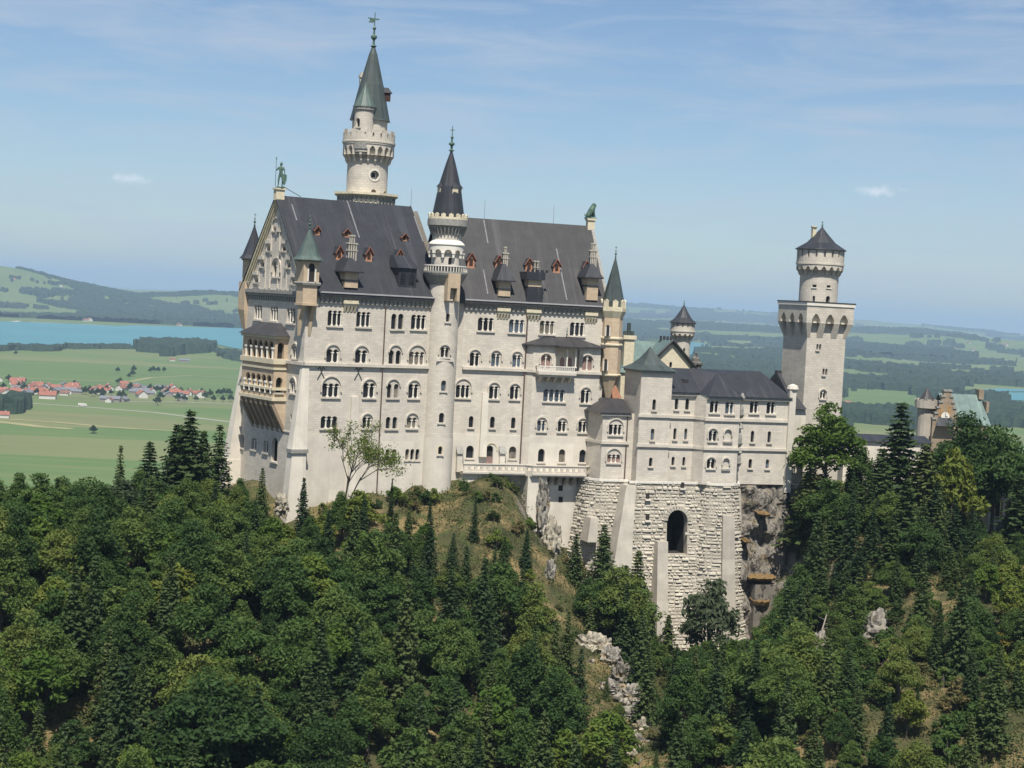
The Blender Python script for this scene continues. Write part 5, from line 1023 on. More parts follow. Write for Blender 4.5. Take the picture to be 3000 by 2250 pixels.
mb.build('arch_stones', 'rustic', b2_)
mb = MB()
for x, y in [(830, 285), (823, 455), (1115, 198), (590, 178)]:
    if x < 600: continue
    a, z = B.px(*R6(x, y), TW - .8); mb = MB(); mb.mbox(M2, a - ap0_ - .33, a - ap0_ + .33, z - .6, z + .5, -.3, .1); mb.build('wall_slit', 'opening_dark', b2_); mb = MB(); mb.mbox(M2, a - ap0_ - .6, a - ap0_ + .6, z - .95, z - .6, -.55, .1); mb.build('wall_sill', 'plaster', b2_)
mb = MB()
def strip(x0t, x1t, yt, x0b, x1b, yb, tt, tb, th=1.2):
    a = [B.px(*R6(x0t, yt), tt), B.px(*R6(x1t, yt), tt), B.px(*R6(x0b, yb), tb), B.px(*R6(x1b, yb), tb)]
    mb.hexa([B.P(a[2][0], tb, a[2][1]), B.P(a[3][0], tb, a[2][1]), B.P(a[3][0], tb + 4, a[2][1]), B.P(a[2][0], tb + 4, a[2][1]), B.P(a[0][0], tt, a[0][1]), B.P(a[1][0], tt, a[0][1]), B.P(a[1][0], tt + 3, a[0][1]), B.P(a[0][0], tt + 3, a[0][1])])
strip(652, 728, 200, 545, 690, 870, TW - .9, TW - 5.5); strip(545, 690, 872, 520, 690, 1400, TW - 5.3, TW - 6.5)
strip(905, 988, 655, 895, 985, 1290, TW - 2.6, TW - 6.0); strip(900, 1010, 1292, 890, 1010, 1600, TW - 6.3, TW - 7.6)
strip(362, 425, 462, 335, 415, 660, T1 - 2.4, T1 - 3.2, .6)
mb.build('buttress', 'concrete', b2_)
# bastion
ring = [(k40 + .5, T3 + 1.), (k40 + .7, T4 + 1.0), (k40 + 1.6, T4 - .5), (k40 + 3.4, T4 - 1.1), (k41 - 1, T4 - .9), (k41 + .9, T4 + .3), (k41 + 1.9, T5 + 1.2)]
b3_, M3b, L3 = rustic('bastion', 'rounded bastion of rough stone blocks flaring down, right of the tall dark arch', ring, -84, KB, .085)
mb = MB(); a, z = B.px(*R6(1372, 455), T4 - 2.6); aw = 2.2 
za_, zb_ = B.px(*R6(1372, 450), T4 - 2.8)[1], -80
fr_ = None
for k in range(9):
    z0_, z1_ = za_ + (zb_ - za_) * (k + 1) / 9, za_ + (zb_ - za_) * k / 9; s0_ = L3 * .47
    mb.mbox(M3b, s0_, s0_ + 2.3, z0_, z1_, -.55, .2)
mb.build('buttress', 'concrete', b3_)
mb = MB(); 
for k in range(10): z1_, z0_ = KB - 1 - k * 4.6, KB - 1 - (k + 1) * 4.6; mb.mbox(M3b, L3 - 1.7, L3 - .05, z0_, z1_ , -.5, 1.5)
mb.build('buttress', 'concrete', b3_)

# ------------------------------------------------------------------ NORTHERN HOUSE, small tower, far gatehouse (behind)
NF = Fr(B.P(38, 14, 0)[:2], 14)
NH = thing('north_house', 'house with a pale green copper roof and stone gable behind the lower wing', 'building', (*NF.P(0, 0, 0)[:2], -33))
gx0, gx1 = NF.px(*R5(765, 600))[0], NF.px(*R5(1025, 700))[0]; gza = NF.px(*R5(848, 490))[1]; gzb = NF.px(*R5(1015, 705))[1]; gm = NF.px(*R5(850, 500))[0]; hw = gx1 - gm
H = []; window(NH, fm(NF), H, *pxw(NF, R5, 825, 850, 665, 715), 1); mb = MB()
wall(mb, fm(NF), [(gm - hw, -33), (gm + hw, -33), (gm + hw, gzb), (gm, gza), (gm - hw, gzb)], H, .4)
mb.quad(NF.P(gm - hw, 12, -33), NF.P(gm - hw, 0, -33), NF.P(gm - hw, 0, gzb), NF.P(gm - hw, 12, gzb)); mb.quad(NF.P(gm + hw, 0, -33), NF.P(gm + hw, 12, -33), NF.P(gm + hw, 12, gzb), NF.P(gm + hw, 0, gzb)); mb.build('wall', 'cream_stone', NH)
mb = MB()
for s in (-1, 1):
    P = [NF.P(gm, -.5, gza + .5), NF.P(gm + s * (hw + .6), -.5, gzb), NF.P(gm + s * (hw + .6), 16, gzb), NF.P(gm, 16, gza + .5)]
    if s > 0: P = P[::-1]
    mb.hexa([(x, y, z - .3) for x, y, z in P] + P)
mb.build('roof', 'copper_teal', NH)
mb = MB()
for s in (-1, 1): mb.cyl(NF.P(gm, -.6, gza + .55), NF.P(gm + s * (hw + .7), -.6, gzb + .05), .28, .28, 6)
mb.build('gable_coping', 'lead_roof_brown', NH)
# long teal roof running left from it
lx0 = NF.px(*R5(395, 700), 4)[0]; zt_ = NF.px(*R5(560, 470), 9)[1]; ze_ = NF.px(*R5(430, 765), 1.5)[1]; lxr = NF.px(*R5(500, 470), 9)[0]
mb = MB(); mb.add([NF.P(lx0 - 1.5, 1.5, ze_), NF.P(gm, 1.5, ze_), NF.P(gm, 9, zt_), NF.P(lxr, 9, zt_), NF.P(lx0 - 1.5, 17, ze_), NF.P(gm, 17, ze_)], [(0, 1, 2, 3), (0, 3, 4), (3, 2, 5, 4)]); mb.build('roof', 'copper_teal', NH)
mb = MB(); mb.fbox(NF, lx0 - 1, gm, 1.9, 16.5, -33, ze_ - .1); mb.build('wall', 'cream_stone', NH)
cx0 = NF.px(*R5(408, 520), 3)[0]; cx1 = NF.px(*R5(500, 520), 3)[0]; zc_ = NF.px(*R5(450, 455), 3)[1]; mb = MB(); mb.fbox(NF, cx0, cx1, 3, 5.2, ze_, zc_); mb.fbox(NF, cx0 - .35, cx1 + .35, 2.7, 5.5, zc_, zc_ + .8); o = mb.build('chimney', 'cream_stone', NH)
mb = MB(); 
for k, h in ((.15, .9), (.5, 2.6), (.85, .9)): a = cx0 + (cx1 - cx0) * k; mb.fbox(NF, a - .32, a + .32, 3.6, 4.3, zc_ + .8, zc_ + .8 + h)
mb.build('chimney_pots', 'copper_dark', o)
q = NF.px(*R5(800, 470), 6); mb = MB(); mb.fbox(NF, q[0] - 1.4, q[0] + 1.4, 6, 7.5, q[1] - 2.5, q[1] - .2)
for k in range(4): mb.fbox(NF, q[0] - 1.3 + k * .75, q[0] - .95 + k * .75, 6.2, 6.8, q[1] - .2, q[1] + 1.0)
mb.build('chimney', 'iron', NH)
mb = MB(); mb.fbox(B, BE + .3, BE + 3.5, 2, 8, -33, B.px(*R5(440, 830), 2)[1]); mb.build('wall', 'limestone', NH)
p = [B.px(*R5(x, y), -1.2) for x, y in ((285, 875), (320, 855), (385, 1000), (300, 1000))]
mb = MB(); f = [B.P(a, -1.2, z) for a, z in p]; g_ = [B.P(a, -.6, z) for a, z in p]; mb.hexa([f[0], f[3], f[2], f[1], g_[0], g_[3], g_[2], g_[1]]); mb.build('roof_hatch', 'red_dormer', KW)
# pinnacle of the gable end
q = ray(*R5(1070, 650)); yy = NF.P(gm + hw, 2, 0)[1]; pc = (q[0] / q[1] * yy, yy, 0); zq = lambda y: float(ray(*R5(1070, y))[2] / ray(*R5(1070, y))[1] * yy); mb = MB(); mb.lathe(pc, [(1.2, -33), (1.2, zq(700)), (1.5, zq(690)), (1.5, zq(672)), (.8, zq(660)), (.85, zq(630)), (.3, zq(610)), (.3, zq(585)), (.05, zq(580))], 8); mb.build('pinnacle', 'rock_grey', NH)
# small round tower behind
yy = 392.; q = ray(*R5(935, 600)); SRc = (q[0] / q[1] * yy, yy, 0); zq = lambda y, x=935: float(ray(*R5(x, y))[2] / ray(*R5(x, y))[1] * yy); sc = yy / F_ / (2212 / 700.)
RT = thing('round_turret', 'small pale round tower with dark cone roof behind the green roofed house', 'tower', (SRc[0], SRc[1], -33)); aR = math.atan2(-SRc[1], -SRc[0]); r0_, r1_ = 78 * sc, 112 * sc
H = []; window(RT, cylm(SRc, r0_, aR), H, *cyw(SRc, r0_, aR, R5, 952, 972, 535, 575), 1, sill=False); drum(RT, SRc, r0_, aR, -33, zq(380), H, 'tower_stone')
machic(RT, SRc, r0_, r1_, aR, zq(420), zq(385), 14, 'tower_stone', zlow=zq(462))
mb = MB(); mb.lathe(SRc, [(r1_, zq(388)), (r1_, zq(338))], 28); crenels(mb, SRc, r1_, zq(340), zq(300), 14, .1, frac=.7); mb.lathe(SRc, [(r1_ - .35, zq(345)), (r1_ - .35, zq(300))], 20); mb.build('battlement', 'tower_stone', RT)
mb = MB(); z0_, z1_ = zq(302), zq(132); dz = z1_ - z0_; mb.lathe(SRc, [(r1_ * .95, z0_ - .2), (r1_ * 1.14, z0_), (r1_ * .66, z0_ + dz * .28), (r1_ * .3, z0_ + dz * .66), (.05, z1_)], 16); mb.build('roof', 'lead_roof', RT); finial(RT, SRc, z1_ - .1, zq(90) - z1_, .16)
# low wing east of the square tower, and the stepped gatehouse
E1 = Fr(at(2500, 1290, 385)[:2], 12); EW = thing('east_range', 'long low range with a dark roof and white wall right of the square tower', 'building', (*E1.o, -50))
a1_ = E1.px(*R9(1110, 1350))[0]; zr_ = E1.px(*R9(850, 1335), 4)[1]; ze_ = E1.px(*R9(850, 1400))[1]
mb = MB(); mb.fbox(E1, -2, a1_ + 6, 0, 8, -60, ze_); mb.build('wall', 'plaster', EW)
mb = MB(); mb.add([E1.P(-2.5, -.6, ze_), E1.P(a1_ + 6.5, -.6, ze_), E1.P(a1_ + 6.5, 4, zr_), E1.P(-2.5, 4, zr_), E1.P(a1_ + 6.5, 8.6, ze_), E1.P(-2.5, 8.6, ze_)], [(0, 1, 2, 3), (3, 2, 4, 5), (0, 3, 5), (1, 4, 2)]); mb.build('roof', 'lead_roof', EW)
GF = Fr(at(2800, 1160, 420)[:2], 38); GH = thing('gatehouse', 'tan gatehouse with a stepped gable, clock and pale green roof, rising behind the right-hand trees', 'building', (*GF.o, -50))
# its stepped gable faces left of centre
GG = Fr(at(2735, 1235, 415)[:2], 8); gx = lambda x, y: GG.px(*R9(x, y))
c_ = gx(1490, 1200)[0]; zt_ = gx(1500, 925)[1]; zb_ = gx(1500, 1240)[1]; hwb = (gx(1620, 1200)[0] - gx(1370, 1200)[0]) / 2
n = 6; P = [(c_ - hwb, -60), (c_ + hwb, -60)]; Rr_ = []
for k in range(n): w = hwb * (1 - k / n * .85); z = zb_ + (zt_ - zb_) * (k + 1) / n; Rr_ += [(c_ + w, zb_ + (zt_ - zb_) * k / n + (0 if k else .01)), (c_ + w, z)]
P += Rr_ + [(2 * c_ - a, z) for a, z in Rr_[::-1]]
mb = MB(); wall(mb, fm(GG), P, [], .5); wall(mb, lambda a, z, d: GG.P(-a, .9 - d, z), [(-a, z) for a, z in P], [], .1)
for (a, z), (a2, z2) in zip(P[1:], P[2:] + P[:1]): mb.quad(GG.P(a, 0, z), GG.P(a, .9, z), GG.P(a2, .9, z2), GG.P(a2, 0, z2))
mb.build('stepped_gable', 'tan_stone', GH)
mb = MB(); MGG = fm(GG)
for k in range(n): w = hwb * (1 - k / n * .85); z = zb_ + (zt_ - zb_) * (k + 1) / n; mb.mbox(MGG, c_ + w - .9, c_ + w + .12, z - .35, z + .12, -.2, 1.0); mb.mbox(MGG, c_ - w - .12, c_ - w + .9, z - .35, z + .12, -.2, 1.0)
mb.build('gable_coping', 'grey_stone', GH)
mb = MB()
for x in (1430, 1450, 1505, 1525): a, z = gx(x, 1120); mb.mbox(MGG, a - .25, a + .25, z - 1.3, z + 1.3, -.1, .05)
mb.build('wall_panel', 'ochre', GH)
a, z = gx(1482, 1170); mb = MB(); mb.add([MGG(a + 1.05 * math.cos(i * .3927), z + 1.05 * math.sin(i * .3927), -.12) for i in range(16)], [tuple(range(16))]); o = mb.build('clock', 'white_stone', GH)
mb = MB(); mb.mbox(MGG, a - .06, a + .06, z, z + .8, -.2, -.14); mb.mbox(MGG, a, a + .55, z - .06, z + .06, -.2, -.14); mb.build('clock_hand', 'iron', o)
ex = gx(1890, 1090)[0]; rx0, rz0 = gx(1590, 970); rz1 = gx(1750, 1185)[1]
mb = MB(); mb.add([GG.P(c_ + .6, -.2 + .5, zb_ + .2), GG.P(ex + 1.0, .5, zb_ + 0), GG.P(ex, 6.5, rz0), GG.P(c_ + .3, 6.5, rz0), GG.P(ex + 1, 12, zb_), GG.P(c_, 12, zb_)], [(0, 1, 2, 3), (3, 2, 4, 5), (1, 4, 2)]); mb.build('roof', 'copper_teal', GH)
mb = MB(); mb.fbox(GG, c_, ex + .5, .8, 12, -60, zb_ + .1); mb.fbox(GG, ex - .6, ex + .6, 5, 7.4, rz0 - 1, rz0 + 1.3); mb.fbox(GG, ex + .6, ex + 1.2, 3, 5.5, rz0 - 4, rz0 - 1.4); mb.build('wall', 'tan_stone', GH)
q = ray(*R9(1310, 1040)); yy = 424.; tcg = (q[0] / q[1] * yy, yy, 0); zq = lambda y: float(ray(*R9(1310, y))[2] / ray(*R9(1310, y))[1] * yy); sc = yy / F_ / (2212 / 700.)
mb = MB(); mb.lathe(tcg, [(80 * sc, -60), (80 * sc, zq(1100)), (108 * sc, zq(1090)), (108 * sc, zq(1020))], 16); mb.build('turret', 'concrete', GH)
mb = MB(); crenels(mb, tcg, 108 * sc, zq(1022), zq(1008), 10); mb.build('battlement', 'concrete', GH)
mb = MB(); mb.lathe(tcg, [(74 * sc, zq(1020)), (70 * sc, zq(1010)), (.1, zq(905))], 12); mb.build('turret_roof', 'lead_roof_brown', GH)
mb = MB(); a, z = gx(1450, 1215); mb.add([MGG(c_ - hwb, z - 1, -1.8), MGG(c_ + hwb - 1, z - 1, -1.8), MGG(c_ + hwb - 2, z + 1, 0), MGG(c_ - hwb + 1.4, z + 1, 0)], [(0, 1, 2, 3)]); mb.build('roof', 'lead_roof', GH)

# ------------------------------------------------------------------ BRONZE FIGURES on the ridge
def skin(name, pts, edges, radii, m, parent, sub=1):
    me = bpy.data.meshes.new(name); b = Vector(parent['o']); me.from_pydata([tuple(Vector(p) - b) for p in pts], edges, []); o = bpy.data.objects.new(name, me); COL.objects.link(o); o.parent = parent; o['o'] = parent['o']
    md = o.modifiers.new('s', 'SKIN'); me.skin_vertices[0]
    for i, r in enumerate(radii): me.skin_vertices[0].data[i].radius = (r, r)
    me.skin_vertices[0].data[0].use_root = True; o.modifiers.new('u', 'SUBSURF').levels = sub; o.modifiers['u'].render_levels = sub; me.materials.append(MATS[m]); return o
kc = A.P(W0, TR, 0); kz = PEDZ + .3; K = thing('knight_statue', 'green bronze knight standing with a spear and shield on the tip of the west gable', 'statue', (kc[0], kc[1], PEDZ))
h = 4.4; x0, y0 = kc[0] + .1, kc[1]
def kq(x, y, z): return (x0 + x * h, y0 + y * h, kz + z * h)
mb = MB(); mb.lathe((x0, y0), [(.85, PEDZ), (.9, PEDZ + .15), (.7, PEDZ + .3)], 12); mb.build('plinth', 'bronze', K)
pts = [kq(0, 0, .50), kq(0, 0, .62), kq(0, 0, .76), kq(0, 0, .84), kq(0, 0, .92), kq(0.01, -.0, .99), kq(-.05, -.0, .47), kq(-.08, -.02, .26), kq(-.09, 0, .04), kq(-.1, -.07, .01), kq(.06, 0, .47), kq(.09, -.02, .26), kq(.07, .01, .04), kq(.07, -.06, .01), kq(-.11, 0, .79), kq(-.17, -.02, .67), kq(-.19, -.08, .72), kq(.11, 0, .79), kq(.16, 0, .65), kq(.17, -.06, .54)]
ed = [(0, 1), (1, 2), (2, 3), (3, 4), (4, 5), (0, 6), (6, 7), (7, 8), (8, 9), (0, 10), (10, 11), (11, 12), (12, 13), (2, 14), (14, 15), (15, 16), (2, 17), (17, 18), (18, 19)]
skin('body', pts, ed, [r * h for r in (.075, .06, .085, .03, .048, .03, .06, .04, .025, .025, .06, .04, .025, .025, .045, .03, .022, .045, .03, .022)], 'bronze', K)
mb = MB(); mb.cyl(kq(-.2, -.08, .0), kq(-.2, -.08, 1.18), .06, .05, 6); mb.lathe(kq(-.2, -.08, 0)[:2], [(.05, kq(0, 0, 1.12)[2]), (.12, kq(0, 0, 1.16)[2]), (.01, kq(0, 0, 1.26)[2])], 6); mb.build('spear', 'bronze', K)
mb = MB(); sh_ = [(-.09, .5), (0, .55), (.09, .5), (.1, .3), (.05, .12), (0, .04), (-.05, .12), (-.1, .3)]; mb.add([kq(.17 + a, -.09, z) for a, z in sh_] + [kq(.17 + a, -.06, z) for a, z in sh_], [tuple(range(8)), tuple(range(15, 7, -1))] + [(i, (i + 1) % 8, 8 + (i + 1) % 8, 8 + i) for i in range(8)]); mb.build('shield', 'bronze', K)
mb = MB(); mb.lathe(kq(0.01, 0, 0)[:2], [(.3, kq(0, 0, .93)[2]), (.28, kq(0, 0, .98)[2]), (.12, kq(0, 0, 1.02)[2]), (.02, kq(0, 0, 1.05)[2])], 10); mb.build('helmet', 'bronze', K)
mb = MB(); mb.cyl(kq(.1, 0, .02), A.P(W0 + 4.4, TR, ZR + .1), .06); mb.build('stay_rod', 'iron', K)
lc = B.P(BE, BR, 0); Lz = LPZ; LN = thing('lion_statue', 'green bronze lion sitting on the east tip of the palace ridge, facing right', 'statue', (lc[0], lc[1], LPZ))
def lq(x, y, z): q = B.P(BE + x, BR + y, LPZ + z); return q
mb = MB(); mb.fbox(B, BE - 1.2, BE + 1.1, BR - .6, BR + .6, LPZ, LPZ + .2); mb.build('plinth', 'bronze', LN)
pts = [lq(-.75, 0, .75), lq(-.2, 0, 1.4), lq(.3, 0, 2.1), lq(.55, 0, 2.75), lq(1.05, 0, 2.7), lq(-.5, .35, .6), lq(.1, .4, .5), lq(.35, .4, .3), lq(-.5, -.35, .6), lq(.1, -.4, .5), lq(.35, -.4, .3), lq(.45, .35, 1.5), lq(.55, .35, .9), lq(.75, .35, .3), lq(.45, -.35, 1.5), lq(.55, -.35, .9), lq(.75, -.35, .3), lq(-1.2, 0, .4), lq(-1.3, .2, .9), lq(.5, .22, 3.1), lq(.5, -.22, 3.1)]
ed = [(0, 1), (1, 2), (2, 3), (3, 4), (0, 5), (5, 6), (6, 7), (0, 8), (8, 9), (9, 10), (2, 11), (11, 12), (12, 13), (2, 14), (14, 15), (15, 16), (0, 17), (17, 18), (3, 19), (3, 20)]
skin('body', pts, ed, (.55, .5, .62, .48, .24, .4, .28, .18, .4, .28, .18, .26, .2, .2, .26, .2, .2, .1, .12, .12, .12), 'bronze', LN)
# ------------------------------------------------------------------ TERRAIN under the castle
def hz(px, py, Y): return tuple(at(px, py, Y))
CP = []
def cpF(F, a, t, z): q = F.P(a, t, z); CP.append(q)
for a, z in [(-3, -41.5), (5, -39.5), (12, -38), (20, -38), (27, -37.5)]: cpF(A, a, -2.5, z)
for a, z in [(-1, -40), (10, -36), (25, -34)]: cpF(A, a, 10, z)
for t, z in [(4, -40.5), (14, -37.5), (24, -38)]: cpF(A, W0 - 3, t, z)
for a, t, z in [(2, -4, -35.5), (6, -4, -34.6), (9, -4, -34.4), (12, -4, -36), (16, -5, -45), (21, -3, -49), (26, -4, -51), (30, -8, -56), (8, -9, -35), (17, -10, -50), (34, -14, -62), (41, -18, -70), (50, -22, -74), (57, -18, -70), (63, -14, -60), (69, -10, -44), (74, -8, -38), (70, 5, -34), (50, 12, -34), (20, 10, -34), (40, 25, -36), (80, 30, -37), (95, 10, -37)]: cpF(B, a, t, z)
CP += [hz(*p) for p in [(1400, 1600, 316), (1620, 1650, 322), (1100, 1640, 306), (900, 1700, 292), (1750, 1900, 305), (1830, 2100, 280), (1860, 2240, 262), (2600, 1850, 300), (2900, 2000, 270), (2550, 2150, 250), (2960, 1540, 358), (2450, 1610, 337), (2700, 1640, 343), (2560, 1560, 346), (2850, 1620, 345), (2750, 2240, 244), (2990, 2240, 240), (2400, 1950, 300)]]
CP += [(-95, 300, -47), (-70, 305, -46), (-50, 300, -46), (-115, 285, -50), (-55, 330, -42), (-75, 340, -60), (-110, 340, -85), (-60, 250, -59), (-90, 240, -60), (-20, 270, -60), (-30, 240, -72), (0, 250, -74), (-75, 205, -72), (-45, 205, -82), (0, 215, -92), (45, 215, -88), (80, 215, -82), (110, 260, -68), (-120, 200, -75), (0, 150, -120), (-100, 150, -110), (100, 150, -115), (150, 320, -48), (130, 370, -42), (140, 250, -72)]
CP = np.array(CP, float)
def _U(r2): r2 = np.maximum(r2, 1e-9); return .5 * r2 * np.log(r2)
_n = len(CP); _X = CP[:, :2] / 100
_K = _U(((_X[:, None] - _X[None]) ** 2).sum(-1)) + np.eye(_n) * 2e-4
_Pm = np.hstack([np.ones((_n, 1)), _X]); _M = np.zeros((_n + 3, _n + 3)); _M[:_n, :_n] = _K; _M[:_n, _n:] = _Pm; _M[_n:, :_n] = _Pm.T
_w = np.linalg.solve(_M, np.concatenate([CP[:, 2], np.zeros(3)]))
def sstep(x, a, b): t = np.clip((x - a) / (b - a), 0, 1); return t * t * (3 - 2 * t)
PLAIN = -185.
def terr(x, y):
    x = np.asarray(x, float); y = np.asarray(y, float); sh = x.shape; P = np.stack([x.ravel(), y.ravel()], 1) / 100
    P = np.stack([np.clip(P[:, 0], -1.35, 1.6), np.clip(P[:, 1], 1.3, 4.1)], 1)
    out = np.empty(len(P))
    for i in range(0, len(P), 20000): q = P[i:i + 20000]; out[i:i + 20000] = _U(((q[:, None] - _X[None]) ** 2).sum(-1)) @ _w[:_n] + _w[_n] + q @ _w[_n + 1:]
    z = out.reshape(sh)
    far = np.maximum(sstep(y + np.maximum(0, -x - 45) * .9, 375, 640), np.maximum(sstep(-x, 140, 420), sstep(x, 190, 600)) * sstep(y, 60, 420))
    z = z * (1 - far) + (PLAIN - 3) * far
    low = sstep(150 - y, 0, 120); z = z * (1 - low) + (-150) * low
    return z
def terrn(x, y):
    z = terr(x, y); f = np.vectorize(lambda a, b: noise.fractal(Vector((a * .09, b * .09, 3.)), .9, 2.1, 4) * 1.3 + abs(noise.noise(Vector((a * .16, b * .16, 9.)))) * 1.5)
    k = 1 - sstep(np.abs(y - 300), 150, 260); return z + f(x, y) * np.maximum(k, 0)
xs = np.concatenate([np.arange(-700, -130, 14.), np.arange(-130, 150, 1.5), np.arange(150, 720, 14.)]); ys = np.concatenate([np.arange(-80, 180, 8.), np.arange(180, 390, 1.5), np.arange(390, 900, 10.)])
GX, GY = np.meshgrid(xs, ys); GZ = terrn(GX, GY)
# keep the ground out of the rooms and below the walls' feet
nx_, ny_ = len(xs), len(ys); me = bpy.data.meshes.new('hillside')
V = np.stack([GX, GY, GZ], -1).reshape(-1, 3)
ii, jj = np.meshgrid(np.arange(nx_ - 1), np.arange(ny_ - 1)); q = (jj * nx_ + ii).ravel(); Fq = np.stack([q, q + 1, q + nx_ + 1, q + nx_], 1)
def fast_mesh(name, V, Fq, mats, smooth=True):
    me = bpy.data.meshes.new(name); V = np.asarray(V, np.float32); n = len(Fq); k = Fq.shape[1]
    me.vertices.add(len(V)); me.vertices.foreach_set('co', V.ravel()); me.loops.add(n * k); me.loops.foreach_set('vertex_index', Fq.astype(np.int32).ravel())
    me.polygons.add(n); me.polygons.foreach_set('loop_start', np.arange(0, n * k, k, dtype=np.int32)); me.polygons.foreach_set('loop_total', np.full(n, k, np.int32))
    me.polygons.foreach_set('use_smooth', np.full(n, smooth)); me.update(calc_edges=True)
    for m in ([mats] if isinstance(mats, str) else mats): me.materials.append(MATS[m])
    return me
def link(name, me, parent=None, loc=None):
    o = bpy.data.objects.new(name, me); COL.objects.link(o)
    if parent is not None: o.parent = parent
    if loc is not None: o.location = loc
    return o
m, nt, b, x, tc = mat('hill', (.045, .055, .020), .95, .2, .15, c2=(.12, .105, .045))
s = scaled_noise(nt, tc, (1, 1, 1), .48, .60, .9, scale=.09); p = lay(nt, b, x, s.outputs[0], (.25, .185, .085))
s = scaled_noise(nt, tc, (1, 1, 1), .52, .62, .85, scale=.35); p = lay(nt, b, p, s.outputs[0], (.065, .085, .025))
geo = nt.nodes.new('ShaderNodeNewGeometry'); sep = nt.nodes.new('ShaderNodeSeparateXYZ'); nt.links.new(geo.outputs['Normal'], sep.inputs[0])
r = nt.nodes.new('ShaderNodeMapRange'); r.inputs[1].default_value = .66; r.inputs[2].default_value = .46; nt.links.new(sep.outputs[2], r.inputs[0])
s2 = scaled_noise(nt, tc, (1, 1, 1), .45, .55, 1, scale=.4); mm = nt.nodes.new('ShaderNodeMath'); mm.operation = 'MULTIPLY'; nt.links.new(r.outputs[0], mm.inputs[0]); nt.links.new(s2.outputs[0], mm.inputs[1])
p = lay(nt, b, p, mm.outputs[0], (.27, .24, .20)); s3 = scaled_noise(nt, tc, (1, 1, 1), .3, .7, 1, scale=1.6); bump(nt, b, s3.outputs[0], .5, .8)
hill = link('hillside', fast_mesh('hillside', V, Fq, 'hill')); tag(hill, None, None, kind='structure')

# ------------------------------------------------------------------ THE PLAIN, far hills, lake
_rs = np.random.RandomState(5)
hills = []
def hillk(px, py, D, sx, sy): p = at(px, py, D); hills.append((p[0], p[1], p[2] - PLAIN, sx, sy))
hillk(-40, 786, 11000, 620, 900); hillk(-500, 770, 11500, 1100, 900); hillk(235, 838, 12500, 420, 500); hillk(420, 866, 12000, 900, 700); hillk(620, 874, 11500, 900, 700); hillk(900, 890, 12500, 1500, 800)
hillk(1930, 898, 24000, 1900, 1800); hillk(2300, 925, 26000, 2500, 2000); hillk(2610, 974, 15000, 1050, 700); hillk(2750, 990, 12500, 900, 600); hillk(2150, 960, 14000, 1700, 900); hillk(1200, 890, 20000, 4000, 2000); hillk(2900, 985, 30000, 6000, 2500); hillk(450, 858, 30000, 6000, 2500); hillk(2450, 1010, 10500, 500, 350)
def noise2(x, y, sc, seed, oct=4):
    # value noise on a hashed lattice, vectorised
    out = np.zeros_like(x, float); amp = 1.; tot = 0
    for o in range(oct):
        X = x * sc * 2 ** o + seed * 17.3; Y = y * sc * 2 ** o - seed * 9.1; xi = np.floor(X).astype(np.int64); yi = np.floor(Y).astype(np.int64); fx = X - xi; fy = Y - yi; fx = fx * fx * (3 - 2 * fx); fy = fy * fy * (3 - 2 * fy)
        h = lambda a, b: ((((a * 374761393 + b * 668265263 + seed * 1013) ^ ((a * 374761393 + b * 668265263) >> 13)) * 1274126177) & 0xffff) / 65535.
        v = (h(xi, yi) * (1 - fx) + h(xi + 1, yi) * fx) * (1 - fy) + (h(xi, yi + 1) * (1 - fx) + h(xi + 1, yi + 1) * fx) * fy
        out += v * amp; tot += amp; amp *= .62
    return out / tot
LAKE = [(-420, 1000), (-150, 1012), (0, 1018), (127, 1010), (250, 1009), (380, 1013), (520, 1006), (620, 1006), (700, 1022), (900, 1035), (1300, 1050), (1700, 1058), (1980, 1066), (2030, 1058), (2032, 1040), (2060, 1022), (2095, 1011), (2040, 1002), (1700, 1000), (1100, 975), (700, 961), (560, 958), (400, 953), (348, 955), (200, 948), (0, 941), (-420, 920)]
LW = [tuple(on_z(px, py, PLAIN + .4)[:2]) for px, py in LAKE]
LAKE2 = [[(2790, 1158), (2850, 1150), (3100, 1150), (3100, 1178), (2960, 1172), (2880, 1163)], [(2860, 1142), (2930, 1138), (3050, 1142), (3050, 1147), (2900, 1147)]]
LW2 = [[tuple(on_z(px, py, PLAIN + .4)[:2]) for px, py in L] for L in LAKE2]
def inpoly(X, Y, poly):
    c = np.zeros(X.shape, bool); n = len(poly); j = n - 1
    for i in range(n):
        xi, yi = poly[i]; xj, yj = poly[j]
        c ^= ((yi > Y) != (yj > Y)) & (X < (xj - xi) * (Y - yi) / (yj - yi + 1e-9) + xi); j = i
    return c
def farz(X, Y):
    D = np.hypot(X, Y); z = np.zeros_like(X)
    for hx, hy, h, sx, sy in hills: z = np.maximum(z, h * np.exp(-.5 * (((X - hx) / sx) ** 2 + ((Y - hy) / sy) ** 2) ** .9))
    roll = (noise2(X, Y, 1 / 900., 3, 4) - .35) * 85; roll = np.maximum(roll, 0) * sstep(Y, 8800, 11500) ; right = sstep(X, 200, 900) * sstep(Y, 5200, 8000); roll2 = np.maximum((noise2(X, Y, 1 / 900., 8, 3) - .4), 0) * 70 * right
    near = sstep(Y, 8900, 10200); nr = np.maximum(near, sstep(X, 500, 1500) * sstep(Y, 7000, 9500))
    z = z * nr + np.maximum(roll, roll2); lk = inpoly(X, Y, LW)
    for L in LW2: lk |= inpoly(X, Y, L)
    z[lk] = -2.; return z + PLAIN
th = np.linspace(R(-27), R(27), 460); rad = np.concatenate([[300], np.exp(np.linspace(np.log(900), np.log(42000), 420)), [70000]])
TH, RA = np.meshgrid(th, rad); PX, PY = RA * np.sin(TH), RA * np.cos(TH); PZ = farz(PX, PY)
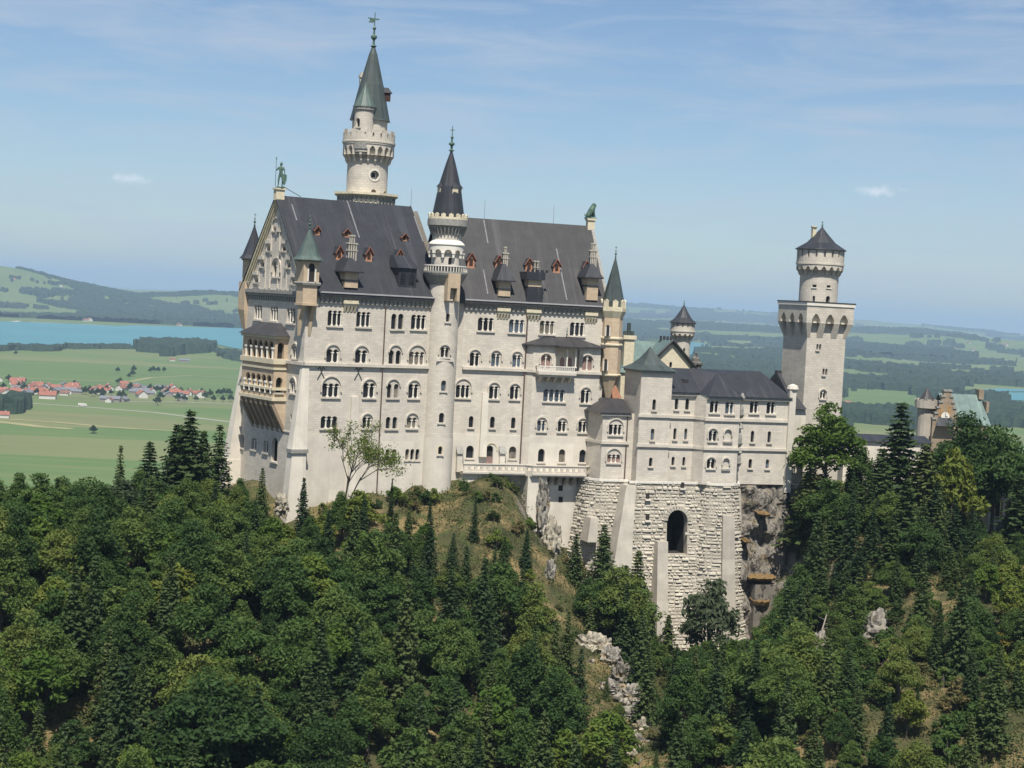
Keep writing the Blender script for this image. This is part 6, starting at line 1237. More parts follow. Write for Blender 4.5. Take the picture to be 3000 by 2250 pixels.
nx_, ny_ = len(th), len(rad); ii, jj = np.meshgrid(np.arange(nx_ - 1), np.arange(ny_ - 1)); q = (jj * nx_ + ii).ravel(); Fq = np.stack([q, q + 1, q + nx_ + 1, q + nx_], 1)
m, nt, b, x, tc = mat('fields', (.080, .130, .042), .95, .12, .004, c2=(.11, .16, .052))
mp_ = nt.nodes.new('ShaderNodeMapping'); mp_.inputs['Scale'].default_value = (1 / 520., 1 / 190., 1); mp_.inputs['Rotation'].default_value = (0, 0, R(12)); nt.links.new(tc.outputs['Object'], mp_.inputs[0])
wob = nt.nodes.new('ShaderNodeTexNoise'); wob.inputs['Scale'].default_value = .6; nt.links.new(mp_.outputs[0], wob.inputs[0]); ad = nt.nodes.new('ShaderNodeMixRGB'); ad.inputs[0].default_value = .18; nt.links.new(mp_.outputs[0], ad.inputs[1]); nt.links.new(wob.outputs['Color'], ad.inputs[2])
vo = nt.nodes.new('ShaderNodeTexVoronoi'); vo.distance = 'MINKOWSKI'; vo.inputs['Exponent'].default_value = 4; vo.inputs['Scale'].default_value = 1; nt.links.new(ad.outputs[0], vo.inputs['Vector'])
sp = nt.nodes.new('ShaderNodeSeparateColor'); nt.links.new(vo.outputs['Color'], sp.inputs[0]); rp = nt.nodes.new('ShaderNodeValToRGB'); nt.links.new(sp.outputs[0], rp.inputs[0])
E_ = rp.color_ramp.elements; E_[0].position = 0; E_[0].color = (.085, .15, .040, 1); E_[1].position = 1; E_[1].color = (.20, .19, .085, 1)
for pos, c in [(.3, (.09, .15, .042, 1)), (.5, (.11, .165, .05, 1)), (.7, (.135, .17, .057, 1)), (.86, (.16, .175, .07, 1))]: e = rp.color_ramp.elements.new(pos); e.color = c
mxx = nt.nodes.new('ShaderNodeMixRGB'); mxx.inputs[0].default_value = .62; nt.links.new(x.outputs[0], mxx.inputs[1]); nt.links.new(rp.outputs[0], mxx.inputs[2])
s = scaled_noise(nt, tc, (.002, .03, 1), .5, .7, .45, scale=1.); p = lay(nt, b, mxx, s.outputs[0], (.20, .19, .09))
s = scaled_noise(nt, tc, (.001, .006, 1), .55, .75, .5, scale=1.); p = lay(nt, b, p, s.outputs[0], (.07, .115, .04))
gr = link('ground', fast_mesh('ground', np.stack([PX, PY, PZ], -1).reshape(-1, 3), Fq, 'fields')); tag(gr, None, None, kind='structure')
m, nt, b, x, tc = mat('lake', (.065, .20, .225), .4, .06, .0015, c2=(.075, .235, .26), spec=.2)
def flat(name, poly, z, m, kind='structure'):
    mb = MB(); from mathutils.geometry import tessellate_polygon
    t = tessellate_polygon([[Vector((p[0], p[1], 0)) for p in poly]]); out = []
    for f in t:
        a, b_, c = [poly[i] for i in f]; out.append(tuple(f) if (b_[0] - a[0]) * (c[1] - a[1]) - (b_[1] - a[1]) * (c[0] - a[0]) > 0 else tuple(f[::-1]))
    mb.add([(p[0], p[1], z) for p in poly], out); o = mb.build(name, m); o['kind'] = kind; return o
flat('lake', LW, PLAIN + .6, 'lake')
for L in LW2: flat('lake', L, PLAIN + .6, 'lake')
mat('road_grey', (.33, .32, .27), .9, .1, .05); mat('shore', (.42, .40, .33), .95, .1, .02); mat('straw', (.27, .25, .12), .95, .12, .02)
def road(pts, w, m, name='road', dz=.25):
    P = [np.array(on_z(px, py, PLAIN + dz)[:2]) for px, py in pts]; mb = MB(); L = []; Rr_ = []
    for i, p in enumerate(P): d = P[min(i + 1, len(P) - 1)] - P[max(i - 1, 0)]; d /= np.linalg.norm(d); n = np.array([-d[1], d[0]]) * w / 2; L.append(p + n); Rr_.append(p - n)
    for i in range(len(P) - 1): mb.quad((*Rr_[i], PLAIN + dz), (*Rr_[i + 1], PLAIN + dz), (*L[i + 1], PLAIN + dz), (*L[i], PLAIN + dz))
    o = mb.build(name, m); o['kind'] = 'structure'
road([(-60, 1172), (76, 1180), (250, 1192), (450, 1208), (690, 1238), (900, 1262)], 9, 'road_grey')
road([(300, 1172), (380, 1176), (520, 1178), (700, 1182)], 9, 'road_grey', dz=.3)
road([(-50, 1103), (120, 1110), (330, 1116), (380, 1118), (440, 1106), (560, 1100), (720, 1108)], 10, 'straw', 'path')
road([(-60, 1230), (40, 1240), (120, 1250), (210, 1256)], 22, 'straw', 'path'); road([(30, 1228), (160, 1236), (330, 1252), (520, 1262)], 14, 'straw', 'path', .3)
road([(0, 946), (60, 940), (105, 944), (200, 948)], 30, 'shore', 'beach'); road([(210, 949), (260, 950), (330, 955), (385, 956)], 26, 'shore', 'beach')
# distant woods: raised canopies where the mask says so
m, nt, b, x, tc = mat('far_wood', (.014, .030, .018), .95, .25, .05, c2=(.028, .05, .024)); s = scaled_noise(nt, tc, (1, 1, 1), .4, .6, .5, scale=.03); bump(nt, b, s.outputs[0], 6, 1)
def woods(name, label, th0, th1, nth, r0, r1, nr, maskf, hgt=17):
    th = np.linspace(th0, th1, nth); rad = np.exp(np.linspace(np.log(r0), np.log(r1), nr)); TH, RA = np.meshgrid(th, rad); X, Y = RA * np.sin(TH), RA * np.cos(TH); X = X + (noise2(X, Y, 1 / 60., 2, 2) - .5) * 30; Z = farz(X, Y)
    M = maskf(X, Y) & ~inpoly(X, Y, LW) & (Z > PLAIN - 1)
    Zc = Z + np.where(M, hgt * (.45 + .9 * noise2(X, Y, 1 / 18., 5, 2) + .3 * noise2(X, Y, 1 / 150., 6, 2)), -3)
    cell = M[:-1, :-1] | M[1:, :-1] | M[:-1, 1:] | M[1:, 1:]; jj, ii = np.nonzero(cell); q = jj * nth + ii; Fq = np.stack([q, q + 1, q + nth + 1, q + nth], 1)
    V = np.stack([X, Y, Zc], -1).reshape(-1, 3); used = np.unique(Fq); re_ = np.zeros(len(V), np.int64); re_[used] = np.arange(len(used)); V = V[used]; Fq = re_[Fq]
    base = V.mean(0); base[2] = PLAIN
    o = link(name, fast_mesh(name, V - base, Fq, 'far_wood', False), None, tuple(base)); tag(o, label, 'wood', kind='stuff')
def pxmask(polys):
    W_ = [[tuple(on_z(px, py, PLAIN)[:2]) for px, py in P] for P in polys]
    def f(X, Y):
        c = np.zeros(X.shape, bool); w = (noise2(X, Y, 1 / 90., 4, 3) - .5) * 90
        for P in W_: c |= inpoly(X + w * .6, Y + w, P)
        return c
    return f
woods('far_wood', 'dark woods and hedges scattered over the hills beyond the lake at the left', R(-18), R(-6.5), 700, 8300, 14500, 300,
      lambda X, Y: (noise2(X, Y * .8, 1 / 460., 11, 5) > .568 - .06 * sstep(X, -2500, -1600) - .12 * sstep(Y, 10900, 11800)) | ((noise2(X, Y, 1 / 70., 41, 2) > .80) & (noise2(X, Y, 1 / 400., 43, 2) > .42)))
woods('far_wood', 'blue hazy forests on the distant hills behind the castle at the right', R(-5), R(18), 700, 9250, 30000, 170, lambda X, Y: noise2(X, Y * .7, 1 / 900., 13, 5) > .55, 24)
fr = lambda X, Y: ((noise2(X, Y * .75, 1 / 380., 17, 5) > .575 - .02 * sstep(Y, 4500, 7000)) | ((noise2(X, Y, 1 / 60., 47, 2) > .84) & (noise2(X, Y, 1 / 300., 43, 2) > .45))) & (X > 150)
woods('far_wood', 'broad dark green forests between meadows on the plain right of the palace', R(2), R(18), 800, 3100, 9500, 330, fr, 19)
woods('far_wood', 'dark grove on the near lake shore left of the palace', R(-12.5), R(-9), 420, 4300, 6500, 110, pxmask([[(395, 1028), (412, 1012), (600, 1014), (630, 1026), (610, 1032), (520, 1040), (470, 1036)], [(470, 1032), (520, 1030), (525, 1044), (480, 1044)]]), 22)
woods('far_wood', 'thin line of trees along the near shore of the lake', R(-17.5), R(-8.5), 700, 4300, 6200, 80, pxmask([[(-80, 1026), (30, 1021), (95, 1018), (130, 1022), (180, 1021), (190, 1028), (130, 1030), (60, 1026), (-80, 1032)], [(195, 1018), (300, 1017), (390, 1018), (390, 1023), (300, 1022), (195, 1023)], [(620, 1030), (700, 1036), (720, 1060), (660, 1050)]]), 11)
woods('far_wood', 'dark clump of tall trees at the left edge of the fields', R(-17.5), R(-15), 260, 2300, 3000, 80, pxmask([[(-80, 1196), (15, 1190), (75, 1196), (76, 1210), (20, 1214), (-80, 1214)]]), 20)

# ------------------------------------------------------------------ village houses, barns, field trees
mat('house_white', (.55, .53, .48), .9, .08); mat('house_grey', (.25, .22, .2), .9, .1); mat('tile_red', (.25, .095, .065), .85, .2, .5, c2=(.36, .145, .10)); mat('tile_grey', (.16, .165, .18), .8, .15, .5); mat('tile_brown', (.20, .10, .075), .85, .2, .5)
def house_proto(w, l, h, rh, roof, wallm):
    root = bpy.data.objects.new('house', None); 
    mb = MB(); hw, hl = w / 2, l / 2
    mb.add([(-hl, -hw, 0), (hl, -hw, 0), (hl, hw, 0), (-hl, hw, 0), (-hl, -hw, h), (hl, -hw, h), (hl, hw, h), (-hl, hw, h), (-hl, 0, h + rh), (hl, 0, h + rh)], [(0, 1, 5, 4), (1, 2, 6, 9, 5), (2, 3, 7, 6), (3, 0, 4, 8, 7)])
    wl_ = mb.build('wall', wallm); mb = MB(); e = .9; s = rh / hw
    for k in (-1, 1):
        P = [(-hl - e, k * (hw + e), h - e * s + .1), (hl + e, k * (hw + e), h - e * s + .1), (hl + e, 0, h + rh + .1), (-hl - e, 0, h + rh + .1)]
        if k > 0: P = P[::-1]
        mb.hexa([(a, b, c - .3) for a, b, c in P] + P)
    rf = mb.build('roof', roof)
    ch = MB(); ch.hexa([(hl * .3, -.6, h + rh - 1), (hl * .3 + .9, -.6, h + rh - 1), (hl * .3 + .9, .5, h + rh - 1), (hl * .3, .5, h + rh - 1), (hl * .3, -.6, h + rh + 1.4), (hl * .3 + .9, -.6, h + rh + 1.4), (hl * .3 + .9, .5, h + rh + 1.4), (hl * .3, .5, h + rh + 1.4)]); c_ = ch.build('chimney', wallm)
    parts = [wl_, rf, c_]
    return [(o.name.split('.')[0], o.data, COL.objects.unlink(o)) for o in parts]
HPs = {'red': house_proto(11, 16, 5.5, 4.2, 'tile_red', 'house_white'), 'red2': house_proto(13, 22, 6, 5, 'tile_red', 'house_white'), 'brown': house_proto(10, 15, 5, 3.6, 'tile_brown', 'house_white'), 'grey': house_proto(14, 28, 5, 3.5, 'tile_grey', 'house_grey')}
def put_parts(name, parts, loc, rz, sc, label, cat, group):
    r = bpy.data.objects.new(name, None); COL.objects.link(r); r.location = loc; r.rotation_euler = (0, 0, rz); r.scale = sc if not isinstance(sc, (int, float)) else (sc,) * 3
    r['label'] = label; r['category'] = cat; r['group'] = group
    for n, d, _ in parts: c = bpy.data.objects.new(n, d); COL.objects.link(c); c.parent = r
    return r
spots = []
for cx, cy, sx, sy, n, w_ in [(40, 1128, 42, 11, 15, 'red'), (80, 1152, 62, 11, 26, 'red'), (195, 1148, 34, 10, 12, 'red'), (15, 1160, 20, 9, 5, 'red'), (400, 1148, 50, 14, 13, 'mix'), (500, 1160, 50, 8, 11, 'mix'), (570, 1160, 34, 8, 9, 'mix'), (130, 1140, 60, 9, 16, 'red'), (300, 1150, 40, 8, 8, 'red'), (450, 1145, 60, 9, 9, 'red'), (690, 1052, 14, 4, 3, 'red'), (340, 1178, 26, 4, 4, 'mix')]:
    for k in range(n): spots.append((cx + rnd.gauss(0, .6) * sx, cy + rnd.gauss(0, .6) * sy, w_))
used = []
LBH = {'red': 'small white village house with an orange red tiled roof on the plain', 'red2': 'large white village house with a broad orange red roof on the plain', 'brown': 'village house with a dull brown red roof among trees on the plain', 'grey': 'long village barn with a flat pitched grey roof on the plain'}
for px, py, w_ in spots:
    P = on_z(px, py, PLAIN); 
    if any((P[0] - a) ** 2 + ((P[1] - b_)) ** 2 < 17 ** 2 for a, b_ in used): continue
    used.append((P[0], P[1])); k = rnd.choice(['red', 'red', 'red2', 'brown', 'grey'] if w_ == 'red' else ['red', 'red2', 'brown', 'grey', 'grey'])
    put_parts('house', HPs[k], (P[0], P[1], PLAIN), rnd.choice([0, .3, 1.4, 1.9, .15]) + rnd.uniform(-.15, .15), rnd.uniform(.85, 1.15), LBH[k], 'house', {'red': 'red roofed houses of the village', 'red2': 'large red roofed houses of the village', 'brown': 'brown roofed houses of the village', 'grey': 'grey roofed barns of the village'}[k])
for px, py, k, lab in [(10, 1224, 'red', 'lone small barn with a red roof at the left edge of the near fields'), (505, 1058, 'brown', 'dark field barn alone in the meadow below the shore grove'), (540, 1060, 'grey', 'pale grey field barn next to a dark one below the shore grove')]:
    P = on_z(px, py, PLAIN); put_parts('barn', HPs[k], (P[0], P[1], PLAIN), .2, .9, lab, 'barn', 'field barns')
for px, py, D in [(38, 825, None), (180, 842, None), (485, 892, None), (250, 942, None), (262, 941, None), (525, 955, None)] + [(2790, 1022, 1), (2905, 1018, 1), (2838, 1008, 1), (2660, 1042, 1), (2850, 1028, 1), (2945, 1016, 1), (2545, 1200, 1), (2528, 1198, 1), (2565, 1200, 1), (2482, 1188, 1)]:
    r_ = ray(px, py); best = None
    for Y in np.exp(np.linspace(np.log(2500), np.log(15000), 400)):
        zz = float(farz(np.array([[r_[0] * Y]]), np.array([[r_[1] * Y]]))[0, 0])
        if r_[2] * Y <= zz: best = (r_[0] * Y, r_[1] * Y, zz); break
    if best: put_parts('farmhouse', HPs[rnd.choice(['red', 'brown', 'red2'])], best, rnd.uniform(0, 3), 1.5 if best[1] > 6000 else 1.0, 'tiny white farmhouse far off ' + ('on the hills beyond the lake' if px < 1000 else 'on the plain right of the square tower'), 'farmhouse', 'farmhouses beyond the lake' if px < 1000 else 'farmhouses on the right-hand plain')
P = on_z(242, 1190, PLAIN + .3); VAN = thing('van', 'tiny white van on the road across the green fields', 'van', tuple(P)); VF = Fr(P[:2], -10); mb = MB(); mb.fbox(VF, -6.5, 4, -1.6, 1.6, PLAIN + 1.1, PLAIN + 4.6); mb.build('body', 'house_white', VAN); mb = MB(); mb.hexa([VF.P(4, -1.6, PLAIN + 1.1), VF.P(6.8, -1.6, PLAIN + 1.1), VF.P(6.8, 1.6, PLAIN + 1.1), VF.P(4, 1.6, PLAIN + 1.1), VF.P(4, -1.6, PLAIN + 4), VF.P(5.4, -1.6, PLAIN + 4), VF.P(5.4, 1.6, PLAIN + 4), VF.P(4, 1.6, PLAIN + 4)]); mb.build('cab', 'house_white', VAN)
for a in (-4.5, 4.2):
    for t in (-1.6, 1.3): mb = MB(); mb.cyl(VF.P(a, t, PLAIN + .9), VF.P(a, t + .3, PLAIN + .9), .75, .75, 12); mb.build('wheel', 'iron', VAN)
# ------------------------------------------------------------------ TREES
def leafmat(name, cols, rough=.65, trans=.42):
    m = bpy.data.materials.new(name); m.use_nodes = True; nt = m.node_tree; b = nt.nodes['Principled BSDF']; b.inputs['Roughness'].default_value = rough; b.inputs['Specular IOR Level'].default_value = .2
    oi = nt.nodes.new('ShaderNodeObjectInfo'); rp = nt.nodes.new('ShaderNodeValToRGB'); E_ = rp.color_ramp.elements; E_[0].color = (*cols[0], 1); E_[1].color = (*cols[-1], 1)
    for i, c in enumerate(cols[1:-1]): e = E_.new((i + 1) / (len(cols) - 1)); e.color = (*c, 1)
    at_ = nt.nodes.new('ShaderNodeAttribute'); at_.attribute_name = 'tone'; mu = nt.nodes.new('ShaderNodeMath'); mu.operation = 'MULTIPLY_ADD'; mu.inputs[1].default_value = .45; nt.links.new(at_.outputs['Fac'], mu.inputs[0])
    m2 = nt.nodes.new('ShaderNodeMath'); m2.operation = 'MULTIPLY_ADD'; m2.inputs[1].default_value = .85; m2.inputs[2].default_value = -.15; nt.links.new(oi.outputs['Random'], m2.inputs[0]); nt.links.new(m2.outputs[0], mu.inputs[2]); nt.links.new(mu.outputs[0], rp.inputs[0])
    nt.links.new(rp.outputs[0], b.inputs['Base Color'])
    tr = nt.nodes.new('ShaderNodeBsdfTranslucent'); nt.links.new(rp.outputs[0], tr.inputs[0]); mx = nt.nodes.new('ShaderNodeMixShader'); mx.inputs[0].default_value = trans
    nt.links.new(b.outputs[0], mx.inputs[1]); nt.links.new(tr.outputs[0], mx.inputs[2]); nt.links.new(mx.outputs[0], nt.nodes['Material Output'].inputs[0]); MATS[name] = m
leafmat('leaf_green', [(.032, .064, .018), (.050, .096, .024), (.074, .128, .030), (.104, .156, .036), (.16, .19, .042)])
leafmat('leaf_bright', [(.060, .115, .018), (.10, .16, .025), (.17, .19, .035)])
leafmat('leaf_dark', [(.020, .042, .015), (.034, .062, .020), (.054, .084, .025), (.082, .104, .030)], trans=.2)
leafmat('leaf_grey', [(.05, .075, .035), (.09, .115, .06)]); leafmat('leaf_yellow', [(.12, .12, .02), (.20, .17, .03)])
leafmat('brush', [(.035, .065, .016), (.065, .095, .026), (.12, .125, .045), (.22, .17, .075)])
mat('bark', (.09, .075, .06), .95, .25, 2); mat('bark_pale', (.28, .24, .2), .95, .2, 2)
def leaf_mesh(name, C, Nn, S, tone, m, asp=1.35):
    n = len(C); up = np.random.RandomState(1).normal(size=(n, 3)); T = np.cross(Nn, up); T /= np.linalg.norm(T, axis=1)[:, None] + 1e-9; Bt = np.cross(Nn, T); S = S[:, None]
    V = np.stack([C - T * S * asp, C - Bt * S * .62 + Nn * S * .12, C + T * S * asp, C + Bt * S * .62 + Nn * S * .12], 1).reshape(-1, 3); F = np.arange(4 * n).reshape(n, 4)
    me = fast_mesh(name, V, F, m, False); at_ = me.attributes.new('tone', 'FLOAT', 'FACE'); at_.data.foreach_set('value', np.asarray(tone, np.float32)); return me
def broad(seed, H=15., Rc=5., per=95, size=.30, m='leaf_green', nl=46, flatk=.82, low=.28):
    rs = np.random.RandomState(seed); lobes = []
    for k in range(nl):
        d = rs.normal(size=3); d /= np.linalg.norm(d); d[2] = abs(d[2]) * 1.1 - .45 if rs.rand() < .8 else d[2]; q = rs.uniform(.55, .98); hz_ = H * (low + (1 - low) / 2)
        taper_ = 1 - .35 * max(0, d[2]); lobes.append(((d[0] * Rc * q * taper_, d[1] * Rc * q * taper_, hz_ + d[2] * H * (1 - low) / 2 * q), rs.uniform(.17, .34) * Rc))
    lobes.append(((0, 0, H * .9), Rc * .3)); C = []; N = []; S = []; T = []
    for c, r in lobes:
        n = int(per * (r / (.26 * Rc)) ** 1.6); d = rs.normal(size=(n, 3)); d[:, 2] += .45; d /= np.linalg.norm(d, axis=1)[:, None]; rad_ = r * rs.uniform(.35, 1.32, (n, 1)) ** .8; C.append(np.array(c) + d * rad_ * np.array([1.1, 1.1, flatk * .8]))
        nn = d * .5 + rs.normal(size=(n, 3)) * .55 + np.array([0, 0, .55]); N.append(nn / np.linalg.norm(nn, axis=1)[:, None]); S.append(size * rs.uniform(.6, 1.4, n)); T.append(np.clip(rs.rand() * .6 + rs.rand(n) * .4, 0, 1))
    cr = leaf_mesh('crown', np.concatenate(C), np.concatenate(N), np.concatenate(S), np.concatenate(T), m)
    mb = MB(); mb.cyl((0, 0, -2.5), (0, 0, H * .45), .34, .2, 7); mb.cyl((0, 0, H * .45), (.2, 0, H * .85), .2, .05, 6)
    for i in range(0, len(lobes), 4): c, r = lobes[i]; z = H * rs.uniform(.22, .5); mb.cyl((0, 0, z), c, .11, .03, 4)
    t = mb.build('trunk', 'bark'); COL.objects.unlink(t); return (('trunk', t.data, 0), ('crown', cr, 0)), H, Rc
def spruce(seed, H=18., Rm=3.4, m='leaf_dark', dens=1., size=.27, droop=.28, base=.08):
    rs = np.random.RandomState(seed); C = []; N = []; S = []; T = []; z = H * base
    while z < H * .985:
        f = (z / H - base) / (1 - base); Rz = Rm * (1 - f) ** .85 * rs.uniform(.8, 1.12) + .12; nb = max(4, int((9 - 3 * f) * dens)); a0 = rs.uniform(0, 6.3)
        for b_ in range(nb):
            a = a0 + 6.283 * b_ / nb + rs.uniform(-.25, .25); L = Rz * rs.uniform(.72, 1.12); dv = np.array([math.cos(a), math.sin(a), 0]); sd_ = np.array([-dv[1], dv[0], 0]); n = max(2, int(L / .22)); tn = rs.rand() * .6
            for k in range(n):
                t = (k + rs.rand()) / n; w = (1 - t) * .32 * L + .14
                for s_ in (-1, 1): C.append(dv * L * t + sd_ * s_ * w * rs.uniform(.2, 1.) + np.array([0, 0, z - droop * L * t * (1.3 - .5 * t) + rs.uniform(-.1, .1)])); nn = np.array([0, 0, 1.]) * .8 + dv * .35 + rs.normal(size=3) * .42; N.append(nn / np.linalg.norm(nn)); S.append(size * rs.uniform(.7, 1.3)); T.append(tn + rs.rand() * .4)
        z += H * .027 * rs.uniform(.85, 1.2)
    cr = leaf_mesh('crown', np.array(C), np.array(N), np.array(S), np.array(T), m, 1.5); mb = MB(); mb.cyl((0, 0, -2.5), (0, 0, H * .98), .26, .04, 6); t = mb.build('trunk', 'bark'); COL.objects.unlink(t); return (('trunk', t.data, 0), ('crown', cr, 0)), H, Rm
BRD = [broad(10 + i, H=h, Rc=r, nl=n, size=sz, per=int(100 * (.3 / sz) ** 1.5), flatk=fk, low=lw) for i, (h, r, n, sz, fk, lw) in enumerate([(15, 5.2, 54, .23, .8, .2), (17, 3.6, 48, .21, 1.1, .12), (14, 5.8, 60, .25, .6, .2), (18, 4.4, 56, .2, 1., .12), (13, 4.4, 44, .28, .8, .15), (15, 6.2, 66, .22, .7, .18), (16, 5.0, 46, .24, .9, .15), (14, 4.2, 46, .19, .9, .1)])]
BRT = [broad(30 + i, H=h, Rc=r, m='leaf_bright', nl=n) for i, (h, r, n) in enumerate([(14, 4.6, 42), (12, 4.2, 36)])]
SPR = [spruce(50 + i, H=h, Rm=r, dens=dn, droop=dp, size=sz) for i, (h, r, dn, dp, sz) in enumerate([(18, 3.5, 1, .2, .25), (20, 3.9, 1, .38, .28), (16, 3.0, .75, .12, .3), (19, 4.2, 1.1, .5, .26), (17, 3.3, .7, .3, .24)])]
MND = 1
SHB = [broad(70 + i, H=4.2, Rc=2.3, per=55, size=.24, m=mm_, nl=14, low=.05) for i, mm_ in enumerate(['leaf_green', 'brush', 'leaf_bright', 'leaf_green', 'brush'])]
GRY = broad(80, H=13, Rc=4.2, m='leaf_grey', nl=36); YEL = broad(81, H=5, Rc=2.4, per=60, size=.24, m='leaf_yellow', nl=14, low=.1)
LOW = broad(90, H=13, Rc=5.5, per=45, size=.6, m='leaf_dark', nl=30, low=.06)
SKY = [(-300, 1330), (0, 1335), (150, 1345), (250, 1385), (400, 1340), (450, 1350), (500, 1390), (600, 1400), (670, 1390), (700, 1390), (740, 1420), (800, 1480), (850, 1530), (900, 1500), (960, 1450), (1060, 1430), (1110, 1430), (1160, 1470), (1230, 1520), (1400, 1520), (1540, 1520), (1600, 1550), (1640, 1620), (1700, 1600), (1780, 1620), (1900, 1660), (1935, 1790), (1965, 1900), (2020, 1880), (2070, 1850), (2130, 1850), (2200, 1860), (2290, 1640), (2330, 1500), (2375, 1320), (2480, 1310), (2520, 1380), (2600, 1430), (2700, 1430), (2760, 1370), (2850, 1260), (2960, 1300), (3000, 1330), (3300, 1330)]
sx_ = np.array([p[0] for p in SKY]); sy_ = np.array([p[1] for p in SKY])
def projp(x, y, z):
    c, s = math.cos(PIT), math.sin(PIT); Fw = y * c - z * s; U = y * s + z * c; ix, iy = F_ * x / Fw, -F_ * U / Fw; c, s = math.cos(ROL), math.sin(ROL); return 1500 + c * ix - s * iy, 1125 + s * ix + c * iy
def in_castle(x, y, mA=3.5, mB=4.):
    r_ = np.array([x, y]) - A.o; a, t = r_ @ A.u, r_ @ A.w
    if -mA - 1 < a < 34 and -mA < t < 32: return True
    r_ = np.array([x, y]) - B.o; a, t = r_ @ B.u, r_ @ B.w
    return (-2 < a < 27 and -mB < t < 26) or (26 <= a < 45 and -17 < t < 26) or (45 <= a < 60 and -21 < t < 26) or (60 <= a < 70 and -15 < t < 20) or (70 <= a < 90 and -6 < t < 14)
CLR = [[(2175, 1410), (2305, 1400), (2350, 1540), (2345, 1620), (2300, 1720), (2270, 1800), (2190, 1850)], [(1180, 1470), (1330, 1400), (1500, 1380), (1550, 1430), (1570, 1500), (1480, 1500), (1300, 1530), (1200, 1520)], [(1540, 1400), (1640, 1560), (1680, 1760), (1590, 1760), (1560, 1560)], [(1705, 1870), (1785, 1850), (1825, 1960), (1875, 2080), (1870, 2250), (1850, 2250), (1820, 2100), (1740, 1980)], [(2520, 1820), (2570, 1800), (2590, 1880), (2530, 1890)], [(2690, 2090), (2740, 2090), (2740, 2180), (2690, 2180)], [(2920, 2120), (3010, 2020), (3010, 2250), (2890, 2250)], [(2380, 1800), (2425, 1790), (2415, 1900), (2375, 1920)], [(2880, 1430), (3010, 1430), (3010, 1560), (2880, 1560)]]
def where(px, py):
    h = 'left' if px < 750 else 'centre' if px < 1500 else 'right of centre' if px < 2200 else 'right'
    return h
cnt = 0; placed = []
def plant(parts, H, x, y, z, s, label, cat, group, name, rz=None, tilt=0):
    o = put_parts(name, parts, (x, y, z), rnd.uniform(0, 6.28) if rz is None else rz, s, label, cat, group); return o
def by_top(proto, px, py, Y, label, name='spruce', H=None, group=None, wide=1., cat='tree', base=None):
    p = at(px, py, Y); z = float(terr(np.array(p[0]), np.array(p[1]))) if base is None else base; h = (p[2] - z); parts, H0, _ = proto; s = h / H0
    w = min(s * wide, 1.25 * wide, s * 1.75); placed.append((p[0], p[1])); o = put_parts(name, parts, (p[0], p[1], z), rnd.uniform(0, 6.28), (w, w, s), label, cat, group or ('single spruces' if name == 'spruce' else 'single broadleaf trees')); return o
SUNT = broad(99, H=17, Rc=5.0, m='leaf_bright', nl=80, low=.04, size=.27)
# single trees one can pick out in the photo
by_top(SPR[0], 770, 1368, 308, 'pointed spruce standing in front of the palace west wall, left of the white corner buttress')
by_top(SPR[2], 892, 1398, 304, 'slender spruce just right of the white corner buttress', wide=.8)
by_top(SPR[1], 560, 1196, 318, 'tallest dark spruce left of the palace, its tip against the fields', wide=1.7); by_top(SPR[3], 523, 1235, 320, 'dark spruce immediately left of the tallest one beside the palace', wide=1.6); by_top(SPR[4], 645, 1240, 326, 'dark spruce touching the left edge of the palace west wall', wide=1.5)
by_top(SPR[0], 440, 1290, 312, 'rounded dark spruce left of the tall pair beside the palace', wide=1.8); by_top(SPR[4], 355, 1300, 310, 'thin spruce top poking above the left forest edge', wide=.8); by_top(SPR[2], 598, 1260, 322, 'dark spruce between the tallest one and the palace wall', wide=1.2)
by_top(SPR[2], 1150, 1400, 317, 'thin bare topped young spruce in front of the middle of the palace base', wide=.5); by_top(SPR[4], 1395, 1455, 317, 'narrow spruce in front of the grassy mound under the terrace', wide=.85); by_top(SPR[2], 1262, 1450, 322, 'small young spruce on the dry slope under the stair tower', wide=.6)
by_top(SPR[3], 1772, 1530, 322, 'dark spruce in front of the left end of the rough stone retaining wall', wide=1.3); by_top(SPR[0], 1872, 1610, 318, 'olive spruce in front of the smooth buttress left of the tall arch', wide=1.4); by_top(SPR[1], 1200, 1480, 312, 'dark spruce left of the dry grassy slope', wide=1.0)
by_top(SPR[1], 2645, 1172, 346, 'tallest dark spruce on the right, in front of the gatehouse turret', wide=2.0); by_top(SPR[3], 2715, 1290, 340, 'dark spruce right of the tallest one on the right', wide=1.8); by_top(SPR[0], 2585, 1310, 342, 'dark spruce left of the tallest one on the right', wide=1.8); by_top(SPR[1], 2660, 1400, 326, 'big dark spruce below the tallest one on the right', wide=2.2); by_top(SPR[3], 2560, 1480, 330, 'shaded dark spruce on the slope under the square tower', wide=1.2)
by_top(SPR[4], 2480, 1640, 318, 'dark spruce above the rocky bare patch on the right slope', wide=1.3); by_top(SPR[0], 2570, 2050, 262, 'small spruce at the bottom right beside dry grass', wide=.9); by_top(SPR[2], 2740, 2150, 256, 'small dark spruce at the bottom right corner area', wide=.9); by_top(SPR[4], 2395, 1520, 338, 'dark spruce just right of the grey cliff', wide=1.5)
by_top(SUNT, 2432, 1168, 352, 'sunlit yellow green tree in front of the foot of the square tower', 'broadleaf_tree', wide=1.15, base=-36); by_top(BRD[5], 2845, 1222, 352, 'wide dark broadleaf tree in front of the gatehouse roof', 'broadleaf_tree', wide=1.2); by_top(BRD[2], 2925, 1235, 349, 'bushy tree right of the gatehouse roof', 'broadleaf_tree', wide=1.1); by_top(BRT[1], 2800, 1320, 340, 'light green tree under the gatehouse between two dark ones', 'broadleaf_tree')
